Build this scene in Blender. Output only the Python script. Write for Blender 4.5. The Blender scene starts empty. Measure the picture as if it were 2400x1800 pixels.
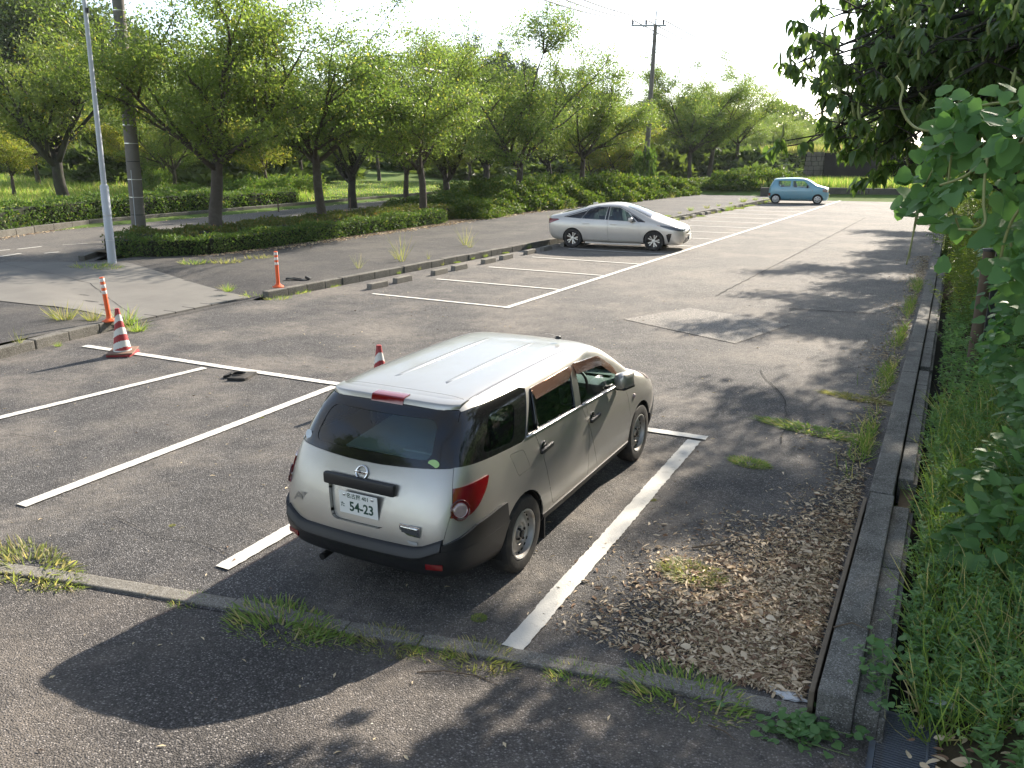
import bpy, bmesh, math, random
import numpy as np
from mathutils import Vector, Matrix
from mathutils.bvhtree import BVHTree
from mathutils.geometry import interpolate_bezier
from mathutils.interpolate import poly_3d_calc

SC = bpy.context.scene
COL = SC.collection
R = math.radians
PI = math.pi

# ------------------------------------------------------------------ camera
CAM_F, CAM_YAW, CAM_PITCH, CAM_ROLL = 1928.66, -0.48574, 0.276545, -0.004888
CAM_POS = Vector((4.6711, -8.4861, 3.0891))
_cy, _sy, _cp, _sp = math.cos(CAM_YAW), math.sin(CAM_YAW), math.cos(CAM_PITCH), math.sin(CAM_PITCH)
_f = Vector((_sy*_cp, _cy*_cp, -_sp)); _r = Vector((_cy, -_sy, 0)); _u = _r.cross(_f)
_cr, _sr = math.cos(CAM_ROLL), math.sin(CAM_ROLL)
_r2 = _r*_cr + _u*_sr; _u2 = -_r*_sr + _u*_cr
cam_data = bpy.data.cameras.new('camera'); cam = bpy.data.objects.new('camera', cam_data); COL.objects.link(cam)
cam_data.sensor_width = 36; cam_data.lens = 36*CAM_F/2400; cam_data.clip_end = 3000; cam_data.clip_start = 0.05
cam.matrix_world = Matrix(((_r2.x, _u2.x, -_f.x, CAM_POS.x), (_r2.y, _u2.y, -_f.y, CAM_POS.y), (_r2.z, _u2.z, -_f.z, CAM_POS.z), (0, 0, 0, 1)))
SC.camera = cam

# ------------------------------------------------------------------ light
SUN_ELEV, SUN_AZ = R(27.8), R(9.6)           # azimuth from +Y towards +X
sun_dir = Vector((math.sin(SUN_AZ)*math.cos(SUN_ELEV), math.cos(SUN_AZ)*math.cos(SUN_ELEV), math.sin(SUN_ELEV)))
sd = bpy.data.lights.new('sun', 'SUN'); sd.energy = 5.0; sd.angle = R(0.53); sd.color = (1.0, 0.90, 0.76)
sun = bpy.data.objects.new('sun', sd); COL.objects.link(sun)
sun.rotation_euler = (-sun_dir).to_track_quat('-Z', 'Y').to_euler(); sun.location = (20, 60, 40)
W = bpy.data.worlds.new('World'); SC.world = W; W.use_nodes = True
wn = W.node_tree; wn.nodes.clear()
wo = wn.nodes.new('ShaderNodeOutputWorld'); wb = wn.nodes.new('ShaderNodeBackground')
sky = wn.nodes.new('ShaderNodeTexSky'); sky.sky_type = 'NISHITA'; sky.sun_disc = False
sky.sun_elevation = SUN_ELEV; sky.sun_rotation = SUN_AZ
sky.air_density = 1.0; sky.dust_density = 0.6; sky.ozone_density = 1.0; sky.altitude = 30
# thin bright cloud over the sky: noise on the view direction, the same all round
tc = wn.nodes.new('ShaderNodeTexCoord'); mp = wn.nodes.new('ShaderNodeMapping'); mp.inputs['Scale'].default_value = (1.0, 1.0, 2.6)
nz = wn.nodes.new('ShaderNodeTexNoise'); nz.inputs['Scale'].default_value = 2.3; nz.inputs['Detail'].default_value = 6; nz.inputs['Roughness'].default_value = 0.55
rp = wn.nodes.new('ShaderNodeValToRGB'); rp.color_ramp.elements[0].position = 0.36; rp.color_ramp.elements[1].position = 0.66
rp.color_ramp.elements[0].color = (0.20, 0.20, 0.20, 1); rp.color_ramp.elements[1].color = (1, 1, 1, 1)
bw = wn.nodes.new('ShaderNodeRGBToBW')
cl = wn.nodes.new('ShaderNodeMix'); cl.data_type = 'RGBA'
cc = wn.nodes.new('ShaderNodeMix'); cc.data_type = 'RGBA'; cc.blend_type = 'MULTIPLY'; cc.inputs[0].default_value = 1
wn.links.new(tc.outputs['Generated'], mp.inputs[0]); wn.links.new(mp.outputs[0], nz.inputs['Vector']); wn.links.new(nz.outputs['Fac'], rp.inputs[0])
wn.links.new(sky.outputs[0], bw.inputs[0]); wn.links.new(bw.outputs[0], cc.inputs[6]); cc.inputs[7].default_value = (0.95, 1.01, 1.10, 1)
wn.links.new(rp.outputs[0], cl.inputs[0]); wn.links.new(sky.outputs[0], cl.inputs[6]); wn.links.new(cc.outputs[2], cl.inputs[7])
wn.links.new(cl.outputs[2], wb.inputs[0]); wb.inputs[1].default_value = 0.138
wn.links.new(wb.outputs[0], wo.inputs[0])
SC.view_settings.view_transform = 'Standard'; SC.view_settings.look = 'None'
SC.view_settings.exposure = 1.42; SC.view_settings.gamma = 1.0
SC.render.engine = 'CYCLES'
SC.cycles.max_bounces = 7; SC.cycles.transparent_max_bounces = 12; SC.cycles.diffuse_bounces = 3; SC.cycles.glossy_bounces = 3
SC.cycles.transmission_bounces = 4; SC.cycles.caustics_reflective = False; SC.cycles.caustics_refractive = False
SC.cycles.sample_clamp_indirect = 6
SC.cycles.use_denoising = True

# ------------------------------------------------------------------ point helpers
def ray(ox, oy):
    """direction through a point of the photograph (2212 wide overview units)"""
    k = 2400/2212
    return (_r2*((ox*k-1200)/CAM_F) - _u2*((oy*k-900)/CAM_F) + _f)
def at(ox, oy, z=0.0):
    d = ray(ox, oy); t = (z-CAM_POS.z)/d.z
    return CAM_POS + d*t
def atx(ox, oy, X):
    d = ray(ox, oy); t = (X-CAM_POS.x)/d.x
    return CAM_POS + d*t
def aty(ox, oy, Y):
    d = ray(ox, oy); t = (Y-CAM_POS.y)/d.y
    return CAM_POS + d*t
def atd(ox, oy, dist):
    d = ray(ox, oy); return CAM_POS + d*dist          # depth along the view axis
def smooth(a, b, x):
    t = min(1, max(0, (x-a)/(b-a))); return t*t*(3-2*t)

# ------------------------------------------------------------------ object helpers
def tag(o, label=None, cat=None, group=None, kind=None):
    if label: o['label'] = label
    if cat: o['category'] = cat
    if group: o['group'] = group
    if kind: o['kind'] = kind
    return o
def empty(name, loc=(0, 0, 0), rz=0.0, label=None, cat=None, group=None):
    o = bpy.data.objects.new(name, None); o.empty_display_size = 0.2
    o.location = loc; o.rotation_euler = (0, 0, rz); COL.objects.link(o)
    return tag(o, label, cat, group)
def obj(name, me, m=None, parent=None):
    if m is not None:
        for x in (m if isinstance(m, (list, tuple)) else [m]): me.materials.append(x)
    o = bpy.data.objects.new(name, me); COL.objects.link(o)
    if parent: o.parent = parent
    return o
def copy_tree(o, parent=None):
    c = o.copy(); COL.objects.link(c)
    if parent: c.parent = parent
    for ch in list(o.children): copy_tree(ch, c)
    return c
def smooth_mesh(me, on=True):
    me.polygons.foreach_set('use_smooth', [on]*len(me.polygons)); me.update()
def pydata(name, v, f, smooth=False):
    me = bpy.data.meshes.new(name); me.from_pydata([tuple(x) for x in v], [], f); me.update()
    if smooth: smooth_mesh(me)
    return me
def tri_mesh(name, V, F):
    """numpy arrays: V (n,3), F (m,3)"""
    me = bpy.data.meshes.new(name)
    me.vertices.add(len(V)); me.vertices.foreach_set('co', np.asarray(V, np.float32).ravel())
    me.loops.add(len(F)*3); me.polygons.add(len(F))
    me.loops.foreach_set('vertex_index', np.asarray(F, np.int32).ravel())
    me.polygons.foreach_set('loop_start', np.arange(0, len(F)*3, 3, dtype=np.int32))
    me.update(calc_edges=True)
    return me

class MB:
    """collects simple shapes into one mesh"""
    def __init__(s): s.bm = bmesh.new()
    def box(s, c, d, rot=None, bev=0.0, taper=None):
        r = bmesh.ops.create_cube(s.bm, size=1)
        vs = r['verts']
        for v in vs:
            v.co.x *= d[0]; v.co.y *= d[1]; v.co.z *= d[2]
            if taper and v.co.z > 0: v.co.x *= taper; v.co.y *= taper
        if bev > 0:
            es = list({e for v in vs for e in v.link_edges})
            rb = bmesh.ops.bevel(s.bm, geom=es, offset=bev, segments=2, affect='EDGES', profile=0.6)
            vs = list({v for f in rb['faces'] for v in f.verts} | {v for v in vs if v.is_valid})
        if rot is not None:
            m = rot.to_matrix() if hasattr(rot, 'to_matrix') else rot
            for v in vs: v.co = m @ v.co
        for v in vs: v.co += Vector(c)
        return vs
    def tube(s, pts, rad, seg=8, cap=True):
        pts = [Vector(p) for p in pts]; n = len(pts)
        if not hasattr(rad, '__len__'): rad = [rad]*n
        rings = []; up = None
        for i, p in enumerate(pts):
            t = (pts[min(i+1, n-1)] - pts[max(i-1, 0)])
            t = t.normalized() if t.length > 1e-9 else Vector((0, 0, 1))
            if up is None:
                a = Vector((0, 0, 1)) if abs(t.z) < 0.9 else Vector((1, 0, 0))
                up = (a - t*a.dot(t)).normalized()
            else:
                up = up - t*up.dot(t); up = up.normalized() if up.length > 1e-6 else t.orthogonal().normalized()
            w = t.cross(up)
            rings.append([s.bm.verts.new(p + (up*math.cos(2*PI*k/seg) + w*math.sin(2*PI*k/seg))*rad[i]) for k in range(seg)])
        for a, b in zip(rings, rings[1:]):
            for k in range(seg):
                s.bm.faces.new((a[k], a[(k+1) % seg], b[(k+1) % seg], b[k]))
        if cap:
            s.bm.faces.new(rings[0][::-1]); s.bm.faces.new(rings[-1])
    def lathe(s, prof, seg=24, axis='Z', c=(0, 0, 0), a0=0.0, cap=True):
        """prof: list of (radius, height)"""
        rings = []
        for (r, h) in prof:
            ring = []
            for k in range(seg):
                a = a0 + 2*PI*k/seg; x, y = r*math.cos(a), r*math.sin(a)
                p = {'Z': (x, y, h), 'X': (h, x, y), 'Y': (y, h, x)}[axis]
                ring.append(s.bm.verts.new(Vector(p)+Vector(c)))
            rings.append(ring)
        for a, b in zip(rings, rings[1:]):
            for k in range(seg): s.bm.faces.new((a[k], a[(k+1) % seg], b[(k+1) % seg], b[k]))
        if not cap: return
        if prof[0][0] > 0.002: s.bm.faces.new(rings[0][::-1])
        if prof[-1][0] > 0.002: s.bm.faces.new(rings[-1])
    def sweep(s, path, sec, frames=None):
        """carry a closed section (list of (u,v)) along a path; u across (frame vector a), v along frame vector b"""
        rings = []
        for i, p in enumerate(path):
            a, b = frames[i] if frames else (Vector((0, 1, 0)), Vector((0, 0, 1)))
            rings.append([s.bm.verts.new(Vector(p)+a*u+b*v) for u, v in sec])
        n = len(sec)
        for r0, r1 in zip(rings, rings[1:]):
            for k in range(n): s.bm.faces.new((r0[k], r0[(k+1) % n], r1[(k+1) % n], r1[k]))
        s.bm.faces.new(rings[0][::-1]); s.bm.faces.new(rings[-1])
    def prism(s, poly, z0, z1, f=lambda u, v, h: (u, v, h)):
        a = [s.bm.verts.new(f(u, v, z0)) for u, v in poly]; b = [s.bm.verts.new(f(u, v, z1)) for u, v in poly]
        n = len(poly)
        s.bm.faces.new(a[::-1]); s.bm.faces.new(b)
        for i in range(n): s.bm.faces.new((a[i], a[(i+1) % n], b[(i+1) % n], b[i]))
    def quad(s, *p): return s.bm.faces.new([s.bm.verts.new(x) for x in p])
    def mesh(s, name, smooth=False, angle=None):
        bmesh.ops.remove_doubles(s.bm, verts=s.bm.verts, dist=1e-6)
        bmesh.ops.recalc_face_normals(s.bm, faces=s.bm.faces)
        me = bpy.data.meshes.new(name); s.bm.to_mesh(me); s.bm.free()
        if smooth:
            smooth_mesh(me)
            if angle: me.set_sharp_from_angle(angle=R(angle))
        return me
    def build(s, name, m, parent=None, smooth=False, angle=None): return obj(name, s.mesh(name, smooth, angle), m, parent)

def rounded(poly, r, seg=4):
    """round the corners of a convex polygon"""
    out = []; n = len(poly)
    for i in range(n):
        p0, p, p1 = Vector(poly[i-1]), Vector(poly[i]), Vector(poly[(i+1) % n])
        rr = r[i] if hasattr(r, '__len__') else r
        a = (p0-p); b = (p1-p); la, lb = a.length, b.length
        d = min(rr, la*0.45, lb*0.45)
        if d < 1e-4: out.append((p.x, p.y)); continue
        A = p + a/la*d; B = p + b/lb*d
        for k in range(seg+1):
            t = k/seg; q = A*(1-t)**2 + p*2*t*(1-t) + B*t*t
            out.append((q.x, q.y))
    return out

# ------------------------------------------------------------------ materials
class NT:
    def __init__(s, name):
        s.m = bpy.data.materials.new(name); s.m.use_nodes = True; s.t = s.m.node_tree; s.t.nodes.clear()
        s.out = s.t.nodes.new('ShaderNodeOutputMaterial')
    def n(s, typ, ins=None, **props):
        x = s.t.nodes.new('ShaderNode'+typ)
        for k, v in props.items(): setattr(x, k, v)
        for k, v in (ins or {}).items(): s.set(x, k, v)
        return x
    def set(s, x, k, v):
        i = x.inputs[k]
        if isinstance(v, bpy.types.NodeSocket): s.t.links.new(v, i)
        else:
            if i.type == 'RGBA' and len(v) == 3: v = (*v, 1)
            i.default_value = v
    def mix(s, f, a, b, blend='MIX'):
        x = s.n('Mix', data_type='RGBA', blend_type=blend); s.set(x, 0, f); s.set(x, 6, a); s.set(x, 7, b); return x.outputs[2]
    def math(s, op, a, b=0.0, c=None):
        x = s.n('Math', operation=op); s.set(x, 0, a); s.set(x, 1, b)
        if c is not None: s.set(x, 2, c)
        return x.outputs[0]
    def ramp(s, f, *stops):
        x = s.n('ValToRGB'); s.set(x, 0, f); e = x.color_ramp.elements
        while len(e) < len(stops): e.new(0.5)
        for el, (p, c) in zip(e, stops):
            el.position = p; el.color = (c, c, c, 1) if not hasattr(c, '__len__') else (*c, 1)
        return x.outputs[0]
    def pos(s): return s.n('NewGeometry').outputs['Position']
    def objc(s): return s.n('TexCoord').outputs['Object']
    def noise(s, scale, detail=4, rough=0.55, vec=None, dist=0.0):
        x = s.n('TexNoise', {'Scale': scale, 'Detail': detail, 'Roughness': rough, 'Distortion': dist}); s.set(x, 'Vector', vec if vec is not None else s.pos()); return x.outputs['Fac']
    def vor(s, scale, feature='F1', vec=None, rnd=1.0):
        x = s.n('TexVoronoi', {'Scale': scale, 'Randomness': rnd}, feature=feature); s.set(x, 'Vector', vec if vec is not None else s.pos()); return x
    def bump(s, h, strength=0.5, dist=0.01, normal=None):
        x = s.n('Bump', {'Strength': strength, 'Distance': dist, 'Height': h})
        if normal is not None: s.set(x, 'Normal', normal)
        return x.outputs[0]
    def bsdf(s, **k):
        x = s.n('BsdfPrincipled')
        for kk, v in k.items(): s.set(x, kk.replace('_', ' '), v)
        return x
    def done(s, sh): s.t.links.new(sh if isinstance(sh, bpy.types.NodeSocket) else sh.outputs[0], s.out.inputs[0]); return s.m

def simple(name, col, rough=0.6, metal=0.0, var=0.12, scale=6.0, bump=0.0, coat=0.0, spec=0.5, dirt=None):
    t = NT(name); p = t.objc()
    n1 = t.noise(scale, 5, 0.6, p)
    c = t.mix(n1, tuple(x*(1-var) for x in col), tuple(min(1, x*(1+var)) for x in col))
    if dirt:
        n2 = t.ramp(t.noise(scale*0.6, 6, 0.65, p), (0.48, 0.0), (0.72, 1.0)); c = t.mix(t.math('MULTIPLY', n2, dirt[1]), c, dirt[0])
    b = t.bsdf(Base_Color=c, Roughness=rough, Metallic=metal, Coat_Weight=coat, Specular_IOR_Level=spec)
    if bump: t.set(b, 'Normal', t.bump(t.noise(scale*8, 4, 0.6, p), bump, 0.01))
    return t.done(b)

def leaf_mat(name, c1, c2, c3=None, trans=0.45, rough=0.5, frac3=0.06, spec=0.35, tmul=(1.38, 1.48, 0.72)):
    """leaf colour varies leaf by leaf; light passes through"""
    t = NT(name); g = t.n('NewGeometry'); ri = g.outputs['Random Per Island']
    c = t.mix(ri, c1, c2)
    oi = t.n('ObjectInfo').outputs['Random']
    c = t.mix(t.math('MULTIPLY', oi, 0.35), c, tuple(min(1, x*y) for x, y in zip(c2, (1.25, 1.1, 0.8))))
    if c3 is not None:
        sel = t.math('GREATER_THAN', t.math('FRACT', t.math('MULTIPLY', ri, 17.31)), 1-frac3)
        c = t.mix(sel, c, c3)
    b = t.bsdf(Base_Color=c, Roughness=rough, Specular_IOR_Level=spec)
    tr = t.n('BsdfTranslucent'); t.set(tr, 'Color', t.mix(1.0, c, tmul, 'MULTIPLY'))
    mx = t.n('MixShader'); t.set(mx, 0, trans); t.t.links.new(b.outputs[0], mx.inputs[1]); t.t.links.new(tr.outputs[0], mx.inputs[2])
    return t.done(mx)

def glass_mat(name, tint, f0=1.5, rough=0.0):
    t = NT(name); tr = t.n('BsdfTransparent', {'Color': tint}); gl = t.n('BsdfGlossy', {'Color': (0.95, 0.97, 1.0), 'Roughness': rough})
    fr = t.n('Fresnel', {'IOR': f0}).outputs[0]; mx = t.n('MixShader'); t.set(mx, 0, t.math('MULTIPLY', fr, 1.6))
    t.t.links.new(tr.outputs[0], mx.inputs[1]); t.t.links.new(gl.outputs[0], mx.inputs[2])
    return t.done(mx)

def paint_mat(name, col, metal=0.55, rough=0.36, coat=0.7, dust=(0.30, 0.26, 0.20)):
    t = NT(name); p = t.objc()
    fl = t.vor(900, vec=p).outputs['Color']
    c = t.mix(0.06, col, fl)
    d = t.ramp(t.noise(2.2, 6, 0.65, p), (0.45, 0.0), (0.85, 0.22)); c = t.mix(d, c, dust)
    ro = t.math('ADD', t.math('MULTIPLY', t.noise(7, 5, 0.6, p), 0.16), rough-0.08)
    b = t.bsdf(Base_Color=c, Metallic=metal, Roughness=ro, Coat_Weight=coat, Coat_Roughness=0.06)
    return t.done(b)
# ------------------------------------------------------------------ ground materials
def asphalt(name, c_dark, c_mid, dust, dust_amt=0.5, speck=0.3, agg=75.0, relief=0.010, tracks=False, pale=None):
    t = NT(name); p = t.pos()
    big = t.noise(0.55, 6, 0.62, p); mid = t.noise(3.2, 6, 0.65, p)
    if pale:                # the worn, dusty far half of the lot
        sx = t.n('SeparateXYZ', {0: p}); f = t.math('ADD', sx.outputs[1], t.math('MULTIPLY', sx.outputs[0], 0.55))
        f = t.math('ADD', f, t.math('MULTIPLY', t.math('SUBTRACT', t.noise(0.45, 6, 0.65, p), 0.5), 9.0))
        mr = t.n('MapRange', {'From Min': 2.5, 'From Max': 10.0}); t.set(mr, 'Value', f); pf = mr.outputs[0]
        c_dark = t.mix(pf, c_dark, pale[0]); c_mid = t.mix(pf, c_mid, pale[1])
    c = t.mix(t.ramp(mid, (0.3, 0.0), (0.72, 1.0)), c_dark, c_mid)
    v = t.vor(agg, vec=p); cell = t.n('SeparateColor', {0: v.outputs['Color']}).outputs[0]
    st = t.ramp(cell, (0.0, 0.62), (0.55, 0.95), (0.84, 1.3), (0.95, 2.9))
    c = t.mix(1.0, c, st, 'MULTIPLY')
    gap = t.ramp(v.outputs['Distance'], (0.25, 1.0), (0.62, 0.45)); c = t.mix(1.0, c, gap, 'MULTIPLY')
    dm = t.math('MULTIPLY', t.ramp(big, (0.45, 0.0), (0.63, 1.0)), t.ramp(t.noise(9, 5, 0.7, p), (0.30, 0.15), (0.70, 1.0)))
    c = t.mix(t.math('MULTIPLY', dm, dust_amt), c, dust)
    oil = t.math('MULTIPLY', t.ramp(t.noise(1.3, 5, 0.6, p, 0.6), (0.60, 0.0), (0.74, 0.55)), t.ramp(t.noise(0.35, 3, 0.5, p), (0.42, 0.0), (0.6, 1.0)))
    c = t.mix(oil, c, (0.045, 0.042, 0.042))
    v2 = t.vor(agg*0.35, vec=p); c2 = t.n('SeparateColor', {0: v2.outputs['Color']}).outputs[1]
    fl = t.math('MULTIPLY', t.math('GREATER_THAN', c2, 0.985), t.math('LESS_THAN', v2.outputs['Distance'], 0.22))
    c = t.mix(t.math('MULTIPLY', fl, speck*2), c, (0.42, 0.39, 0.34))
    b = t.bsdf(Base_Color=c, Roughness=0.85, Specular_IOR_Level=0.3)
    h = t.math('ADD', t.math('MULTIPLY', v.outputs['Distance'], -1.0), t.math('MULTIPLY', t.noise(agg*2.2, 3, 0.6, p), 0.5))
    h2 = t.math('ADD', h, t.math('MULTIPLY', t.noise(14, 5, 0.6, p), 1.2))
    t.set(b, 'Normal', t.bump(h2, 0.9, relief)); return t.done(b)
M = {}
M['lot'] = asphalt('lot asphalt', (0.092, 0.088, 0.087), (0.150, 0.142, 0.137), (0.28, 0.246, 0.208), 0.8, 0.4, 105, 0.008, pale=((0.195, 0.182, 0.166), (0.250, 0.231, 0.209)))
M['lane'] = asphalt('lane asphalt', (0.155, 0.138, 0.118), (0.195, 0.172, 0.147), (0.26, 0.22, 0.175), 0.5, 0.2, 110, 0.005)
M['near'] = asphalt('rough near asphalt', (0.084, 0.078, 0.076), (0.142, 0.130, 0.122), (0.235, 0.202, 0.17), 0.55, 0.6, 92, 0.012)
M['walk'] = asphalt('sidewalk asphalt', (0.070, 0.067, 0.067), (0.102, 0.096, 0.092), (0.18, 0.16, 0.135), 0.5, 0.2, 110, 0.005)
M['road'] = asphalt('road asphalt', (0.145, 0.136, 0.126), (0.185, 0.172, 0.158), (0.25, 0.22, 0.18), 0.4, 0.2, 110, 0.005)
def concrete(name, col, dark=0.5, stain=(0.06, 0.055, 0.045), amt=0.6, speck=True, sc=1.0):
    t = NT(name); p = t.pos()
    c = t.mix(t.noise(5*sc, 6, 0.65, p), tuple(x*dark for x in col), col)
    c = t.mix(t.math('MULTIPLY', t.ramp(t.noise(1.7*sc, 7, 0.7, p), (0.42, 0.0), (0.68, 1.0)), amt), c, stain)
    if speck:
        v = t.vor(160, vec=p); cell = t.n('SeparateColor', {0: v.outputs['Color']}).outputs[0]
        c = t.mix(t.math('MULTIPLY', t.math('GREATER_THAN', cell, 0.86), 0.55), c, (0.36, 0.35, 0.33))
        c = t.mix(t.math('MULTIPLY', t.math('LESS_THAN', cell, 0.25), 0.45), c, (0.035, 0.033, 0.03))
    b = t.bsdf(Base_Color=c, Roughness=0.9, Specular_IOR_Level=0.25)
    t.set(b, 'Normal', t.bump(t.math('ADD', t.noise(60, 5, 0.7, p), t.noise(9, 4, 0.6, p)), 0.55, 0.006)); return t.done(b)
M['kerb'] = concrete('weathered kerb concrete', (0.215, 0.20, 0.172), 0.5)
M['strip'] = concrete('worn strip concrete', (0.26, 0.24, 0.205), 0.6, (0.12, 0.11, 0.095), 0.6)
M['gutter'] = concrete('dark gutter concrete', (0.24, 0.23, 0.205), 0.40, (0.045, 0.045, 0.036), 0.9, True, 1.4)
M['apron'] = concrete('apron concrete', (0.20, 0.19, 0.172), 0.8, (0.14, 0.132, 0.122), 0.7, False, 0.6)
M['wall'] = concrete('retaining wall concrete', (0.17, 0.155, 0.135), 0.55, (0.05, 0.047, 0.04), 0.7, False, 0.4)
def line_mat():
    t = NT('worn white line paint'); p = t.pos()
    w = t.ramp(t.noise(7, 7, 0.72, p), (0.56, 0.0), (0.74, 0.75)); v = t.vor(75, vec=p)
    w2 = t.math('MULTIPLY', w, t.ramp(v.outputs['Distance'], (0.25, 0.25), (0.6, 1.0)))
    c = t.mix(t.noise(2.5, 5, 0.6, p), (0.54, 0.52, 0.47), (0.64, 0.62, 0.57)); c = t.mix(w2, c, (0.16, 0.145, 0.13))
    b = t.bsdf(Base_Color=c, Roughness=0.75); t.set(b, 'Normal', t.bump(t.math('MULTIPLY', v.outputs['Distance'], -1.0), 0.4, 0.004)); return t.done(b)
M['line'] = line_mat()
def soil_mat(name, a, b_, g=None):
    t = NT(name); p = t.pos(); c = t.mix(t.noise(6, 7, 0.7, p), a, b_)
    if g: c = t.mix(t.ramp(t.noise(0.35, 6, 0.65, p), (0.4, 0.0), (0.6, 1.0)), c, g)
    b = t.bsdf(Base_Color=c, Roughness=0.95, Specular_IOR_Level=0.1); t.set(b, 'Normal', t.bump(t.noise(30, 5, 0.7, p), 0.7, 0.02)); return t.done(b)
M['soil'] = soil_mat('dry soil', (0.10, 0.075, 0.05), (0.20, 0.155, 0.105))
M['lawn'] = soil_mat('lawn soil', (0.085, 0.125, 0.03), (0.14, 0.18, 0.05), (0.09, 0.155, 0.035))
M['dark'] = simple('dark gap', (0.012, 0.011, 0.010), 0.95)

# ------------------------------------------------------------------ terrain
def hgt(X, Y):
    """ground height away from the parking lot"""
    z = -0.12
    if X < -28.3: z = 0.16 + 0.035*min(60, (-28.3-X)) * 1.0
    z += 0.40*smooth(38, 100, Y)*smooth(-6, -15, X)
    if Y > 46 and X > -16: z = max(z, 0.52*smooth(46.5, 50, Y))
    if X > 4.7: z = max(z, 0.02 + 0.42*max(0, X-5.0) if Y < 46 else z)
    return z
def grid(name, x0, x1, nx, y0, y1, ny, f, m, parent=None):
    xs = np.linspace(x0, x1, nx); ys = np.linspace(y0, y1, ny)
    v = [(x, y, f(x, y)) for y in ys for x in xs]
    fc = [(j*nx+i, j*nx+i+1, (j+1)*nx+i+1, (j+1)*nx+i) for j in range(ny-1) for i in range(nx-1)]
    return obj(name, pydata(name, v, fc, True), m, parent)
def far_h(X, Y): return hgt(X, Y) - (0.45 if 3.5 < X < 14 and -9 < Y < 47 else 0.02)
v = []; 
gx = sorted(set(list(np.linspace(-600, -90, 18))+list(np.linspace(-90, 24, 77))+list(np.linspace(24, 600, 18))))
gy = sorted(set(list(np.linspace(-300, -20, 10))+list(np.linspace(-20, 130, 76))+list(np.linspace(130, 900, 22))))
v = [(x, y, far_h(x, y)) for y in gy for x in gx]; nx = len(gx)
fc = [(j*nx+i, j*nx+i+1, (j+1)*nx+i+1, (j+1)*nx+i) for j in range(len(gy)-1) for i in range(nx-1)]
ground = tag(obj('ground', pydata('ground', v, fc, True), M['lawn']), kind='structure')

def sheet(name, poly, z, m, parent=None):
    me = pydata(name, [(x, y, z) for x, y in poly], [list(range(len(poly)))]); return obj(name, me, m, parent)
KX0, KX1 = -8.33, -5.05                     # left kerb line, skewed a little from the bay grid
def kx(Y): return KX0 + (Y-4.6)*0.0723*1.0 if Y > 4.6 else KX0 - (4.6-Y)*0.02
lot = tag(sheet('parking_lot', [(4.32, -4.15), (4.32, 48.6), (-4.9, 47.0), (-8.25, 4.6), (-8.75, 4.4), (-8.75, 1.9), (-8.5, 1.4), (-8.1, -4.0), (-8.1, -6.75), (-3.5, -5.80), (-1.5, -5.33), (4.32, -4.15)][:-1], 0.0, M['lot']), kind='structure')
def ramp_z(x, y):       # the near pavement climbs towards the photographer
    d = -4.89-(0.4-x)*0.178-y
    return -0.012 + 0.165*max(0.0, d-0.05)
rxs = [-30, -20, -12, -8, -6, -4, -2, 0, 1, 2, 3, 4, 4.62]
V = []; rows = [0.0, .25, .6, 1, 1.6, 2.4, 3.4, 5, 9, 16]
for d in rows:
    for x in rxs:
        y = -4.89-(0.4-x)*0.178-d
        if x < -8: y = -4.89-8.4*0.178-d-(-8-x)*0.25
        V.append((x, y, -0.012+0.165*min(max(0, d-.05), 5)))
n = len(rxs); near = tag(obj('lower_pavement', pydata('lower_pavement', V, [(j*n+i, (j+1)*n+i, (j+1)*n+i+1, j*n+i+1) for j in range(len(rows)-1) for i in range(n-1)], True), M['near']), kind='structure')
# lane: the lighter strip of asphalt beside the bays, and a patch
patch = tag(sheet('asphalt_patch', [(-0.62, 6.05), (1.75, 4.95), (2.3, 7.0), (0.2, 7.75)], 0.008, asphalt('patch asphalt', (0.26, 0.243, 0.22), (0.31, 0.288, 0.26), (0.30, 0.26, 0.215), 0.4, 0.2, 110, 0.004)), kind='structure')
rng = random.Random(3)
def crack(name, pts, w, parent):
    V = []; n = len(pts); F = []
    P = []
    for a, b in zip(pts, pts[1:]):
        a, b = Vector(a), Vector(b); k = max(2, int((b-a).length/0.25))
        for i in range(k): P.append(a+(b-a)*(i/k))
    P.append(Vector(pts[-1]))
    for i, p in enumerate(P):
        t = (P[min(i+1, len(P)-1)]-P[max(0, i-1)]).normalized(); q = Vector((-t.y, t.x))
        o = q*rng.uniform(-0.02, 0.02); ww = w*rng.uniform(0.5, 1.2)
        V += [(*(p+o-q*ww/2), 0.0122), (*(p+o+q*ww/2), 0.0122)]
    F = [(2*i, 2*i+1, 2*i+3, 2*i+2) for i in range(len(P)-1)]
    return obj(name, pydata(name, V, F), M['dark'], parent)
def p2(ox, oy): q = at(ox, oy); return (q.x, q.y)
crack('crack', [p2(1870, 470), p2(1700, 560), p2(1545, 640)], 0.03, lot)
crack('crack', [p2(1545, 640), p2(1425, 640), p2(1700, 622)], 0.012, lot)
crack('crack', [p2(1705, 668), p2(1780, 672), p2(1900, 678)], 0.05, lot)
crack('crack', [p2(900, 720), p2(1010, 712), p2(1120, 722), p2(1260, 716)], 0.010, lot)
crack('crack', [p2(420, 700), p2(520, 712), p2(640, 706), p2(720, 720)], 0.009, lot)
crack('crack', [p2(1640, 800), p2(1700, 870), p2(1690, 960)], 0.012, lot)
crack('crack', [p2(250, 1120), p2(330, 1160), p2(420, 1170), p2(500, 1200)], 0.008, lot)
crack('crack', [p2(20, 938), p2(70, 945), p2(125, 952)], 0.012, lot)

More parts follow.
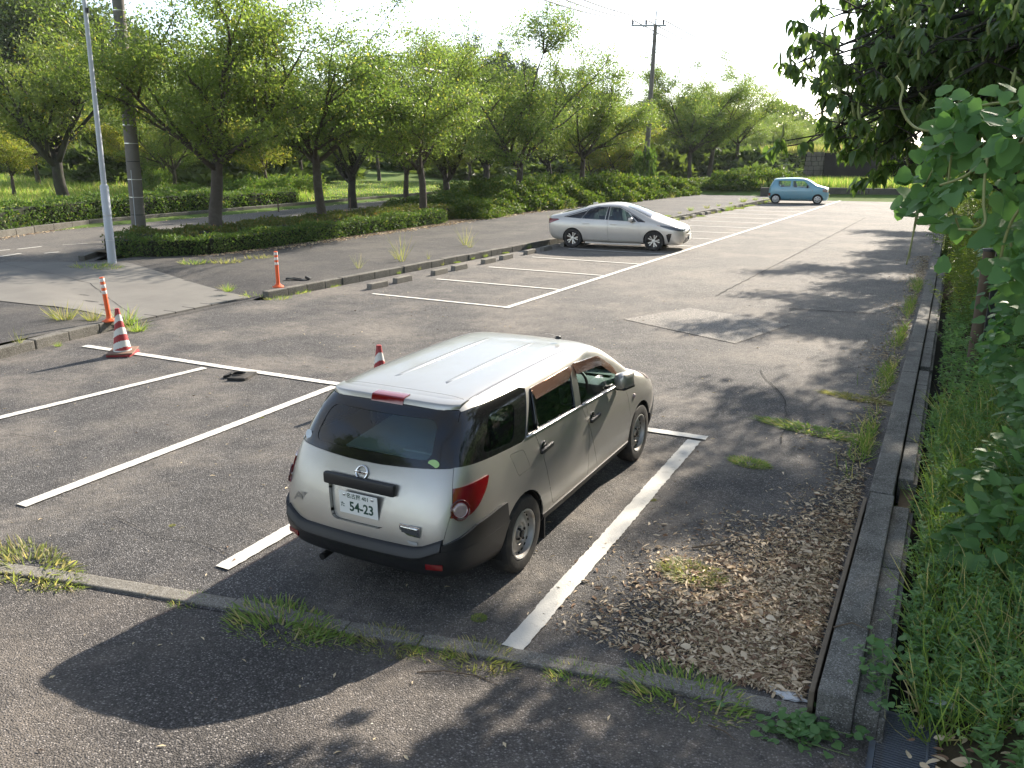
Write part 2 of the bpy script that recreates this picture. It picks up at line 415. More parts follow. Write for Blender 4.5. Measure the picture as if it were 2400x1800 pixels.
# painted bay lines ---------------------------------------------------
def paint(parent, a, b, w, jit=0.004, step=0.035, z=0.012):
    a, b = Vector(a), Vector(b); L = (b-a).length; t = (b-a)/L; q = Vector((-t.y, t.x)); n = max(3, int(L/step))
    V = []; wob = 0
    for i in range(n+1):
        wob += rng.uniform(-0.0016, 0.0016); wob *= 0.96
        c = a+t*(L*i/n)
        V += [(*(c+q*(wob-w/2+rng.uniform(-jit, jit))), z), (*(c+q*(wob+w/2+rng.uniform(-jit, jit))), z)]
    return obj('bay_line', pydata('bay_line', V, [(2*i, 2*i+2, 2*i+3, 2*i+1) for i in range(n)]), M['line'], parent)
near_row = tag(empty('near_bay_markings'), kind='structure')
q0, q1, q2 = Vector(p2(183, 748)), Vector(p2(733, 831)), Vector(p2(1527, 948))
paint(near_row, q0, q1, 0.13); paint(near_row, q1, q2, 0.13, z=0.0121)
def mid(f): return q1+(q2-q1)*f
paint(near_row, p2(-190, 950), Vector(p2(448, 794))-Vector((0, .05)), 0.13, z=0.0123)
paint(near_row, p2(46, 1094), Vector(p2(729, 834))-Vector((0, .05)), 0.14, z=0.0123)
paint(near_row, p2(480, 1229), (-0.02, -0.06), 0.14, z=0.0123)
paint(near_row, p2(1106, 1402), Vector(p2(1500, 953)), 0.15, jit=0.0055, z=0.0123)
far_row = tag(empty('far_bay_markings'), kind='structure')
FX, FY, FA = -3.147, 6.14, 0.038
def fr(k, e):   # bay grid of the far row: k bays along, e metres in from the lane line
    return Vector((FX + k*2.492*math.sin(FA) - e*math.cos(FA), FY + k*2.492*math.cos(FA) + e*math.sin(FA)))
paint(far_row, fr(-0.03, 0), fr(16.4, 0), 0.14, step=0.25)
for k in range(0, 17): paint(far_row, fr(k, 3.51), fr(k, 0.075), 0.10, step=0.2, z=0.0123)
# sidewalk, apron, road ----------------------------------------------
def zwalk(X, Y):
    A = smooth(2.5, 1.4, abs(Y-3.15-(-8.7-X)*0.42)) * smooth(-15.5, -10, X)
    z = 0.15*(1-A) + 0.006
    return z + 0.2*smooth(38, 100, Y)*smooth(-6, -15, X)
xs = [-30, -22, -19.5, -17.5, -16.6, -15.8, -15, -14.2, -13.3, -12.4, -11.5, -10.6, -10, -9.6, -9.2, -8.9, -8.72]
def walk_edge(Y): return kx(Y) - 0.15
V = []; ysw = [-14, -8, -5, -3, -1.5, -0.5, 0, 0.4, 0.8, 1.2, 1.6, 2, 2.4, 2.8, 3.2, 3.6, 4, 4.4, 4.8, 5.4, 6, 7, 9, 12, 16, 20, 26, 32, 40, 48, 56, 66, 80]
fr_ = [0, .12, .25, .38, .5, .6, .68, .75, .81, .86, .9, .93, .96, .98, 1]
def walk_left(Y): return -16.3 if Y > 7.0 else (-16.3 - 2.2*smooth(7.0, 4.5, Y) if Y > 4.4 else -18.5)
for y in ysw:
    for f in fr_:
        x = walk_left(y)*(1-f)+walk_edge(y)*f; V.append((x, y, zwalk(x, y)))
n = len(fr_)
sidewalk = tag(obj('sidewalk', pydata('sidewalk', V, [(j*n+i, j*n+i+1, (j+1)*n+i+1, (j+1)*n+i) for j in range(len(ysw)-1) for i in range(n-1)], True), M['walk']), kind='structure')
# concrete apron laid over the dropped part
AP = [(-8.74, 1.75), (-8.74, 4.65), (-11.6, 5.55), (-15.3, 6.7), (-18.4, 5.4), (-18.4, 2.2), (-14.3, 1.35), (-11.5, 1.45)]
c0 = Vector((-12.5, 3.6)); V = []; F = []
K = 12
outer = []
for i in range(len(AP)):
    a, b = Vector(AP[i]), Vector(AP[(i+1) % len(AP)])
    for s in range(4): outer.append(a+(b-a)*(s/4))
nn = len(outer)
for k in range(K+1):
    for p in outer:
        q = c0+(p-c0)*(k/K); V.append((q.x, q.y, zwalk(q.x, q.y)+0.012))
for k in range(K):
    for i in range(nn): F.append((k*nn+i, k*nn+(i+1) % nn, (k+1)*nn+(i+1) % nn, (k+1)*nn+i))
apron = tag(obj('concrete_apron', pydata('concrete_apron', V, F, True), M['apron']), kind='structure')
# edge blocks of the apron: a row of paving slabs set along the lot
for i in range(6):
    y = 1.95+i*0.46; mb = MB(); mb.box((-8.92, y, 0.018), (0.36, 0.44, 0.05), bev=0.008); mb.build('edge_block', M['apron'], apron)
for a, b in (((-9.1, 2.0), (-13.2, 4.0)), ((-13.2, 4.0), (-18.2, 5.0))):
    o = crack('expansion_joint', [a, b], 0.012, apron)
    for vv in o.data.vertices: vv.co.z = zwalk(vv.co.x, vv.co.y)+0.017
# road
def far_kerb_x(Y): return -28.4 + 4.2*smooth(16, 2, Y) + 8.0*smooth(2, -12, Y) + 6.5*smooth(38, 110, Y)
V = []; ysr = [-40, -25, -15, -10, -6, -3, 0, 3, 6, 9, 12, 16, 20, 25, 30, 36, 42, 50, 58, 66, 76, 88, 100, 120, 150]
def zroad(X, Y): return 0.0 + 0.40*smooth(38, 100, Y)
for y in ysr:
    for f in (0, .3, .6, 1):
        xr = -18.9 if y > 6 else -16.6
        xr += 5.5*smooth(38, 110, y); x = far_kerb_x(y)*(1-f)+xr*f; V.append((x, y, zroad(x, y)+0.016))
road = tag(obj('road', pydata('road', V, [(j*4+i, j*4+i+1, (j+1)*4+i+1, (j+1)*4+i) for j in range(len(ysr)-1) for i in range(3)], True), M['road']), kind='structure')
def road_mark(a, b, w=0.13):
    o = paint(road, a, b, w, z=0.0285); o.name = 'road_marking'
road_mark(p2(-120, 575), p2(45, 549)); road_mark(p2(-150, 556), p2(22, 541)); road_mark(p2(38, 540), p2(90, 534)); road_mark(p2(96, 549), p2(128, 546)); road_mark(p2(135, 531), p2(190, 527), .06)

# kerb stones ---------------------------------------------------------
def stones(parent, name, path, w, h, L, m, zf=lambda x, y: 0.0, gap=0.012, bev=0.018, jit=0.006, side=0):
    """row of separate kerb stones along a path"""
    P = [Vector(p) for p in path]; acc = []
    for a, b in zip(P, P[1:]):
        n = max(1, round((b-a).length/L))
        for i in range(n): acc.append((a+(b-a)*(i/n), a+(b-a)*((i+1)/n)))
    proto = {}
    for a, b in acc:
        d = b-a; l = d.length-gap; key = round(l, 2)
        if key not in proto:
            mb = MB(); mb.box((0, 0, h/2), (l, w, h), bev=bev); proto[key] = mb.mesh(name); proto[key].materials.append(m)
        o = bpy.data.objects.new(name, proto[key]); COL.objects.link(o); o.parent = parent
        c = (a+b)/2; t = d.normalized(); q = Vector((-t.y, t.x))
        c = c+q*(side*w/2)
        z0, z1 = zf(a.x, a.y), zf(b.x, b.y)
        o.location = (c.x+rng.uniform(-jit, jit), c.y+rng.uniform(-jit, jit), (z0+z1)/2+rng.uniform(-jit, jit))
        o.rotation_euler = (rng.uniform(-.006, .006), -math.atan2(z1-z0, d.length), math.atan2(d.y, d.x)+rng.uniform(-.006, .006))
kerb = tag(empty('lot_kerb'), kind='structure')
path = [(kx(y), y) for y in (4.75, 10, 16, 22, 28, 34, 40, 44.5, 47.2)]
stones(kerb, 'kerb_stone', path, 0.18, 0.30, 0.6, M['kerb'], lambda x, y: -0.14, side=1)
stones(kerb, 'kerb_stone', [(-8.05, -4.0), (-8.2, -1.2), (-8.62, 1.45)], 0.20, 0.30, 0.6, M['kerb'], lambda x, y: -0.14, side=1)
stones(kerb, 'kerb_stone', [(-7.9, -9.0), (-8.05, -4.0)], 0.20, 0.30, 1.0, M['kerb'], lambda x, y: -0.14, side=1)
road_kerb = tag(empty('road_kerb'), kind='structure')
stones(road_kerb, 'kerb_stone', [(far_kerb_x(y)-0.02, y) for y in (-6, -2, 1, 4, 6.5, 9, 12, 15, 19, 25, 32, 40, 48, 56)], 0.2, 0.42, 1.0, M['kerb'], lambda x, y: zroad(x, y)-0.14, side=1)
island_kerb = tag(empty('island_kerb'), kind='structure')
stones(island_kerb, 'kerb_stone', [(-18.6, 66), (-18.75, 56), (-18.9, 44), (-18.9, 8.4), (-18.0, 7.1)], 0.18, 0.3, 1.2, M['kerb'], lambda x, y: zroad(x, y)-0.13, side=1)
# island soil
def zisl(X, Y): return 0.17 + 0.35*smooth(38, 100, Y)
isl = [(-18.7, 8.2), (-17.9, 7.3), (-16.4, 7.4), (-14.9, 8.6), (-14.3, 11.2), (-14.2, 16), (-14.1, 24), (-13.8, 33), (-12, 41), (-9.9, 58), (-9.4, 70)]
V = []; F = []
prof = [(-18.7, -18.0, 8.0), (-18.7, -15.4, 9.0), (-18.7, -14.3, 11.2), (-18.7, -14.2, 16), (-18.7, -14.1, 24), (-18.7, -13.8, 33), (-18.7, -12, 41), (-18.2, -10.6, 50), (-17.5, -9.9, 58), (-16, -9.2, 70), (-13, -8.6, 90)]
for a, b, y in prof: V += [(a+(b-a)*k/4, y, zisl(0, y)) for k in range(5)]
for j in range(len(prof)-1):
    for k in range(4): F.append((j*5+k, j*5+k+1, (j+1)*5+k+1, (j+1)*5+k))
island = tag(obj('planting_bed', pydata('planting_bed', V, F, True), M['soil']), kind='structure')

# near kerb strip between lot and lower pavement
strip = tag(empty('near_kerb_strip'), kind='structure')
sp = [Vector(p2(*q)) for q in ((30, 1222), (185, 1243), (515, 1296), (760, 1347), (1085, 1399), (1395, 1453), (1745, 1528))]
stones(strip, 'kerb_stone', [sp[0]+(sp[0]-sp[1])*6]+sp, 0.135, 0.20, 0.62, M['strip'], lambda x, y: -0.182, gap=0.004, bev=0.012, jit=0.004, side=-1)

# right kerb wall and gutter -----------------------------------------
side_kerb = tag(empty('side_kerb'), kind='structure')
def zg(x, y): return -0.08
# the near run: a thin upright board of concrete at its foot, then separate long blocks
secs = [(-4.28, -1.22), (-1.14, 3.4), (3.42, 5.4), (5.42, 7.4), (7.42, 9.4), (9.42, 11.4), (11.42, 13.4), (13.42, 17.4), (17.42, 21.4), (21.42, 25.4), (25.42, 29.4), (29.42, 33.4), (33.42, 37.4), (37.42, 41.4), (41.42, 46.5)]
for i, (a, b) in enumerate(secs):
    mb = MB(); x0 = 4.43 if i == 0 else 4.415
    x0 -= 0.012*max(0, (a-10)/4)
    hh = 0.24 if i == 0 else 0.215
    mb.box((x0, (a+b)/2, hh/2-0.06), (0.19, b-a, hh+0.12), bev=0.016)
    o = mb.build('kerb_block', M['gutter'], side_kerb)
mb = MB(); mb.box((4.30, -2.72, 0.05), (0.03, 3.0, 0.26), bev=0.006); mb.build('timber_edging', simple('weathered board', (0.17, 0.135, 0.095), 0.9, var=0.35, scale=5, bump=0.4), side_kerb)
gutter = tag(empty('drain_gutter'), kind='structure')
gs = [(-4.25, -2.5), (-2.48, -1.3), (-0.62, 0.5), (0.52, 1.5), (1.52, 2.9), (2.92, 3.7), (3.95, 5.2), (5.22, 6.5), (6.52, 8.0), (8.02, 10), (10.02, 12), (12.02, 14), (14.02, 16)]
for i, (a, b) in enumerate(gs):
    mb = MB(); x = 4.588-0.012*max(0, (a-10)/4)
    mb.box((x, (a+b)/2, 0.055), (0.125, b-a, 0.25), bev=0.010)
    mb.box((x+0.079, (a+b)/2, 0.022), (0.033, b-a, 0.24), bev=0.006)
    mb.build('gutter_slab', M['gutter'], gutter)
mb = MB(); mb.box((4.61, -0.95, -0.02), (0.11, 0.7, 0.2)); mb.build('gutter_silt', M['soil'], gutter)
mb = MB(); mb.box((4.80, 3.0, -0.20), (0.30, 14.6, 0.2)); mb.build('gutter_channel', M['dark'], gutter)
# steel drain grate
gr = empty('drain_grate', (4.88, -4.42, -0.01), 0.0, 'galvanised steel drain grate half buried by weeds at the corner of the kerb', 'grate')
steel = simple('galvanised steel', (0.13, 0.145, 0.17), 0.8, 0.0, 0.2, 20, dirt=((0.14, 0.12, 0.10), 0.7))
for k in (-1, 1):
    mb = MB(); mb.box((k*0.25, 0, 0.0), (0.045, 0.95, 0.03), bev=0.003); mb.build('frame_rail', steel, gr)
for k in (-0.5, 0.5):
    mb = MB(); mb.box((0, k*0.93, 0.0), (0.46, 0.02, 0.03)); mb.build('frame_rail', steel, gr)
mb = MB(); mb.box((0.02, 0, 0.002), (0.012, 0.91, 0.026)); mb.build('cross_bar', steel, gr)
barm = None
for k in range(45):
    if barm is None:
        mb = MB(); mb.box((0, 0, 0), (0.45, 0.007, 0.024)); barm = mb.mesh('bar'); barm.materials.append(steel)
    b_ = bpy.data.objects.new('bar', barm); COL.objects.link(b_); b_.parent = gr; b_.location = (0, -0.45+k*0.0202, 0)
mb = MB(); mb.box((0, 0, -0.18), (0.5, 0.94, 0.02)); mb.build('sump', M['dark'], gr)

# back retaining wall and stone abutment ------------------------------
bw_ = empty('retaining_wall', (0, 0, 0), 0, 'long low concrete retaining wall closing the far end of the lot', 'wall')
bx = [(-6.6, 47.6), (-4.6, 48.3), (-2.4, 48.9), (-0.2, 49.0), (2.0, 49.1), (4.2, 49.2), (6.6, 49.3)]
for (a, b) in zip(bx, bx[1:]):
    a, b = Vector(a), Vector(b); d = b-a; mb = MB(); c = (a+b)/2
    mb.box((c.x, c.y, 0.25), (d.length-0.015, 0.3, 0.90), Matrix.Rotation(math.atan2(d.y, d.x), 3, 'Z'), bev=0.02); mb.build('wall_panel', M['wall'], bw_)
terr = tag(grid('terrace', -14, 16, 16, 49.2, 75, 12, lambda x, y: 0.60+0.05*math.sin(x*1.3)+0.03*math.sin(y*2.1), M['lawn']), kind='structure')
# ------------------------------------------------------------------ car building
M['van_paint'] = paint_mat('champagne silver paint', (0.43, 0.412, 0.378), 0.68, 0.35, 0.4)
M['rubber'] = simple('tyre rubber', (0.022, 0.021, 0.020), 0.85, var=0.3, scale=12, dirt=((0.12, 0.10, 0.08), 0.5))
M['plastic'] = simple('black bumper plastic', (0.012, 0.013, 0.015), 0.45, var=0.2, scale=5, dirt=((0.05, 0.045, 0.04), 0.25))
M['trim'] = simple('gloss black trim', (0.008, 0.008, 0.009), 0.12, var=0.1, coat=0.5)
M['chrome'] = simple('chrome', (0.75, 0.76, 0.78), 0.12, 1.0, 0.03)
M['steelwheel'] = simple('silver painted steel wheel', (0.44, 0.435, 0.42), 0.42, 0.6, 0.15, 8, dirt=((0.20, 0.14, 0.09), 0.7))
M['glass'] = glass_mat('car glass', (0.58, 0.70, 0.67))
M['glass_dark'] = glass_mat('privacy glass', (0.27, 0.35, 0.34))
M['red_lens'] = simple('red lamp lens', (0.17, 0.004, 0.008), 0.10, var=0.25, scale=14, coat=0.8)
M['clear_lens'] = simple('clear lamp lens', (0.42, 0.32, 0.31), 0.10, 0.3, 0.35, 30, coat=1.0)
def visor_mat():
    t = NT('smoked brown wind visor'); b = t.bsdf(Base_Color=(0.13, 0.075, 0.055), Roughness=0.14); tr = t.n('BsdfTransparent', {'Color': (0.55, 0.36, 0.27)})
    mx = t.n('MixShader'); t.set(mx, 0, 0.62); t.t.links.new(tr.outputs[0], mx.inputs[1]); t.t.links.new(b.outputs[0], mx.inputs[2]); return t.done(mx)
M['visor'] = visor_mat()
M['cabin'] = simple('dark grey cabin cloth', (0.055, 0.058, 0.060), 0.9, var=0.2)
M['cabin_light'] = simple('light grey cabin plastic', (0.33, 0.34, 0.34), 0.7, var=0.1)
M['cabin_pale'] = simple('pale cabin trim', (0.50, 0.52, 0.52), 0.7, var=0.1)
M['white_plate'] = simple('white number plate enamel', (0.78, 0.78, 0.75), 0.4, var=0.04)
M['green_ink'] = simple('dark green lettering', (0.012, 0.055, 0.035), 0.4, var=0.1)

def lattice_skin(st, fx=(-1, -0.55, 0, 0.55, 1), bulge_r=0.06, bulge_f=0.10, crown=None, sub=3):
    """st: list of stations rear to front: dict(y=[per level] , w=[half widths], z=[heights], c=crown). Returns subdivided bmesh."""
    NI = len(st); NK = len(st[0]['w']); NJ = len(fx)
    bm = bmesh.new(); V = {}
    def pos(i, j, k):
        s = st[i]; f = fx[j]; w, z, y = s['w'][k], s['z'][k], s['y'][k]
        if k == NK-1: z = z + s['c']*(1-f*f)
        if i == 0: y = y - s.get('b', bulge_r)*(1-f*f)
        if i == NI-1: y = y + s.get('b', bulge_f)*(1-f*f)
        if k == NK-1 and 0 < i < NI-1: y = y + s.get('tb', 0.0)*(1-f*f)
        return Vector((w*f, y, z))
    for i in range(NI):
        for j in range(NJ):
            for k in range(NK):
                if i in (0, NI-1) or j in (0, NJ-1) or k in (0, NK-1): V[i, j, k] = bm.verts.new(pos(i, j, k))
    for i in range(NI-1):
        for k in range(NK-1):
            for j in (0, NJ-1):
                f = [V[i, j, k], V[i+1, j, k], V[i+1, j, k+1], V[i, j, k+1]]
                bm.faces.new(f if j else f[::-1])
        for j in range(NJ-1):
            bm.faces.new([V[i, j, NK-1], V[i, j+1, NK-1], V[i+1, j+1, NK-1], V[i+1, j, NK-1]])
            bm.faces.new([V[i, j, 0], V[i, j+1, 0], V[i+1, j+1, 0], V[i+1, j, 0]][::-1])
    for j in range(NJ-1):
        for k in range(NK-1):
            bm.faces.new([V[0, j, k], V[0, j+1, k], V[0, j+1, k+1], V[0, j, k+1]])
            bm.faces.new([V[NI-1, j, k], V[NI-1, j+1, k], V[NI-1, j+1, k+1], V[NI-1, j, k+1]][::-1])
    me = bpy.data.meshes.new('cage'); bm.to_mesh(me); bm.free()
    o = bpy.data.objects.new('cage', me); COL.objects.link(o)
    md = o.modifiers.new('s', 'SUBSURF'); md.levels = sub; md.render_levels = sub
    dg = bpy.context.evaluated_depsgraph_get(); dg.update()
    out = bmesh.new(); ev = o.evaluated_get(dg); em = ev.to_mesh(); out.from_mesh(em); ev.to_mesh_clear()
    bpy.data.objects.remove(o); bpy.data.meshes.remove(me)
    bmesh.ops.recalc_face_normals(out, faces=out.faces)
    return out

class Skin:
    """a smooth closed car skin from which panels are cut out piece by piece"""
    def __init__(s, bm):
        s.bm = bm; s.ref = bm.copy(); s.ref.normal_update()
        s.ref.verts.ensure_lookup_table(); s.ref.faces.ensure_lookup_table()
        s.tree = BVHTree.FromBMesh(s.ref)
    def normal(s, co):
        p, n, i, d = s.tree.find_nearest(co)
        if p is None: return Vector((0, 0, 1))
        f = s.ref.faces[i]; ws = poly_3d_calc([v.co for v in f.verts], p)
        nn = Vector((0, 0, 0))
        for v, w in zip(f.verts, ws): nn += v.normal*w
        return nn.normalized()
    def region(s, poly, axis, filt):
        """poly: convex polygon in (y,z) for axis 'x', (x,z) for 'y', (x,y) for 'z'. returns faces inside"""
        n = len(poly); area = sum(poly[i][0]*poly[(i+1) % n][1]-poly[(i+1) % n][0]*poly[i][1] for i in range(n))
        if area < 0: poly = poly[::-1]
        def lift(u, v):
            return {'x': Vector((0, u, v)), 'y': Vector((u, 0, v)), 'z': Vector((u, v, 0))}[axis]
        F = [f for f in s.bm.faces if filt(f)]
        for i in range(n):
            a, b = poly[i], poly[(i+1) % n]
            d = (b[0]-a[0], b[1]-a[1]); L = math.hypot(*d)
            if L < 1e-7: continue
            no = lift(d[1]/L, -d[0]/L)           # outward
            co = lift(*a)
            touch = [f for f in F if any((v.co-co).dot(no) <= 1e-6 for v in f.verts)]
            cross = [f for f in touch if any((v.co-co).dot(no) > 1e-6 for v in f.verts)]
            if cross:
                g = list({v for f in cross for v in f.verts} | {e for f in cross for e in f.edges} | set(cross))
                r = bmesh.ops.bisect_plane(s.bm, geom=g, dist=1e-6, plane_co=co, plane_no=no)
                newf = {x for x in r['geom'] if isinstance(x, bmesh.types.BMFace)}
                touch = [f for f in set(touch) | newf if f.is_valid]
            F = [f for f in touch if (f.calc_center_median()-co).dot(no) < 0]
        return F
    def extract(s, F, keep=False):
        """faces as a bmesh of their own, removed from the skin"""
        nb = bmesh.new(); mp = {}
        for f in F:
            vs = []
            for v in f.verts:
                if v not in mp: mp[v] = nb.verts.new(v.co)
                vs.append(mp[v])
            try: nb.faces.new(vs)
            except ValueError: pass
        if not keep: bmesh.ops.delete(s.bm, geom=F, context='FACES')
        return nb
    def panel(s, nb, name, m, parent, off=0.0, thick=0.0, shrink=0.0):
        """turn an extracted piece into an object; moved out by off, with a rim of depth thick, edge pulled in by shrink"""
        N = {v: s.normal(v.co) for v in nb.verts}
        if shrink:
            mv = {}
            for v in nb.verts:
                be = [e for e in v.link_edges if len(e.link_faces) == 1]
                if be:
                    d = Vector((0, 0, 0))
                    for e in be:
                        f = e.link_faces[0]; t = (e.verts[1].co-e.verts[0].co).normalized(); q = N[v].cross(t)
                        if q.dot(f.calc_center_median()-e.verts[0].co) < 0: q = -q
                        d += q
                    if d.length > 1e-6: mv[v] = d.normalized()*shrink
            for v, d in mv.items(): v.co += d
        for v in nb.verts: v.co += N[v]*off
        verts = list(nb.verts); idx = {v: i for i, v in enumerate(verts)}
        norms = [N[v] for v in verts]
        V = [v.co.copy() for v in verts]; F = [[idx[v] for v in f.verts] for f in nb.faces]
        n0 = len(V)
        if thick:
            m2 = {}
            def low(v):
                if v not in m2: m2[v] = len(V); V.append(v.co - N[v]*thick); norms.append(N[v])
                return m2[v]
            rim = []
            for e in nb.edges:
                if len(e.link_faces) == 1:
                    f = e.link_faces[0]; vs = list(f.verts); a, b = e.verts
                    if (vs.index(a)+1) % len(vs) == vs.index(b): a, b = b, a
                    rim.append((a, b))
            for a, b in rim:
                # separate rim vertices so that the edge is crisp
                i0 = len(V); V.extend([a.co.copy(), b.co.copy(), b.co-N[b]*thick, a.co-N[a]*thick])
                t = (b.co-a.co); q = t.cross(N[a]).normalized() if t.length > 1e-9 else N[a]
                fc_ = [e_.link_faces[0] for e_ in a.link_edges if len(e_.link_faces) == 1 and b in e_.verts]
                if fc_ and q.dot(fc_[0].calc_center_median()-a.co) > 0: q = -q
                norms.extend([q]*4); F.append([i0, i0+1, i0+2, i0+3])
        me = pydata(name, V, F, True)
        me.normals_split_custom_set_from_vertices([tuple(x) for x in norms])
        nb.free()
        return obj(name, me, m, parent)

def wheel(parent, x, y, r, side, name_m, style, width=0.17, rim_r=None, kids=True):
    """wheel at x (outer face), facing side (+1/-1)"""
    rim_r = rim_r or r*0.66
    w = obj('wheel', None, None, parent) if False else None
    mb = MB()
    s = width
    mb.lathe([(rim_r*0.9, -s), (r-0.015, -s), (r, -s+0.03), (r, -0.035), (r-0.018, -0.008), (r-0.05, 0.0), (rim_r+0.012, -0.006), (rim_r, -0.02), (rim_r*0.9, -s)], 40, 'X', cap=False)
    # tread grooves
    ty = mb.build('wheel', M['rubber'], parent, True, 40)
    ty.location = (x, y, r); ty.rotation_euler = (0, 0, 0 if side > 0 else PI)
    mb = MB()
    if style == 'steel':
        mb.lathe([(rim_r+0.004, -0.008), (rim_r-0.006, -0.004), (rim_r-0.016, -0.012), (rim_r-0.024, -0.05), (rim_r*0.80, -0.055), (rim_r*0.66, -0.040), (rim_r*0.45, -0.035), (rim_r*0.40, -0.050), (rim_r*0.30, -0.052), (rim_r*0.28, -0.03), (0.001, -0.028)], 40, 'X', cap=False)
        o = mb.build('rim', M['steelwheel'], ty, True, 35)
        hm = nm = None
        for k in range(20):
            a = 2*PI*k/20
            if k % 5 == 4: continue
            if hm is None: mb = MB(); mb.box((0, 0, 0), (0.012, 0.014, 0.026), bev=0.004); hm = mb.mesh('vent_hole'); hm.materials.append(M['dark'])
            h_ = obj('vent_hole', hm, None, ty); h_.location = (-0.0535, math.cos(a)*rim_r*0.855, math.sin(a)*rim_r*0.855); h_.rotation_euler = (a, 0, 0)
        for k in range(4):
            a = 2*PI*k/4+0.5
            if nm is None: mb = MB(); mb.lathe([(0.011, -0.045), (0.011, -0.02), (0.006, -0.018)], 6, 'X'); nm = mb.mesh('wheel_nut'); nm.materials.append(M['dark'])
            h_ = obj('wheel_nut', nm, None, ty); h_.location = (0, math.cos(a)*0.05, math.sin(a)*0.05)
        
        mb = MB(); mb.lathe([(0.030, -0.03), (0.030, -0.016), (0.02, -0.012), (0.001, -0.012)], 16, 'X'); mb.build('hub_cap', M['plastic'], ty, True, 40)
    elif style == 'alloy':
        mb.lathe([(rim_r+0.004, -0.006), (rim_r-0.004, 0.0), (rim_r-0.014, -0.004), (rim_r-0.02, -0.05), (0.001, -0.06)], 40, 'X', cap=False); mb.build('rim', M['trim'], ty, True, 35)
        for k in range(5):
            a = 2*PI*k/5
            mb = MB()
            for d in (-0.22, 0.22):
                c0_ = Vector((-0.012, math.cos(a+d*0.6)*rim_r*0.22, math.sin(a+d*0.6)*rim_r*0.22)); c1_ = Vector((-0.006, math.cos(a+d)*rim_r*0.95, math.sin(a+d)*rim_r*0.95))
                t = (c1_-c0_).normalized(); q = Vector((1, 0, 0)).cross(t)
                V = []
                for p, ww in ((c0_, 0.012), (c1_, 0.019)):
                    V += [p-q*ww, p+q*ww, p+q*ww-Vector((.03, 0, 0)), p-q*ww-Vector((.03, 0, 0))]
                vs = [mb.bm.verts.new(v) for v in V]
                for f in ((0, 1, 2, 3), (4, 7, 6, 5), (0, 4, 5, 1), (1, 5, 6, 2), (2, 6, 7, 3), (3, 7, 4, 0)): mb.bm.faces.new([vs[i] for i in f])
            mb.build('spoke', M['chrome_soft'], ty)
        mb = MB(); mb.lathe([(rim_r*0.25, -0.03), (rim_r*0.24, -0.006), (0.001, -0.003)], 20, 'X'); mb.build('hub_cap', M['chrome_soft'], ty, True, 40)
    else:
        mb.lathe([(rim_r+0.004, -0.006), (rim_r-0.004, 0.002), (rim_r-0.02, 0.0), (rim_r*0.82, 0.004), (rim_r*0.5, 0.010), (rim_r*0.2, 0.012), (0.001, 0.012)], 36, 'X', cap=False); mb.build('wheel_cover', M['cover'], ty, True, 35)
        for k in range(6):
            a = 2*PI*(k+.5)/6; mb = MB(); mb.box((0.009, math.cos(a)*rim_r*0.6, math.sin(a)*rim_r*0.6), (0.012, rim_r*0.26, rim_r*0.2), Matrix.Rotation(a, 3, 'X'), bev=0.004)
            mb.build('cover_slot', M['dark'], ty)
    return ty
M['chrome_soft'] = simple('machined alloy', (0.62, 0.62, 0.62), 0.28, 0.9, 0.08)
M['cover'] = simple('silver wheel cover', (0.50, 0.50, 0.50), 0.35, 0.5, 0.08)

def text_mesh(name, s, size, m, parent, mat4, extrude=0.001, bold=0.0, sx=1.0):
    c = bpy.data.curves.new('lettering', 'FONT'); c.body = s; c.size = size; c.extrude = extrude; c.align_x = 'CENTER'; c.align_y = 'CENTER'; c.offset = bold; c.resolution_u = 3
    o = bpy.data.objects.new('lettering', c); COL.objects.link(o)
    dg = bpy.context.evaluated_depsgraph_get(); dg.update()
    me = bpy.data.meshes.new_from_object(o.evaluated_get(dg)); bpy.data.objects.remove(o); bpy.data.curves.remove(c)
    for v in me.vertices: v.co.x *= sx
    me.materials.clear(); t = obj(name, me, m, parent); t.matrix_local = mat4; return t
def frame_mat(c, right, up):
    r_ = Vector(right).normalized(); u_ = Vector(up); u_ = (u_-r_*u_.dot(r_)).normalized(); n_ = r_.cross(u_)
    return Matrix(((r_.x, u_.x, n_.x, c[0]), (r_.y, u_.y, n_.y, c[1]), (r_.z, u_.z, n_.z, c[2]), (0, 0, 0, 1)))
def stn(y, w, z, c=0.04, **k):
    n = len(w); ys = list(y) if hasattr(y, '__len__') else [y]*n
    return dict(y=ys, w=list(w), z=list(z), c=c, **k)
def circle_poly(cy, cz, r, n=28): return [(cy+r*math.cos(2*PI*i/n), cz+r*math.sin(2*PI*i/n)) for i in range(n)]
def arch_cut(sk, cy, cz, r, xmin=0.45):
    poly = circle_poly(cy, cz, r)
    F = sk.region(poly, 'x', lambda f: abs(f.calc_center_median().x) > xmin)
    bmesh.ops.delete(sk.bm, geom=F, context='FACES')
    # straight legs below
    F = sk.region([(cy-r, 0.0), (cy+r, 0.0), (cy+r, cz), (cy-r, cz)], 'x', lambda f: abs(f.calc_center_median().x) > xmin and f.calc_center_median().z < cz+0.02)
    bmesh.ops.delete(sk.bm, geom=F, context='FACES')
def arch_liner(parent, cy, cz, r, x0, x1, m):
    n = 14
    for s in (-1, 1):
        mb = MB()
        a_, b_ = [], []
        for k in range(n+1):
            a = -0.25+(PI+0.5)*k/n
            a_.append(mb.bm.verts.new((s*x1, cy+r*math.cos(a), cz+r*math.sin(a)))); b_.append(mb.bm.verts.new((s*x0, cy+r*math.cos(a), cz+r*math.sin(a))))
        for k in range(n): mb.bm.faces.new((a_[k], a_[k+1], b_[k+1], b_[k]))
        mb.bm.faces.new(b_)
        mb.build('arch_liner', m, parent)
side_f = lambda s: (lambda f: f.calc_center_median().x*s > 0.3 and abs(f.normal.x) > 0.25)
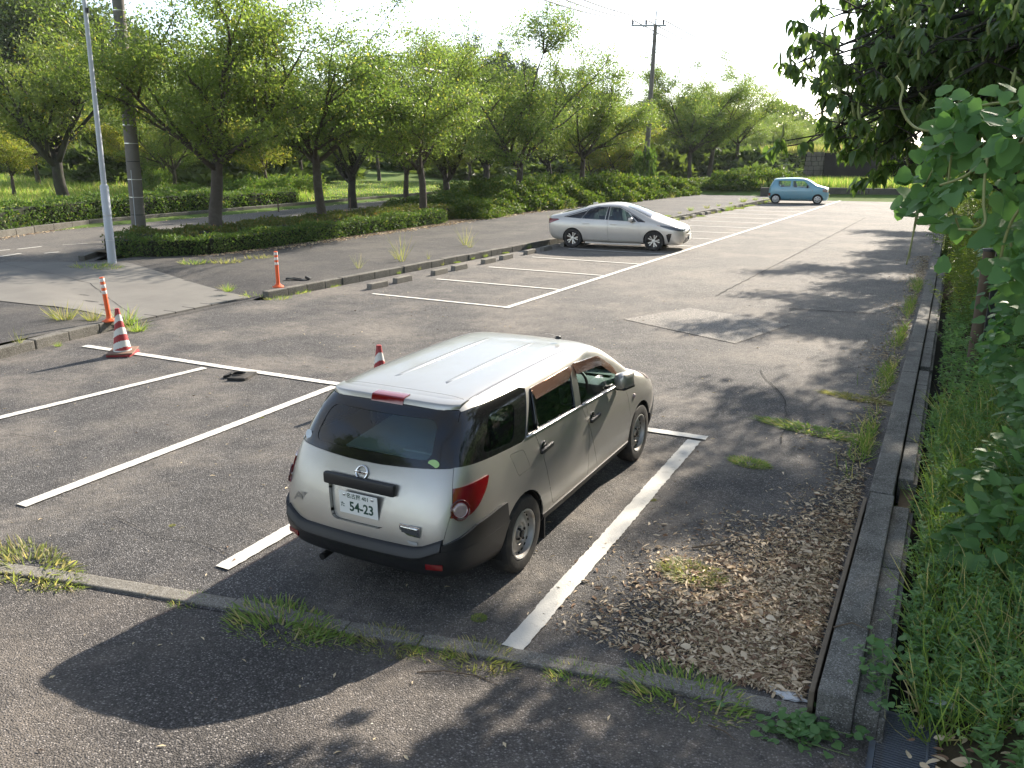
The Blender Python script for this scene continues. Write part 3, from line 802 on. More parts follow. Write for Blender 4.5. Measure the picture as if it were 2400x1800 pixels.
# ------------------------------------------------------------------ the estate car in the near bay
VX, VY0 = 1.285, -4.39
van = empty('estate_car', (VX, VY0, 0), R(0.0), 'champagne silver estate car with black bumpers parked in the nearest bay', 'car')
vst = [
 stn((.10, .025, .075, .17, .33, .50), (.66, .71, .70, .64, .56, .475), (.30, .46, .74, 1.075, 1.28, 1.415), .040, b=.055),
 stn((.30, .20, .22, .30, .44, .60), (.74, .795, .800, .745, .655, .555), (.26, .46, .74, 1.085, 1.285, 1.420), .045),
 stn((.60, .55, .55, .60, .68, .78), (.775, .83, .838, .785, .690, .590), (.22, .45, .75, 1.075, 1.285, 1.425), .05),
 stn(1.20, (.79, .838, .848, .800, .712, .618), (.21, .45, .76, 1.045, 1.28, 1.430), .052),
 stn(1.95, (.79, .838, .848, .803, .718, .625), (.21, .45, .76, 1.01, 1.27, 1.436), .052),
 stn((2.5, 2.5, 2.5, 2.5, 2.5, 2.48), (.79, .838, .848, .803, .718, .625), (.21, .45, .76, .985, 1.25, 1.428), .052),
 stn((2.8, 2.8, 2.8, 2.8, 2.78, 2.74), (.79, .838, .848, .803, .722, .630), (.21, .45, .76, .975, 1.21, 1.392), .05, tb=.03),
 stn((3.1, 3.1, 3.1, 3.1, 3.1, 3.08), (.79, .838, .848, .800, .745, .665), (.21, .45, .755, .965, 1.09, 1.215), .05, tb=.09),
 stn((3.4, 3.4, 3.4, 3.4, 3.4, 3.38), (.79, .838, .846, .800, .765, .700), (.21, .45, .75, .94, .99, 1.045), .045, tb=.10),
 stn((3.62, 3.62, 3.62, 3.62, 3.6, 3.56), (.79, .838, .845, .797, .755, .69), (.21, .45, .735, .885, .925, .955), .05, tb=.06),
 stn((3.95, 3.95, 3.95, 3.95, 3.95, 3.92), (.785, .83, .838, .785, .73, .66), (.21, .45, .70, .815, .855, .88), .045),
 stn((4.18, 4.22, 4.2, 4.18, 4.16, 4.14), (.74, .79, .79, .74, .69, .62), (.22, .45, .65, .745, .78, .80), .035),
 stn((4.26, 4.32, 4.30, 4.27, 4.25, 4.23), (.60, .68, .68, .64, .60, .55), (.24, .44, .62, .72, .76, .785), .03, b=.09),
]
for s_ in vst:
    s_['w'] = [w_*0.982 for w_ in s_['w']]
    if s_['w'][0] > .765: s_['w'][0] = .822; s_['z'][0] = .185
    s_['z'] = [z_-0.034*smooth(.74, 1.3, z_) for z_ in s_['z']]
    if s_['z'][5] > 1.15: s_['w'][5] += .030; s_['w'][4] += .016; s_['z'][5] += .040; s_['z'][4] += .026; s_['c'] -= .040
    s_['y'] = [y_-0.07*smooth(3.5, 4.2, y_) for y_ in s_['y']]
for k_, d_ in ((3, .035), (4, .012)):
    for i_, f_ in ((0, 1), (1, 1), (2, .8), (3, .35)): vst[i_]['z'][k_] -= d_*f_
vbm = lattice_skin(vst, sub=3)
sk = Skin(vbm)
arch_cut(sk, .955, .31, .335); arch_cut(sk, 3.555, .31, .335)
arch_liner(van, .955, .31, .335, .50, .80, M['dark']); arch_liner(van, 3.555, .31, .335, .50, .80, M['dark'])
def both(poly, axis='x', filt=None):
    out = []
    for s in (1, -1): out.append((s, sk.region(poly, axis, filt or side_f(s))))
    return out
rear_f = lambda f: f.normal.y < -0.18 and f.calc_center_median().y < 1.0
# --- side glass: black outer panels with clear inner panes
def glazing(poly_out, poly_in, parent, mo, mi, name='window', off=-0.004, axis='x', filt=None, sym=True):
    res = []
    for s in ((1, -1) if sym else (1,)):
        fl = filt or side_f(s)
        inner = sk.extract(sk.region(poly_in, axis, fl))
        outer = sk.extract(sk.region(poly_out, axis, fl))
        o = sk.panel(outer, name, mo, parent, off, 0.006)
        i = sk.panel(inner, 'pane', mi, o, off-0.004, 0.0)
        res.append(o)
    return res
# rear quarter: wraps from the tailgate corner to the rear door
glazing([(.135, 1.062), (1.01, 1.015), (1.07, 1.03), (1.265, 1.350), (1.20, 1.372), (.60, 1.372), (.50, 1.362)], rounded([(.50, 1.085), (.90, 1.055), (1.05, 1.298), (.72, 1.318)], .07), van, M['trim'], M['glass_dark'], 'quarter_window', filt=None)
# windows of the doors
wr = rounded([(1.085, 1.040), (1.965, 1.005), (2.045, 1.330), (1.31, 1.328)], .025)
wf = rounded([(2.105, 1.000), (3.06, .960), (2.93, 1.12), (2.66, 1.292), (2.14, 1.340)], [.02, .03, .12, .12, .03])
doors = []
for s in (1, -1):
    pr = sk.extract(sk.region(wr, 'x', side_f(s))); pf = sk.extract(sk.region(wf, 'x', side_f(s)))
    dr = sk.extract(sk.region([(1.055, 1.030), (1.11, .90), (1.23, .715), (1.345, .54), (1.445, .385), (1.460, .345), (2.185, .335), (2.188, .80), (2.095, .992), (2.075, 1.002)], 'x', side_f(s)))
    df = sk.extract(sk.region([(2.193, .335), (3.225, .328), (3.235, .60), (3.17, .80), (3.09, .950), (2.10, .998), (2.193, .80)], 'x', side_f(s)))
    for nb_, gl, yy, nm in ((dr, pr, 1.31, 'rear_door'), (df, pf, 2.285, 'front_door')):
        d = sk.panel(nb_, nm, M['van_paint'], van, 0.0, 0.03, 0.005)
        doors.append((s, d))
        sk.panel(gl, 'window', M['glass'] if nm == 'front_door' else M['glass_dark'], d, -0.012)
        # rubber seal round the window
        pl_ = (wr if nm == 'rear_door' else wf); pts = []
        for q in pl_+[pl_[0]]:
            hit = sk.tree.ray_cast(Vector((s*3, q[0], q[1])), Vector((-s, 0, 0))); pts.append(hit[0]-Vector((s*.002, 0, 0)))
        mb = MB(); mb.tube(pts, .0085, 6, False); mb.build('window_seal', M['trim'], d, True)
        # handle on its dished seat
        hz = .875 if nm == 'rear_door' else .835
        P, n_, _, _ = sk.tree.ray_cast(Vector((s*3, yy, hz)), Vector((-s, 0, 0)))
        mb = MB(); mb.box((0, 0, 0), (0.030, 0.205, 0.036), bev=0.013); o = mb.build('handle', M['plastic'], d, True, 40)
        o.location = (P.x+s*0.022, yy+.015, hz); o.rotation_euler = (R(3), 0, 0)
        mb = MB(); mb.lathe([(0.001, 0.002), (0.052, 0.003), (0.056, 0.0)], 20, 'X'); o = mb.build('handle_recess', M['trim'], d, True); o.location = (P.x-(0 if s > 0 else 0), yy, hz+.003); o.rotation_euler = (0, 0, 0 if s > 0 else PI)
# windscreen and tailgate glass
ws = rounded([(-.66, 3.47), (.66, 3.47), (.535, 2.74), (-.535, 2.74)], .06)
top_f = lambda f: f.normal.z > 0.2 and 2.5 < f.calc_center_median().y < 3.7
g = sk.extract(sk.region([(-.70, 3.44), (.70, 3.44), (.56, 2.70), (-.56, 2.70)], 'z', top_f)); sk.panel(g, 'windscreen', M['glass'], van, -0.004)
# tailgate glass: dark border, clear middle
g_in = sk.extract(sk.region(rounded([(-.50, 1.09), (.50, 1.09), (.455, 1.322), (-.455, 1.322)], .07), 'y', rear_f))
g_out = sk.extract(sk.region(rounded([(-.66, 1.055), (0, 1.02), (.66, 1.055), (.555, 1.372), (0, 1.385), (-.555, 1.372)], [.02, .3, .02, .02, .3, .02]), 'y', lambda f: f.normal.y < -0.05 and f.calc_center_median().y < .9))
bay = sk.extract(sk.region(rounded([(-.285, .865), (.285, .865), (.215, .615), (-.215, .615)], .045), 'y', rear_f))
tg = sk.extract(sk.region(rounded([(-.665, .60), (-.60, .50), (.60, .50), (.665, .60), (.695, .80), (.650, 1.05), (.560, 1.372), (0, 1.385), (-.560, 1.372), (-.650, 1.05), (-.695, .80)], .02), 'y', lambda f: f.normal.y < -0.12 and f.calc_center_median().y < .8))
tail = sk.panel(tg, 'tailgate', M['van_paint'], van, 0.002, 0.03, 0.003)
o = sk.panel(g_out, 'rear_window', M['trim'], tail, 0.001, 0.006)
sk.panel(g_in, 'pane', M['glass'], o, -0.003)
M['red_deep'] = simple('deep red lamp ring', (0.07, 0.002, 0.004), 0.15, coat=.8)
def ring(name, R0, r0, m, parent, c, n_, seg=28):
    mb = MB(); mb.tube([(R0*math.cos(2*PI*k/seg), R0*math.sin(2*PI*k/seg), 0) for k in range(seg+1)], r0, 8, False); o = mb.build(name, m, parent, True); o.location = c; o.rotation_euler = n_.to_track_quat('Z', 'Y').to_euler(); return o
# tail lamps: red lens wrapping the corner
for s in (1, -1):
    lp = sk.extract(sk.region(rounded([(.05, .925), (.05, .76), (.24, .735), (.34, .78), (.45, .87), (.50, .945)], [.01, .02, .05, .04, .04, .02]), 'x', lambda f: f.calc_center_median().x*s > .62 and f.calc_center_median().y < .8))
    lo = sk.panel(lp, 'tail_lamp', M['red_lens'], van, 0.012, 0.03)
    P, n_, _, _ = sk.tree.ray_cast(Vector((s*1.3, -.6, .792)), (Vector((s*.69, .24, .792))-Vector((s*1.3, -.6, .792))).normalized())
    n_ = n_.normalized(); mb = MB(); mb.lathe([(0.001, .017), (.030, .0165), (.043, .0145), (.046, .012), (.050, .015), (.052, .010), (.052, -.01)], 24, 'Z')
    ring('lens_ring', .066, .006, M['red_deep'], lo, P+n_*.013, n_)
    ro = mb.build('reverse_lens', M['clear_lens'], lo, True, 40); ro.location = P; ro.rotation_euler = n_.to_track_quat('Z', 'Y').to_euler()
# bumpers and sills of black plastic
rb = sk.extract(sk.region([(-.2, .0), (.95, .0), (.95, .53), (-.2, .53)], 'x', lambda f: f.calc_center_median().y < .9))
sk.panel(rb, 'rear_bumper', M['plastic'], van, 0.024, 0.05)
for s in (1, -1):
    rb = sk.extract(sk.region([(.0, .53), (.69, .53), (.665, .682), (.60, .684), (.30, .66), (.12, .60)], 'x', lambda f: f.calc_center_median().x*s > .58 and f.calc_center_median().y < .9)); sk.panel(rb, 'bumper_corner', M['plastic'], van, 0.022, 0.04)
fb = sk.extract(sk.region([(3.3, .0), (4.6, .0), (4.6, .56), (3.9, .56), (3.85, .42), (3.3, .2)], 'x', lambda f: f.calc_center_median().y > 3.55))
sk.panel(fb, 'front_bumper', M['plastic'], van, 0.012, 0.05)
for s in (1, -1):
    sl = sk.extract(sk.region([(1.2, .0), (3.30, .0), (3.30, .318), (1.2, .328)], 'x', lambda f: f.calc_center_median().x*s > .4)); sk.panel(sl, 'sill', M['plastic'], van, 0.006, 0.02)
# rear ledge of the bumper
pts = []
for k in range(21):
    x = -.66+1.32*k/20; hit = sk.tree.ray_cast(Vector((x, -2, .49)), Vector((0, 1, 0))); pts.append(hit[0]+Vector((0, 0, .02+.07*max(0, abs(x)-.5)/.16)))
mb = MB(); mb.sweep(pts, rounded([(-.055, -.05), (.05, -.05), (.05, .03), (-.020, .032)], .02, 3)); mb.build('bumper_step', M['plastic'], van, True, 50)
# head lamps
for s in (1, -1):
    hl = sk.extract(sk.region(rounded([(3.86, .80), (4.4, .66), (4.4, .76), (4.0, .86), (3.75, .885)], .03), 'x', lambda f: f.calc_center_median().x*s > .42 and f.calc_center_median().y > 3.7)); sk.panel(hl, 'headlight', M['clear_lens'], van, 0.006, 0.02)
# fuel flap
fl = sk.extract(sk.region(rounded([(.80, .985), (1.00, .965), (1.07, .80), (.88, .795)], .03), 'x', side_f(1))); sk.panel(fl, 'fuel_flap', M['van_paint'], van, 0.0, 0.012, 0.003)
# roof panel between its ditches
rf = sk.extract(sk.region([(-.535, .62), (.535, .62), (.555, 2.60), (-.555, 2.60)], 'z', lambda f: f.normal.z > .5 and f.calc_center_median().z > 1.2))
roof = sk.panel(rf, 'roof', M['van_paint'], van, 0.0, 0.02, 0.004)
for s in (1, -1):      # two long pressed ribs
    pts = []
    for k in range(13):
        y = .80+1.55*k/12; P, n_, _, _ = sk.tree.ray_cast(Vector((s*.22, y, 3)), Vector((0, 0, -1))); pts.append(P+Vector((0, 0, -.0105+.006*math.sin(PI*k/12))))
    mb = MB(); mb.sweep([p+Vector((0, 0, .0075)) for p in pts], [(-.034, -.006), (-.016, .0025), (.016, .0025), (.034, -.006)], [(Vector((1, 0, 0)), Vector((0, 0, 1)))]*13); mb.build('roof_rib', M['van_paint'], roof, True)
    for y0_, y1_ in ((.62, 2.62),):
        pts = []
        for k in range(15):
            y = y0_+(y1_-y0_)*k/14; P, n_, _, _ = sk.tree.ray_cast(Vector((s*(.541+.0135*k/14), y, 3)), Vector((0, 0, -1))); pts.append(P-Vector((0, 0, .006)))
        mb = MB(); mb.tube(pts, .0075, 6); mb.build('roof_ditch', M['trim'], roof)
# hood seams and the rest of the skin
hd = sk.extract(sk.region(rounded([(-.66, 3.56), (.66, 3.56), (.64, 3.95), (.54, 4.22), (-.54, 4.22), (-.64, 3.95)], .03), 'z', lambda f: f.normal.z > .3 and f.calc_center_median().y > 3.4)); sk.panel(hd, 'bonnet', M['van_paint'], van, 0.0, 0.02, 0.003)
sk.panel(sk.bm, 'body', M['van_paint'], van, 0.0, 0.012)
# tailgate furniture
def on_rear(x, z, off=0.0):
    P, n_, _, _ = sk.tree.ray_cast(Vector((x, -2, z)), Vector((0, 1, 0))); n2 = sk.normal(P); return P+n2*off, n2
P, n_ = on_rear(0, .955, .012)
def ring(name, R0, r0, m, parent, c, n_, seg=28):
    mb = MB(); mb.tube([(R0*math.cos(2*PI*k/seg), R0*math.sin(2*PI*k/seg), 0) for k in range(seg+1)], r0, 8, False); o = mb.build(name, m, parent, True); o.location = c; o.rotation_euler = n_.to_track_quat('Z', 'Y').to_euler(); return o
right = Vector((1, 0, 0)); up = n_.cross(right)
fm = frame_mat(P, (1, 0, 0), (0, 0, 1) if True else up)
em = ring('emblem', .046, .0075, M['chrome'], tail, P, n_)
mb = MB(); mb.box((0, 0, .003), (.112, .022, .008), bev=.003); o = mb.build('emblem_bar', M['chrome'], tail); o.matrix_local = frame_mat(P, (1, 0, 0), Vector((0, 0, 1)))
text_mesh('emblem_lettering', 'NISSAN', .017, M['trim'], tail, frame_mat(P+n_*.0085, (1, 0, 0), (0, 0, 1)), .0005, .0006, 1.15)
# black handle strip above the plate
P, n_ = on_rear(0, .885, .008)
mb = MB(); mb.box((0, 0, 0), (.60, .085, .045), bev=.016); o = mb.build('tailgate_handle', M['plastic'], tail, True, 40); o.matrix_local = frame_mat(P+n_*.012, (1, 0, 0), (0, 0, 1))
# the plate sits in a pressed recess
sk.panel(bay, 'plate_recess', M['van_paint'], tail, -.027)
P, n_ = on_rear(0, .742, .0)
pl_m = frame_mat(P-n_*.006, (1, 0, 0), (0, -.02, 1))
mb = MB(); mb.box((0, 0, 0), (.33, .165, .006), bev=.0025); o = mb.build('number_plate', M['white_plate'], tail); o.matrix_local = pl_m
NP = o
tp = Matrix.Translation((-0.002, .053, .0036)); text_mesh('plate_lettering', '名古屋 401', .040, M['green_ink'], NP, tp, .0006, .0004)
text_mesh('plate_lettering', 'た', .040, M['green_ink'], NP, Matrix.Translation((-.135, -.020, .0036)), .0006, .0006)
text_mesh('plate_lettering', '54-23', .098, M['green_ink'], NP, Matrix.Translation((.026, -.026, .0036)), .0006, .0022, .92)
for x in (-.118, .122):
    mb = MB(); mb.lathe([(.011, 0), (.011, .004), (.006, .007), (.001, .007)], 12, 'Z', (x, .060, .003)); mb.build('plate_seal', M['chrome_soft'], NP, True, 40)
# chrome catch, embossed badge, label
P, n_ = on_rear(.43, .645, .004); mb = MB(); mb.box((0, 0, 0), (.165, .075, .012), bev=.005); o = mb.build('catch', M['chrome'], tail, True, 40); o.matrix_local = frame_mat(P, (1, 0, 0), (0, 0, 1))
mb = MB(); mb.box((0, -.004, .0065), (.128, .030, .003)); mb.build('catch_recess', M['cabin'], o); mb = MB(); mb.box((.0, .020, .010), (.135, .012, .010), bev=.003); mb.build('catch_lip', M['chrome'], o)
P, n_ = on_rear(.43, .565, .002); mb = MB(); mb.box((0, 0, 0), (.13, .022, .002)); o = mb.build('label', M['cabin_light'], tail); o.matrix_local = frame_mat(P, (1, 0, 0), (0, 0, 1))
P, n_ = on_rear(-.50, .70, .002); text_mesh('embossed_badge', 'AD', .085, M['van_paint'], tail, frame_mat(P, (1, 0.22, 0), (0, 0, 1)), .003, .001, 1.35)
# stickers in the glass
P, n_ = on_rear(.52, 1.075, .004); mb = MB(); mb.lathe([(.001, .001), (.034, .001), (.036, 0)], 24, 'Z'); o = mb.build('sticker', simple('pale green sticker', (0.35, 0.55, 0.22), 0.5), tail); o.matrix_local = frame_mat(P, (1, .1, 0), (0, .3, 1)) @ Matrix.Diagonal((1.2, .8, 1, 1))
P, n_ = on_rear(-.585, 1.10, .004); mb = MB(); mb.lathe([(.001, .001), (.033, .001), (.035, 0)], 24, 'Z'); o = mb.build('sticker', simple('white round sticker', (0.6, 0.66, 0.72), 0.5), tail); o.matrix_local = frame_mat(P, (1, -.2, 0), (0, .3, 1))
# spoiler lip and high brake lamp
pts = []
for k in range(25):
    x = -.545+1.09*k/24; P, n_, _, _ = sk.tree.ray_cast(Vector((x, -2, 1.396-.012*abs(x/.545)**2)), Vector((0, 1, 0))); pts.append(P+Vector((0, 0, .0)))
sec = rounded([(-.030, -.030), (.05, -.030), (.10, .034), (-.012, .022)], .014, 3)
mb = MB(); mb.sweep(pts, sec); mb.build('spoiler', M['van_paint'], tail, True, 50)
sec2 = rounded([(-.038, -.036), (.03, -.036), (.07, .036), (-.018, .029)], .010, 3)
mb = MB(); mb.sweep(pts[9:16], sec2); mb.build('brake_lamp', M['red_lens'], tail, True, 50)
# bumper reflectors
for s in (1, -1):
    P, n_ = on_rear(s*.60, .42, .026); mb = MB(); mb.box((0, 0, 0), (.12, .042, .014), bev=.006); o = mb.build('reflector', M['red_lens'], van, True, 50); o.matrix_local = frame_mat(P, (1, s*.32, 0), (0, 0, 1))
# wind visors over the side windows
for s in (1, -1):
    for run in (((1.32, 1.338), (2.06, 1.340)), ((2.11, 1.347), (2.66, 1.302), (2.92, 1.150), (3.03, 1.03))):
        V = []; F = []; n = 16; P_ = [Vector(q) for q in run]; L = [0]
        for a, b in zip(P_, P_[1:]): L.append(L[-1]+(b-a).length)
        for k in range(n+1):
            d = L[-1]*k/n; i = max(j for j in range(len(L)) if L[j] <= d+1e-9); i = min(i, len(P_)-2)
            q = P_[i]+(P_[i+1]-P_[i])*((d-L[i])/(L[i+1]-L[i])); t = (P_[i+1]-P_[i]).normalized(); dn = Vector((t.y, -t.x))
            wd = .082*min(1, 4*(1-k/n)+.25)
            for e in (0.0, .5, 1.0):
                qq = q+dn*wd*e; hit = sk.tree.ray_cast(Vector((s*3, qq.x, qq.y)), Vector((-s, 0, 0)))
                V.append(hit[0]+Vector((s*(.008+.022*e*(1-e*.3)), 0, 0)))
        for k in range(n):
            for e in range(2): F.append((k*3+e, k*3+e+1, (k+1)*3+e+1, (k+1)*3+e))
        obj('wind_visor', pydata('wind_visor', V, F, True), M['visor'], [d for ss, d in doors if ss == s and d.name.startswith('rear_door' if run[0][0] < 2 else 'front_door')][0])
# chrome-grey belt strips and the slim quarter bar in the rear door window
for s in (1, -1):
    for a, b, pre in (((1.075, 1.030), (2.08, .998), 'rear_door'), ((2.10, .994), (3.08, .952), 'front_door')):
        d = [d for ss, d in doors if ss == s and d.name.startswith(pre)][0]; pts = []
        for k in range(9):
            q = Vector(a)+(Vector(b)-Vector(a))*k/8; hit = sk.tree.ray_cast(Vector((s*3, q.x, q.y)), Vector((-s, 0, 0))); pts.append(hit[0]+Vector((s*.003, 0, 0)))
        mb = MB(); mb.tube(pts, .009, 6); mb.build('belt_strip', M['trim'] if False else M['chrome_soft'], d, True)
    d = [d for ss, d in doors if ss == s and d.name.startswith('rear_door')][0]; pts = []
    for k in range(6):
        q = Vector((1.33, 1.33))+(Vector((1.26, 1.03))-Vector((1.33, 1.33)))*k/5; q.x += -.0; hit = sk.tree.ray_cast(Vector((s*3, q.x, q.y)), Vector((-s, 0, 0))); pts.append(hit[0]-Vector((s*.004, 0, 0)))
    mb = MB(); mb.tube(pts, .013, 6); mb.build('window_bar', M['trim'], d, True)
# mirrors, marker lamp, antenna
for s in (1, -1):
    mb = MB(); mb.box((0, 0, 0), (.125, .215, .155), bev=.052); o = mb.build('wing_mirror', M['van_paint'], van, True, 60); o.location = (s*.89, 2.86, 1.045); o.rotation_euler = (0, R(-6)*s, s*R(-12))
    mb = MB(); mb.box((s*-.05, .07, -.070), (.12, .09, .035), bev=.012); mb.box((0, 0, -.066), (.105, .19, .03), bev=.012); mb.build('mirror_arm', M['plastic'], o)
    hit = sk.tree.ray_cast(Vector((s*3, 3.34, .755)), Vector((-s, 0, 0))); mb = MB(); mb.lathe([(.024, -.005), (.022, .010), (.012, .016), (.001, .017)], 16, 'X'); o = mb.build('side_marker', M['clear_lens'], van, True); o.location = hit[0]; o.rotation_euler = (0, 0, 0 if s > 0 else PI)
    for w_y in (.955, 3.555): wheel(van, s*.822, w_y, .302, s, 'rubber', 'steel', rim_r=.192)
    mb = MB(); mb.box((s*.72, 1.33, .21), (.18, .02, .22)); mb.build('mud_flap', M['plastic'], van)
mb = MB(); mb.lathe([(.03, 0), (.022, .02), (.001, .03)], 12, 'Z', (.40, 2.45, 1.470)); mb.tube([(.40, 2.45, 1.49), (.385, 2.20, 1.565)], [.004, .002], 6); mb.build('antenna', M['plastic'], van)
# cabin
mb = MB()
mb.box((0, 2.1, .42), (1.46, 3.0, .06)); mb.box((0, .75, .80), (1.30, 1.0, .04)); mb.build('cabin_floor', M['cabin'], van)
mb = MB(); mb.box((0, 3.12, .82), (1.40, .42, .28), bev=.08); mb.box((0, 3.30, .93), (1.30, .36, .06), bev=.03); mb.build('dashboard', M['cabin_light'], van, True, 50)
for s in (1, -1):
    mb = MB(); mb.box((s*.36, 2.35, .58), (.50, .52, .16), bev=.05); mb.box((s*.36, 2.06, .88), (.48, .14, .62), Matrix.Rotation(R(14), 3, 'X'), bev=.05); mb.box((s*.36, 1.97, 1.25), (.27, .09, .17), Matrix.Rotation(R(10), 3, 'X'), bev=.035); mb.build('front_seat', M['cabin'], van, True, 50)
mb = MB(); mb.box((0, 1.48, .58), (1.25, .50, .15), bev=.05); mb.box((0, 1.20, .84), (1.25, .12, .50), Matrix.Rotation(R(15), 3, 'X'), bev=.04); mb.build('rear_seat', M['cabin'], van, True, 50)
o = ring('steering_wheel', .185, .014, M['plastic'], van, (.36, 2.78, .93), Vector((0, -.85, .5)).normalized(), 32)
mb = MB(); mb.box((0, 0, -.01), (.36, .03, .02)); mb.box((0, -.08, -.01), (.03, .16, .02)); mb.lathe([(.06, -.02), (.06, .01), (.001, .02)], 16, 'Z'); o2 = mb.build('wheel_hub', M['plastic'], van); o2.location = o.location; o2.rotation_euler = o.rotation_euler
mb = MB(); mb.box((0, .78, 1.02), (.80, .70, .015), Matrix.Rotation(R(6), 3, 'X')); mb.box((.20, .62, .93), (.30, .22, .16), bev=.01); mb.build('cargo_board', M['cabin_pale'], van)
mb = MB(); mb.box((.40, .80, 1.17), (.02, .55, .02)); mb.build('cargo_rail', M['cabin_light'], van)
# number-plate underside, exhaust
mb = MB(); mb.tube([(-.42, .10, .215), (-.42, .5, .24)], .026, 12); mb.build('exhaust_pipe', M['dark'], van)
mb = MB(); mb.box((0, 2.2, .25), (1.2, 3.6, .10)); mb.box((0, .955, .31), (1.3, .10, .10)); mb.box((0, 3.555, .31), (1.3, .10, .10)); mb.build('underbody', M['dark'], van)
# ------------------------------------------------------------------ the pale silver hatchback saloon
M['pearl'] = paint_mat('pale silver pearl paint', (0.66, 0.61, 0.55), 0.25, 0.32, 0.7)
car = empty('hatchback_saloon', (0, 0, 0), 0, 'pale silver wedge shaped hatchback parked across the middle of the far row', 'car')
pst = [
 stn((.14, .03, .02, .04, .06, .10), (.66, .74, .79, .78, .74, .66), (.26, .45, .70, .90, .985, 1.03), .03, b=.07),
 stn((.30, .18, .16, .18, .20, .26), (.75, .83, .85, .825, .77, .66), (.24, .45, .70, .91, 1.0, 1.055), .04),
 stn(.80, (.78, .855, .872, .84, .74, .60), (.20, .44, .70, .92, 1.06, 1.165), .05),
 stn(1.35, (.78, .86, .878, .845, .715, .575), (.18, .43, .70, .93, 1.16, 1.32), .06),
 stn(1.95, (.78, .86, .878, .845, .70, .565), (.18, .43, .69, .925, 1.21, 1.40), .065),
 stn(2.40, (.78, .86, .878, .845, .70, .565), (.18, .43, .69, .915, 1.20, 1.40), .065),
 stn(2.80, (.78, .86, .878, .845, .715, .59), (.18, .43, .69, .90, 1.15, 1.30), .065, tb=.03),
 stn(3.20, (.78, .86, .878, .84, .745, .64), (.18, .43, .69, .89, 1.03, 1.14), .06, tb=.10),
 stn(3.55, (.78, .86, .876, .84, .79, .70), (.18, .43, .70, .875, .93, .975), .07, tb=.12),
 stn(3.92, (.78, .86, .872, .83, .77, .66), (.18, .43, .70, .82, .86, .895), .06),
 stn((4.26, 4.30, 4.28, 4.26, 4.24, 4.20), (.79, .84, .84, .79, .72, .60), (.18, .40, .66, .745, .78, .81), .05),
 stn((4.42, 4.46, 4.44, 4.41, 4.38, 4.36), (.68, .74, .73, .68, .60, .50), (.18, .36, .62, .69, .72, .745), .035, b=.13),
]
M['lamp_dark'] = simple('smoked lamp glass', (0.10, 0.105, 0.11), 0.06, .3, .4, 20, coat=1.0)
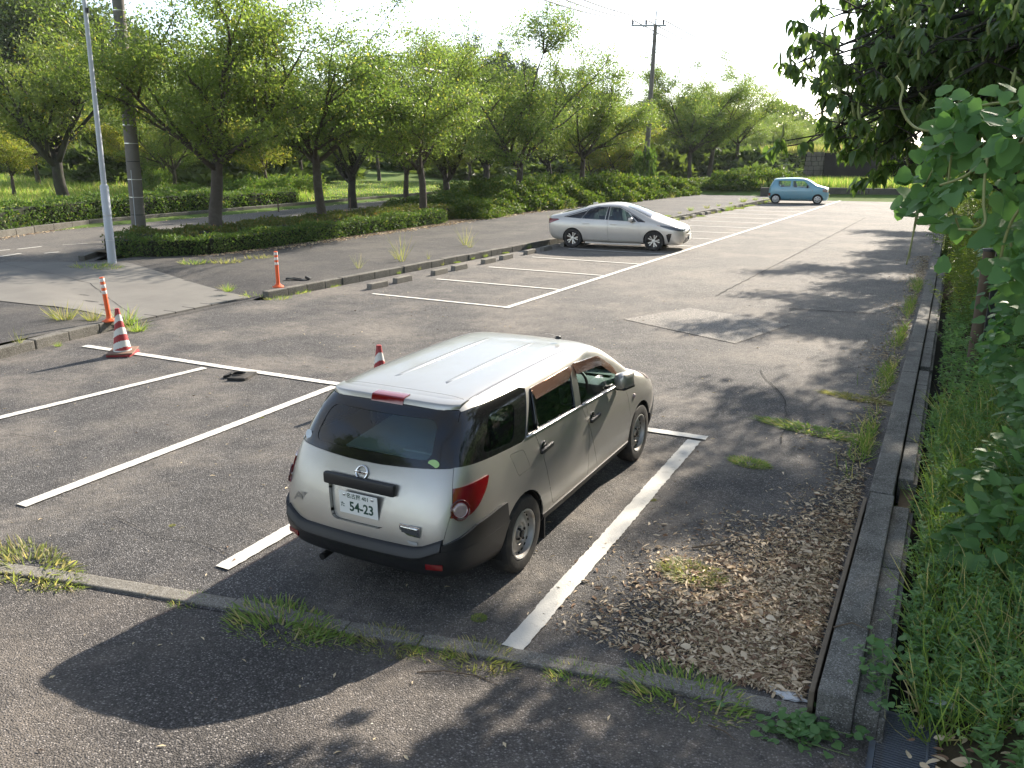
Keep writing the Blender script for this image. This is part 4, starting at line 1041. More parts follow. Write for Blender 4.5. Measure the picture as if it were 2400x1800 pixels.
def do_saloon():
    global sk
    sk = Skin(lattice_skin(pst, sub=3))
    ya, yb = .90, 3.60
    arch_cut(sk, ya, .315, .345); arch_cut(sk, yb, .315, .345)
    for y in (ya, yb): arch_liner(car, y, .315, .345, .5, .80, M['dark'])
    for s in (1, -1):
        wr_ = sk.extract(sk.region(rounded([(1.20, .955), (1.98, .935), (2.03, 1.325), (1.70, 1.325), (1.42, 1.245)], .03), 'x', side_f(s)))
        wf_ = sk.extract(sk.region(rounded([(2.11, .93), (3.02, .895), (2.70, 1.18), (2.42, 1.315), (2.12, 1.33)], .03), 'x', side_f(s)))
        q1_ = sk.extract(sk.region(rounded([(.62, .985), (1.16, .955), (1.34, 1.20), (1.10, 1.13)], .02), 'x', side_f(s)))
        q2_ = sk.extract(sk.region(rounded([(3.06, .895), (3.30, .885), (2.95, 1.06), (2.78, 1.14)], .02), 'x', side_f(s)))
        dr_ = sk.extract(sk.region([(1.13, .945), (1.20, .72), (1.33, .50), (1.44, .26), (2.12, .24), (2.06, .93)], 'x', side_f(s)))
        df_ = sk.extract(sk.region([(2.125, .24), (3.16, .24), (3.16, .70), (3.10, .885), (2.07, .925)], 'x', side_f(s)))
        for g, nb_, nm, hy in ((wr_, dr_, 'rear_door', 1.36), (wf_, df_, 'front_door', 2.28)):
            d = sk.panel(nb_, nm, M['pearl'], car, 0, .02, .004); sk.panel(g, 'window', M['glass_dark'], d, -.006, .004)
            h = sk.tree.ray_cast(Vector((s*3, hy, .80)), Vector((-s, 0, 0)))
            mb = MB(); mb.box((0, 0, 0), (.03, .20, .034), bev=.012); o = mb.build('handle', M['pearl'], d, True, 40); o.location = h[0]+Vector((s*.018, 0, 0))
        sk.panel(q1_, 'quarter_window', M['trim'], car, -.002, .004); sk.panel(q2_, 'mirror_panel', M['trim'], car, 0, .004)
        # black window surround: pillars between the side windows
        for poly in ([(2.0, .935), (2.095, .93), (2.105, 1.33), (2.045, 1.33)], [(1.15, .955), (1.19, .955), (1.41, 1.25), (1.35, 1.215)]):
            sk.panel(sk.extract(sk.region(poly, 'x', side_f(s))), 'pillar', M['trim'], car, 0.001, .003)
        pts = []
        for q in ((.60, .995), (.85, 1.085), (1.10, 1.155), (1.40, 1.265), (1.70, 1.342), (2.05, 1.348), (2.42, 1.333), (2.72, 1.20), (3.0, 1.055), (3.30, .895)):
            h = sk.tree.ray_cast(Vector((s*3, q[0], q[1])), Vector((-s, 0, 0))); pts.append(h[0]+Vector((s*.002, 0, 0)))
        mb = MB(); mb.tube(pts, .010, 6); mb.build('window_trim', M['trim'], car, True)
        # lamps
        tl = sk.extract(sk.region(rounded([(-.1, .93), (-.1, .80), (.12, .78), (.44, .90), (.40, .93)], .02), 'x', lambda f: f.calc_center_median().x*s > .45 and f.calc_center_median().y < .8)); sk.panel(tl, 'tail_lamp', M['red_lens'], car, .008, .02)
        hl = sk.extract(sk.region(rounded([(3.80, .77), (4.10, .68), (4.50, .62), (4.50, .70), (4.15, .76), (3.78, .81)], .02), 'x', lambda f: f.calc_center_median().x*s > .30 and f.calc_center_median().y > 3.7)); lo = sk.panel(hl, 'headlight', M['lamp_dark'], car, .008, .02)
        am = sk.extract(sk.region([(3.70, .80), (3.82, .755), (3.80, .79), (3.62, .82)], 'x', side_f(s)))
        sk.panel(am, 'turn_signal', M['amber'], car, .006, .01)
        sl_ = sk.extract(sk.region(rounded([(3.99, .52), (4.08, .56), (4.17, .555), (4.10, .30), (4.06, .27)], .02), 'x', lambda f: f.calc_center_median().x*s > .3 and f.calc_center_median().y > 3.7)); sk.panel(sl_, 'bumper_slot', M['trim'], car, .003, .02)
        mb = MB(); mb.box((0, 0, 0), (.17, .14, .125), bev=.05); o = mb.build('wing_mirror', M['pearl'], car, True, 60); o.location = (s*.95, 2.86, .965)
        mb = MB(); mb.box((-s*.07, .02, -.065), (.14, .06, .03), bev=.01); mb.build('mirror_arm', M['plastic'], o)
        for y in (ya, yb): wheel(car, s*.845, y, .315, s, 'rubber', 'alloy', rim_r=.205)
        mb = MB(); mb.sweep([(s*.845, 1.35, .20), (s*.862, 2.2, .185), (s*.862, 3.2, .19)], [(-.03, -.02), (.03, -.02), (.03, .03), (-.03, .03)], [(Vector((1, 0, 0)), Vector((0, 0, 1)))]*3); mb.build('sill', M['pearl'], car)
    g = sk.extract(sk.region([(-.68, 3.44), (.68, 3.44), (.52, 2.66), (0, 2.60), (-.52, 2.66)], 'z', lambda f: f.normal.z > .2 and 2.4 < f.calc_center_median().y < 3.8)); sk.panel(g, 'windscreen', M['glass'], car, -.004, .004)
    g = sk.extract(sk.region([(-.56, .40), (.56, .40), (.50, 1.25), (-.50, 1.25)], 'z', lambda f: f.normal.z > .2 and f.calc_center_median().y < 1.4)); sk.panel(g, 'rear_window', M['trim'], car, -.003, .004)
    gr_ = sk.extract(sk.region(rounded([(-.40, .42), (.40, .42), (.56, .23), (-.56, .23)], .02), 'y', lambda f: f.calc_center_median().y > 4.0)); sk.panel(gr_, 'lower_grille', M['trim'], car, .004, .02)
    gr_ = sk.extract(sk.region(rounded([(-.36, .585), (.36, .585), (.34, .555), (-.34, .555)], .01), 'y', lambda f: f.calc_center_median().y > 4.0)); sk.panel(gr_, 'grille', M['trim'], car, .004, .02)
    h = sk.tree.ray_cast(Vector((0, 6, .44)), Vector((0, -1, 0)))
    mb = MB(); mb.box((0, h[0].y+.02, .42), (.33, .02, .165), bev=.004); mb.build('number_plate', M['white_plate'], car)
    h = sk.tree.ray_cast(Vector((0, 6, .615)), Vector((0, -1, 0))); ring('emblem', .05, .008, M['chrome'], car, h[0]+Vector((0, .005, 0)), Vector((0, 1, .3)))
    hd_ = sk.extract(sk.region(rounded([(-.66, 3.60), (.66, 3.60), (.58, 3.95), (.42, 4.26), (-.42, 4.26), (-.58, 3.95)], .03), 'z', lambda f: f.normal.z > .3 and f.calc_center_median().y > 3.5)); sk.panel(hd_, 'bonnet', M['pearl'], car, 0, .02, .004)
    sk.panel(sk.bm, 'body', M['pearl'], car, 0, .01)
    mb = MB(); mb.box((0, .24, 1.045), (1.20, .10, .025), bev=.01); mb.build('spoiler', M['pearl'], car, True, 40)
    mb = MB(); mb.box((0, 1.42, 1.40), (.04, .16, .06), Matrix.Rotation(R(12), 3, 'X'), bev=.015); mb.build('fin_antenna', M['pearl'], car, True, 40)
    for x0 in (-.3, .25):
        mb = MB(); mb.tube([(x0, 3.46, .98), (x0+.40, 3.36, 1.02)], .008, 6); mb.build('wiper', M['plastic'], car)
    cabin(car, .72, 1.3, 3.1, .86, 1.36)
M['amber'] = simple('amber lens', (0.45, 0.12, 0.01), 0.12, coat=0.6)
def cabin(parent, hw, y0, y1, belt, top):
    mb = MB(); mb.box((0, (y0+y1)/2, .32), (hw*2, y1-y0+.8, .06)); mb.build('cabin_floor', M['cabin'], parent)
    for s in (1, -1):
        mb = MB(); yy = y0+(y1-y0)*.55; mb.box((s*.36, yy, belt-.05), (.48, .14, .70), Matrix.Rotation(R(16), 3, 'X'), bev=.05); mb.box((s*.36, yy-.11, belt+.34), (.26, .09, .16), bev=.03); mb.build('front_seat', M['cabin_light'] if parent is car else M['cabin'], parent, True, 50)
    mb = MB(); mb.box((0, y0+.05, belt-.08), (hw*1.6, .14, .60), Matrix.Rotation(R(18), 3, 'X'), bev=.05); mb.build('rear_seat', M['cabin'], parent, True, 50)
    mb = MB(); mb.box((0, y1+.12, belt-.12), (hw*1.8, .40, .25), bev=.06); mb.build('dashboard', M['cabin'], parent, True, 50)
    mb = MB(); mb.box((0, (y0+y1)/2, .22), (hw*1.5, y1-y0+1.0, .10)); mb.build('underbody', M['dark'], parent)
do_saloon()
# place: wheels on the right flank touch the ground at the measured points
pr, pf_ = Vector(p2(1239, 535)), Vector(p2(1409, 542))
a_ = math.atan2(pf_.y-pr.y, pf_.x-pr.x); mid_ = (pr+pf_)/2
fw = Vector((math.cos(a_), math.sin(a_))); rt = Vector((math.sin(a_), -math.cos(a_)))
org = mid_ - rt*.80 - fw*2.25
car.location = (org.x, org.y, 0); car.rotation_euler = (0, 0, a_-PI/2)

# ------------------------------------------------------------------ the light blue small hatchback
M['sky_blue'] = paint_mat('light blue paint', (0.14, 0.36, 0.47), 0.15, 0.34, 0.8)
kei = empty('small_hatchback', (0, 0, 0), 0, 'small light blue hatchback parked at the far end of the row', 'car')
kst = [
 stn((.10, .03, .05, .10, .20, .34), (.60, .66, .68, .66, .60, .53), (.25, .45, .70, .95, 1.20, 1.40), .03, b=.05),
 stn((.28, .18, .18, .24, .34, .46), (.66, .72, .735, .71, .64, .55), (.22, .45, .70, .96, 1.22, 1.41), .04),
 stn(.85, (.67, .725, .738, .715, .645, .56), (.19, .44, .70, .96, 1.24, 1.43), .045),
 stn(1.45, (.67, .725, .738, .715, .645, .56), (.18, .44, .70, .95, 1.24, 1.445), .045),
 stn(1.95, (.67, .725, .738, .715, .645, .56), (.18, .44, .70, .94, 1.22, 1.43), .045),
 stn(2.25, (.67, .725, .738, .715, .66, .58), (.18, .44, .70, .93, 1.16, 1.34), .045, tb=.05),
 stn(2.55, (.67, .725, .738, .71, .68, .61), (.18, .44, .70, .92, 1.03, 1.13), .045, tb=.08),
 stn(2.78, (.67, .725, .737, .71, .68, .62), (.18, .44, .71, .92, .97, 1.01), .04, tb=.04),
 stn(3.10, (.67, .725, .735, .70, .67, .60), (.18, .44, .70, .88, .925, .96), .035),
 stn((3.30, 3.33, 3.33, 3.31, 3.29, 3.27), (.63, .68, .69, .66, .62, .54), (.19, .40, .66, .84, .88, .905), .025, b=.07),
]
def do_kei():
    global sk
    sk = Skin(lattice_skin(kst, sub=3)); ya, yb = .46, 2.78
    arch_cut(sk, ya, .28, .30, .4); arch_cut(sk, yb, .28, .30, .4)
    for y in (ya, yb): arch_liner(kei, y, .28, .30, .4, .66, M['dark'])
    P_ = M['sky_blue']
    for s in (1, -1):
        wr_ = sk.extract(sk.region(rounded([(.56, 1.06), (.70, .965), (1.24, .955), (1.25, 1.31), (.56, 1.31)], .05), 'x', side_f(s)))
        wf_ = sk.extract(sk.region(rounded([(1.36, .955), (2.34, .935), (2.17, 1.14), (1.98, 1.30), (1.36, 1.31)], .04), 'x', side_f(s)))
        dr_ = sk.extract(sk.region([(.53, 1.08), (.67, .90), (.74, .60), (.86, .26), (1.29, .24), (1.29, .955), (.72, .96)], 'x', side_f(s)))
        df_ = sk.extract(sk.region([(1.295, .24), (2.36, .24), (2.38, .60), (2.38, .93), (1.295, .953)], 'x', side_f(s)))
        for g, nb_, nm, hy in ((wr_, dr_, 'rear_door', .85), (wf_, df_, 'front_door', 1.50)):
            d = sk.panel(nb_, nm, P_, kei, 0, .02, .004); sk.panel(g, 'window', M['glass'], d, -.006, .004)
            h = sk.tree.ray_cast(Vector((s*3, hy, .84)), Vector((-s, 0, 0))); mb = MB(); mb.box((0, 0, 0), (.03, .17, .032), bev=.01); o = mb.build('handle', P_, d, True, 40); o.location = h[0]+Vector((s*.016, 0, 0))
        tl = sk.extract(sk.region([(-.1, .62), (-.1, .45), (.16, .45), (.16, .62)], 'x', lambda f: f.calc_center_median().x*s > .5 and f.calc_center_median().y < .4)); sk.panel(tl, 'tail_lamp', M['red_lens'], kei, .006, .01)
        hl = sk.extract(sk.region(rounded([(3.02, .88), (3.02, .70), (3.44, .66), (3.44, .84)], .05), 'x', lambda f: f.calc_center_median().x*s > .36 and f.calc_center_median().y > 2.9)); sk.panel(hl, 'headlight', M['clear_lens'], kei, .008, .01)
        mb = MB(); mb.box((0, 0, 0), (.15, .10, .12), bev=.04); o = mb.build('wing_mirror', M['plastic'], kei, True, 60); o.location = (s*.80, 2.18, .98)
        mb = MB(); mb.lathe([(.022, 0), (.018, .012), (.001, .014)], 12, 'X'); o = mb.build('side_marker', M['amber'], kei); o.location = (s*.735, 2.46, .76); o.rotation_euler = (0, 0, 0 if s > 0 else PI)
        for y in (ya, yb): wheel(kei, s*.715, y, .275, s, 'rubber', 'cover', .15, rim_r=.185)
    g = sk.extract(sk.region([(-.58, 2.72), (.58, 2.72), (.51, 2.14), (-.51, 2.14)], 'z', lambda f: f.normal.z > .2 and 2.0 < f.calc_center_median().y < 2.9)); sk.panel(g, 'windscreen', M['glass'], kei, -.004, .004)
    g = sk.extract(sk.region(rounded([(-.52, 1.02), (.52, 1.02), (.47, 1.34), (-.47, 1.34)], .05), 'y', lambda f: f.normal.y < -.2 and f.calc_center_median().y < .6)); sk.panel(g, 'rear_window', M['glass_dark'], kei, -.004, .004)
    g = sk.extract(sk.region(rounded([(-.36, .80), (.36, .80), (.34, .68), (-.34, .68)], .02), 'y', lambda f: f.calc_center_median().y > 3.0)); sk.panel(g, 'grille', M['trim'], kei, .003, .01)
    g = sk.extract(sk.region(rounded([(-.45, .38), (.45, .38), (.45, .26), (-.45, .26)], .02), 'y', lambda f: f.calc_center_median().y > 3.0)); sk.panel(g, 'lower_grille', M['trim'], kei, .003, .01)
    mb = MB(); mb.box((0, 3.41, .48), (.33, .02, .165)); mb.build('number_plate', simple('yellow number plate', (.75, .55, .05), .4), kei)
    rf_ = sk.extract(sk.region(rounded([(-.53, .50), (.53, .50), (.53, 2.06), (-.53, 2.06)], .05), 'z', lambda f: f.normal.z > .5)); sk.panel(rf_, 'roof', P_, kei, 0, .01, .003)
    hd_ = sk.extract(sk.region(rounded([(-.58, 2.80), (.58, 2.80), (.48, 3.18), (-.48, 3.18)], .03), 'z', lambda f: f.normal.z > .3 and f.calc_center_median().y > 2.7)); sk.panel(hd_, 'bonnet', P_, kei, 0, .02, .004)
    sk.panel(sk.bm, 'body', P_, kei, 0, .01)
    mb = MB(); mb.tube([(-.25, 1.95, 1.47), (-.27, 1.55, 1.66)], [.006, .003], 6); mb.build('antenna', M['plastic'], kei)
    cabin(kei, .62, .8, 2.2, .85, 1.35)
do_kei()
pr, pf_ = Vector(p2(1672, 440)), Vector(p2(1767, 441.5))
a_ = math.atan2(pf_.y-pr.y, pf_.x-pr.x); mid_ = (pr+pf_)/2; fw = Vector((math.cos(a_), math.sin(a_))); rt = Vector((math.sin(a_), -math.cos(a_)))
org = mid_ - rt*.70 - fw*1.62; kei.location = (org.x, org.y, 0); kei.rotation_euler = (0, 0, a_-PI/2)

# ------------------------------------------------------------------ two tall vans on the road behind the trees
def boxy_van(name, label, loc, rz, P_, h, w, L, dark_glass):
    root = empty(name, loc, rz, label, 'van')
    hw = w/2
    st = [stn((.06, .02, .03, .06, .12, .2), (hw*.86, hw*.92, hw*.94, hw*.92, hw*.88, hw*.80), (.25, .5, .8, 1.05, h-.32, h-.07), .03, b=.03),
          stn((.2, .14, .14, .16, .22, .3), (hw*.95, hw*.99, hw, hw*.98, hw*.93, hw*.84), (.22, .5, .8, 1.05, h-.30, h-.05), .04),
          stn(1.2, (hw*.95, hw*.99, hw, hw*.98, hw*.93, hw*.85), (.2, .5, .8, 1.04, h-.29, h-.04), .04),
          stn(L-1.3, (hw*.95, hw*.99, hw, hw*.98, hw*.93, hw*.85), (.2, .5, .8, 1.02, h-.30, h-.06), .04),
          stn(L-.75, (hw*.95, hw*.99, hw, hw*.97, hw*.92, hw*.85), (.2, .5, .8, 1.0, 1.18, 1.32), .04),
          stn(L-.45, (hw*.95, hw*.98, hw*.98, hw*.95, hw*.90, hw*.8), (.2, .5, .78, .96, 1.0, 1.04), .04),
          stn((L-.05, L, L-.02, L-.06, L-.1, L-.16), (hw*.8, hw*.86, hw*.86, hw*.82, hw*.78, hw*.7), (.22, .45, .7, .88, .92, .95), .03)]
    global sk
    sk = Skin(lattice_skin(st, sub=2)); ya, yb = .62, L-.72
    arch_cut(sk, ya, .29, .31, .4); arch_cut(sk, yb, .29, .31, .4)
    for s in (1, -1):
        for poly in ([(.35, 1.06), (1.15, 1.05), (1.15, h-.32), (.40, h-.32)], [(1.25, 1.05), (2.05, 1.04), (2.05, h-.32), (1.25, h-.32)], [(2.15, 1.03), (L-.85, 1.0), (L-1.25, h-.36), (2.15, h-.32)]):
            sk.panel(sk.extract(sk.region(rounded(poly, .05), 'x', side_f(s))), 'window', dark_glass, root, -.004, .004)
        sk.panel(sk.extract(sk.region([(-.1, 1.0), (-.1, .62), (.14, .62), (.14, 1.0)], 'x', lambda f: f.calc_center_median().x*s > hw*.7 and f.calc_center_median().y < .4)), 'tail_lamp', M['red_lit'], root, .008, .01)
        mb = MB(); mb.box((0, 0, 0), (.16, .10, .18), bev=.04); o = mb.build('wing_mirror', P_, root, True, 60); o.location = (s*(hw+.08), L-1.0, 1.12)
        for y in (ya, yb): wheel(root, s*(hw-.02), y, .285, s, 'rubber', 'cover', .16, rim_r=.19)
    sk.panel(sk.extract(sk.region(rounded([(-hw*.8, 1.06), (hw*.8, 1.06), (hw*.76, h-.27), (-hw*.76, h-.27)], .05), 'y', rear_f)), 'rear_window', dark_glass, root, -.004, .004)
    sk.panel(sk.extract(sk.region([(-hw*.78, L-.5), (hw*.78, L-.5), (hw*.76, L-1.2), (-hw*.76, L-1.2)], 'z', lambda f: f.normal.z > .15 and f.calc_center_median().y > L-1.4)), 'windscreen', dark_glass, root, -.004, .004)
    sk.panel(sk.extract(sk.region([(-2, .0), (2, .0), (2, .48), (-2, .48)], 'y', rear_f)), 'rear_bumper', P_, root, .015, .02)
    sk.panel(sk.bm, 'body', P_, root, 0, .01)
    mb = MB(); mb.box((0, 0, .86), (.33, .02, .165)); mb.build('number_plate', M['white_plate'], root)
    mb = MB(); mb.box((0, .10, h-.12), (.30, .04, .05), bev=.01); mb.build('brake_lamp', M['red_lit'], root)
    mb = MB(); mb.box((0, L/2, .24), (hw*1.5, L-.6, .10)); mb.build('underbody', M['dark'], root)
    return root
def emis(name, col, e):
    t = NT(name); b = t.bsdf(Base_Color=col, Roughness=.2, Emission_Color=col, Emission_Strength=e); return t.done(b)
M['red_lit'] = emis('lit brake lamp', (0.5, 0.012, 0.01), 1.6)
# ------------------------------------------------------------------ plants
nr = np.random.default_rng(11)
M['bark'] = simple('cherry bark', (0.075, 0.060, 0.048), 0.95, var=0.45, scale=7, bump=0.8, dirt=((0.16, 0.15, 0.12), 0.5))
M['bark_dark'] = simple('dark bark', (0.035, 0.030, 0.025), 0.95, var=0.5, scale=7, bump=0.8, dirt=((0.06, 0.075, 0.03), 0.6))
M['cherry'] = leaf_mat('cherry leaves', (0.092, 0.150, 0.046), (0.178, 0.236, 0.074), (0.38, 0.35, 0.10), 0.55, 0.42, 0.05)
M['cherry_y'] = leaf_mat('yellowing leaves', (0.14, 0.185, 0.040), (0.25, 0.26, 0.06), (0.40, 0.30, 0.07), 0.55, 0.45, 0.10)
M['cherry_d'] = leaf_mat('deep green leaves', (0.095, 0.142, 0.044), (0.185, 0.230, 0.070), (0.25, 0.2, 0.04), 0.45, 0.42, 0.03)
M['forest'] = leaf_mat('forest leaves', (0.062, 0.100, 0.036), (0.130, 0.172, 0.056), None, 0.35, 0.55)
M['pine'] = leaf_mat('pine needles', (0.020, 0.045, 0.016), (0.05, 0.085, 0.03), None, 0.2, 0.6)
M['hedge'] = leaf_mat('hedge leaves', (0.056, 0.110, 0.026), (0.128, 0.195, 0.048), (0.22, 0.22, 0.06), 0.35, 0.55, 0.06, 0.25)
M['hedge_dry'] = leaf_mat('reddish hedge leaves', (0.062, 0.092, 0.026), (0.13, 0.148, 0.042), (0.26, 0.16, 0.06), 0.35, 0.55, 0.07, 0.25)
M['shrub'] = leaf_mat('shrub leaves', (0.040, 0.085, 0.018), (0.105, 0.155, 0.030), (0.21, 0.22, 0.05), 0.42, 0.55, 0.10, 0.25)
M['grass'] = leaf_mat('green grass', (0.14, 0.23, 0.055), (0.26, 0.36, 0.10), (0.50, 0.42, 0.22), 0.45, 0.5, 0.2)
M['grass_dry'] = leaf_mat('drying grass', (0.18, 0.22, 0.07), (0.30, 0.31, 0.13), (0.46, 0.38, 0.22), 0.4, 0.6, 0.3)
M['weed'] = leaf_mat('weed leaves', (0.13, 0.25, 0.10), (0.24, 0.38, 0.16), (0.30, 0.36, 0.14), 0.45, 0.55, 0.05, 0.25)
M['vine'] = leaf_mat('broad vine leaves', (0.075, 0.175, 0.065), (0.140, 0.260, 0.100), (0.22, 0.31, 0.11), 0.38, 0.55, 0.05, 0.25)
M['gloss'] = leaf_mat('glossy hanging leaves', (0.056, 0.110, 0.040), (0.110, 0.175, 0.060), (0.20, 0.25, 0.09), 0.45, 0.32, 0.08, 0.55)
M['bamboo'] = leaf_mat('bamboo leaves', (0.07, 0.125, 0.030), (0.16, 0.21, 0.05), (0.30, 0.32, 0.06), 0.5, 0.45, 0.12)
M['litter'] = leaf_mat('dead leaves', (0.50, 0.38, 0.26), (0.80, 0.67, 0.50), (0.24, 0.15, 0.095), 0.1, 0.8, 0.32, 0.2, (1, 1, 1))
M['straw'] = leaf_mat('straw bits', (0.46, 0.37, 0.24), (0.72, 0.62, 0.45), (0.18, 0.12, 0.08), 0.1, 0.8, 0.2, 0.2, (1, 1, 1))
M['stem'] = simple('green stem', (0.14, 0.19, 0.06), 0.6, var=0.3)
M['twig'] = simple('brown twig', (0.12, 0.085, 0.055), 0.9, var=0.3)

def unit(v): return v/np.maximum(1e-9, np.linalg.norm(v, axis=-1, keepdims=True))
RHOMB = (np.array([(0, 0, 0), (-.5, .45, .10), (0, 1, -.05), (.5, .45, .10)], float), np.array([(0, 3, 2), (0, 2, 1)]))
def ovate(n=3, lobes=False):
    """pointed leaf: midrib folded down, tip curling; x across (width 1), y along (length 1)"""
    if lobes:
        half = [(0.0, -.02), (.30, -.10), (.52, .12), (.50, .40), (.40, .50), (.30, .78), (0.0, 1.0)]
    else:
        half = [(0.0, 0.0), (.30, .10), (.5, .32), (.42, .58), (.20, .82), (0.0, 1.0)]
    V = []; F = []
    m = len(half)
    for x, y in half[1:-1]: V.append((x, y, .10*x - .16*y*y)); 
    for x, y in half[1:-1]: V.append((-x, y, .10*x - .16*y*y))
    k = len(half)-2
    V += [(0, half[0][1], 0), (0, .5, -.06), (0, 1.0, -.18)]
    b, c, t = 2*k, 2*k+1, 2*k+2
    for o_, flip in ((0, False), (k, True)):
        seq = [b]+[o_+i for i in range(k)]+[t]
        for i in range(len(seq)-1):
            f = (c, seq[i], seq[i+1]); F.append(f if not flip else f[::-1])
    return np.array(V, float), np.array(F)
OVATE = ovate(); LOBED = ovate(lobes=True)
def blade_t():
    V = [(-.5, 0, 0), (.5, 0, 0), (-.42, .4, .04), (.42, .4, .04), (-.25, .75, .02), (.25, .75, .02), (0, 1, -.10)]
    return np.array(V, float), np.array([(0, 1, 3), (0, 3, 2), (2, 3, 5), (2, 5, 4), (4, 5, 6)])
BLADE = blade_t()
TRI = (np.array([(-.5, 0, 0), (.5, 0, 0), (0, 1, 0)], float), np.array([(0, 1, 2)]))
def leaves(P, D, Nn, L, Wd, tpl=RHOMB):
    """P positions, D tip directions, Nn rough normals, L lengths, Wd widths -> V, F"""
    P = np.asarray(P, float); D = unit(np.asarray(D, float)); S = unit(np.cross(D, Nn)); N2 = np.cross(S, D)
    tv, tf = tpl; n = len(P)
    L = np.broadcast_to(L, (n,)); Wd = np.broadcast_to(Wd, (n,))
    V = (P[:, None] + S[:, None]*(tv[None, :, 0, None]*Wd[:, None, None]) + D[:, None]*(tv[None, :, 1, None]*L[:, None, None]) + N2[:, None]*(tv[None, :, 2, None]*L[:, None, None]))
    F = (tf[None]+(np.arange(n)*len(tv))[:, None, None]).reshape(-1, 3)
    return V.reshape(-1, 3), F
def merge(parts):
    V = []; F = []; o = 0
    for v, f in parts: V.append(v); F.append(f+o); o += len(v)
    return np.concatenate(V), np.concatenate(F)
def leafmesh(name, parts, m, smooth_=False):
    V, F = merge(parts) if isinstance(parts, list) else parts
    me = tri_mesh(name, V, F); me.materials.append(m)
    if smooth_: smooth_mesh(me)
    return me
def rnd_dir(n, zlo=-1, zhi=1, g=nr):
    z = g.uniform(zlo, zhi, n); a = g.uniform(0, 2*PI, n); r = np.sqrt(np.maximum(0, 1-z*z)); return np.stack([r*np.cos(a), r*np.sin(a), z], 1)

def skeleton(rs, H, th, spread, nl, lean=0.0, up=0.55, sub=6, twig=5, r0=0.16, flat=0.9):
    """broad low-forking tree: returns limbs [(pts, radii)] and twigs [(a, b)]"""
    limbs = []; twigs = []
    p = Vector((0, 0, 0)); pts = [Vector((0, 0, -0.15)), p.copy()]; d = Vector((rs.uniform(-.1, .1), rs.uniform(-.1, .1), 1))
    k = 5
    for i in range(k): d = (d+Vector((rs.uniform(-.12, .12), rs.uniform(-.12, .12), .25))).normalized(); p = p+d*th/k; pts.append(p.copy())
    limbs.append((pts, [r0*1.45, r0*1.15]+[r0*(1-.06*i) for i in range(k)]))
    top = p
    a0 = rs.uniform(0, 6.28)
    for l in range(nl):
        a = a0+2*PI*l/nl+rs.uniform(-.35, .35); u = up*rs.uniform(.55, 1.35) if l < nl-1 else 1.6
        d = Vector((math.cos(a), math.sin(a), u)).normalized()
        Ln = spread*rs.uniform(.85, 1.15); n = 8; p = top-Vector((0, 0, rs.uniform(0, .25)*th)); pts = [p.copy()]
        rb = r0*rs.uniform(.40, .56)
        for i in range(n):
            f = i/n
            d = (d+Vector((rs.uniform(-.17, .17), rs.uniform(-.17, .17), .10-.22*f*flat+rs.uniform(-.10, .10)))).normalized()
            p = p+d*Ln/n; pts.append(p.copy())
        limbs.append((pts, [rb*(1-.88*i/n)+.006 for i in range(n+1)]))
        for j in range(sub):
            i = rs.randint(1, n); q = pts[i].copy(); a2 = rs.uniform(0, 6.28)
            dd = (d*0.6+Vector((math.cos(a2), math.sin(a2), rs.uniform(-.05, .75)))).normalized(); Ls = spread*rs.uniform(.35, .62); m = 6; sp = [q.copy()]
            for s in range(m):
                dd = (dd+Vector((rs.uniform(-.22, .22), rs.uniform(-.22, .22), rs.uniform(-.10, .16)-.10*flat*s/m))).normalized(); q = q+dd*Ls/m; sp.append(q.copy())
            rb2 = rb*(1-.85*i/n)*.75+.008
            limbs.append((sp, [rb2*(1-.8*s/m)+.004 for s in range(m+1)]))
            for t in range(twig):
                s = rs.randint(1, m); q2 = sp[s]; a3 = rs.uniform(0, 6.28)
                e = (dd*.7+Vector((math.cos(a3), math.sin(a3), rs.uniform(-.12, .50)))).normalized()*spread*rs.uniform(.14, .30)
                twigs.append((q2.copy(), q2+e))
            twigs.append((sp[-2].copy(), sp[-1]+dd*.3))
        twigs.append((pts[-2].copy(), pts[-1]+d*.4))
    return limbs, twigs
def tree_meshes(seed, H, th, spread, nl, leaf=0.15, per=46, mleaf='cherry', mbark='bark', zc=0.10, rc=0.22, tpl=RHOMB, droop=0.25, **kw):
    rs = random.Random(seed); g = np.random.default_rng(seed)
    limbs, twigs = skeleton(rs, H, th, spread, nl, **kw)
    zs = max(max(b.z for a, b in twigs), 0.1); sc = H/zs
    # scale only heights above the fork so the trunk keeps its height
    def fz(v): return Vector((v.x, v.y, v.z if v.z < th*.8 else th*.8+(v.z-th*.8)*(H-th*.8)/(zs-th*.8)))
    mb = MB()
    for pts, rad in limbs:
        mb.tube([fz(p) for p in pts], rad, 9 if rad[0] > .08 else 5)
    for a, b in twigs:
        mb.tube([fz(a), fz((a+b)/2+Vector((0, 0, .03))), fz(b)], [.010, .007, .003], 3, False)
    bme = mb.mesh('trunk', True); bme.materials.append(M[mbark])
    A = np.array([fz(a)[:] for a, b in twigs]); B = np.array([fz(b)[:] for a, b in twigs]); n = len(A)
    cnt = g.integers(int(per*.55), int(per*1.45), n); idx = np.repeat(np.arange(n), cnt); N = len(idx)
    t = g.uniform(.05, 1.08, N)[:, None]; P = A[idx]*(1-t)+B[idx]*t
    P = P+g.normal(0, 1, (N, 3))*np.array([rc, rc, zc])
    D = unit((B-A)[idx]*.6+g.normal(0, 1, (N, 3))*.75+np.array([0, 0, -droop])); Nn = unit(g.normal(0, 1, (N, 3))*.55+np.array([0, 0, 1.0]))
    Ls = leaf*g.uniform(.7, 1.25, N)
    cme = leafmesh('crown', leaves(P, D, Nn, Ls, Ls*.52, tpl), M[mleaf])
    return bme, cme
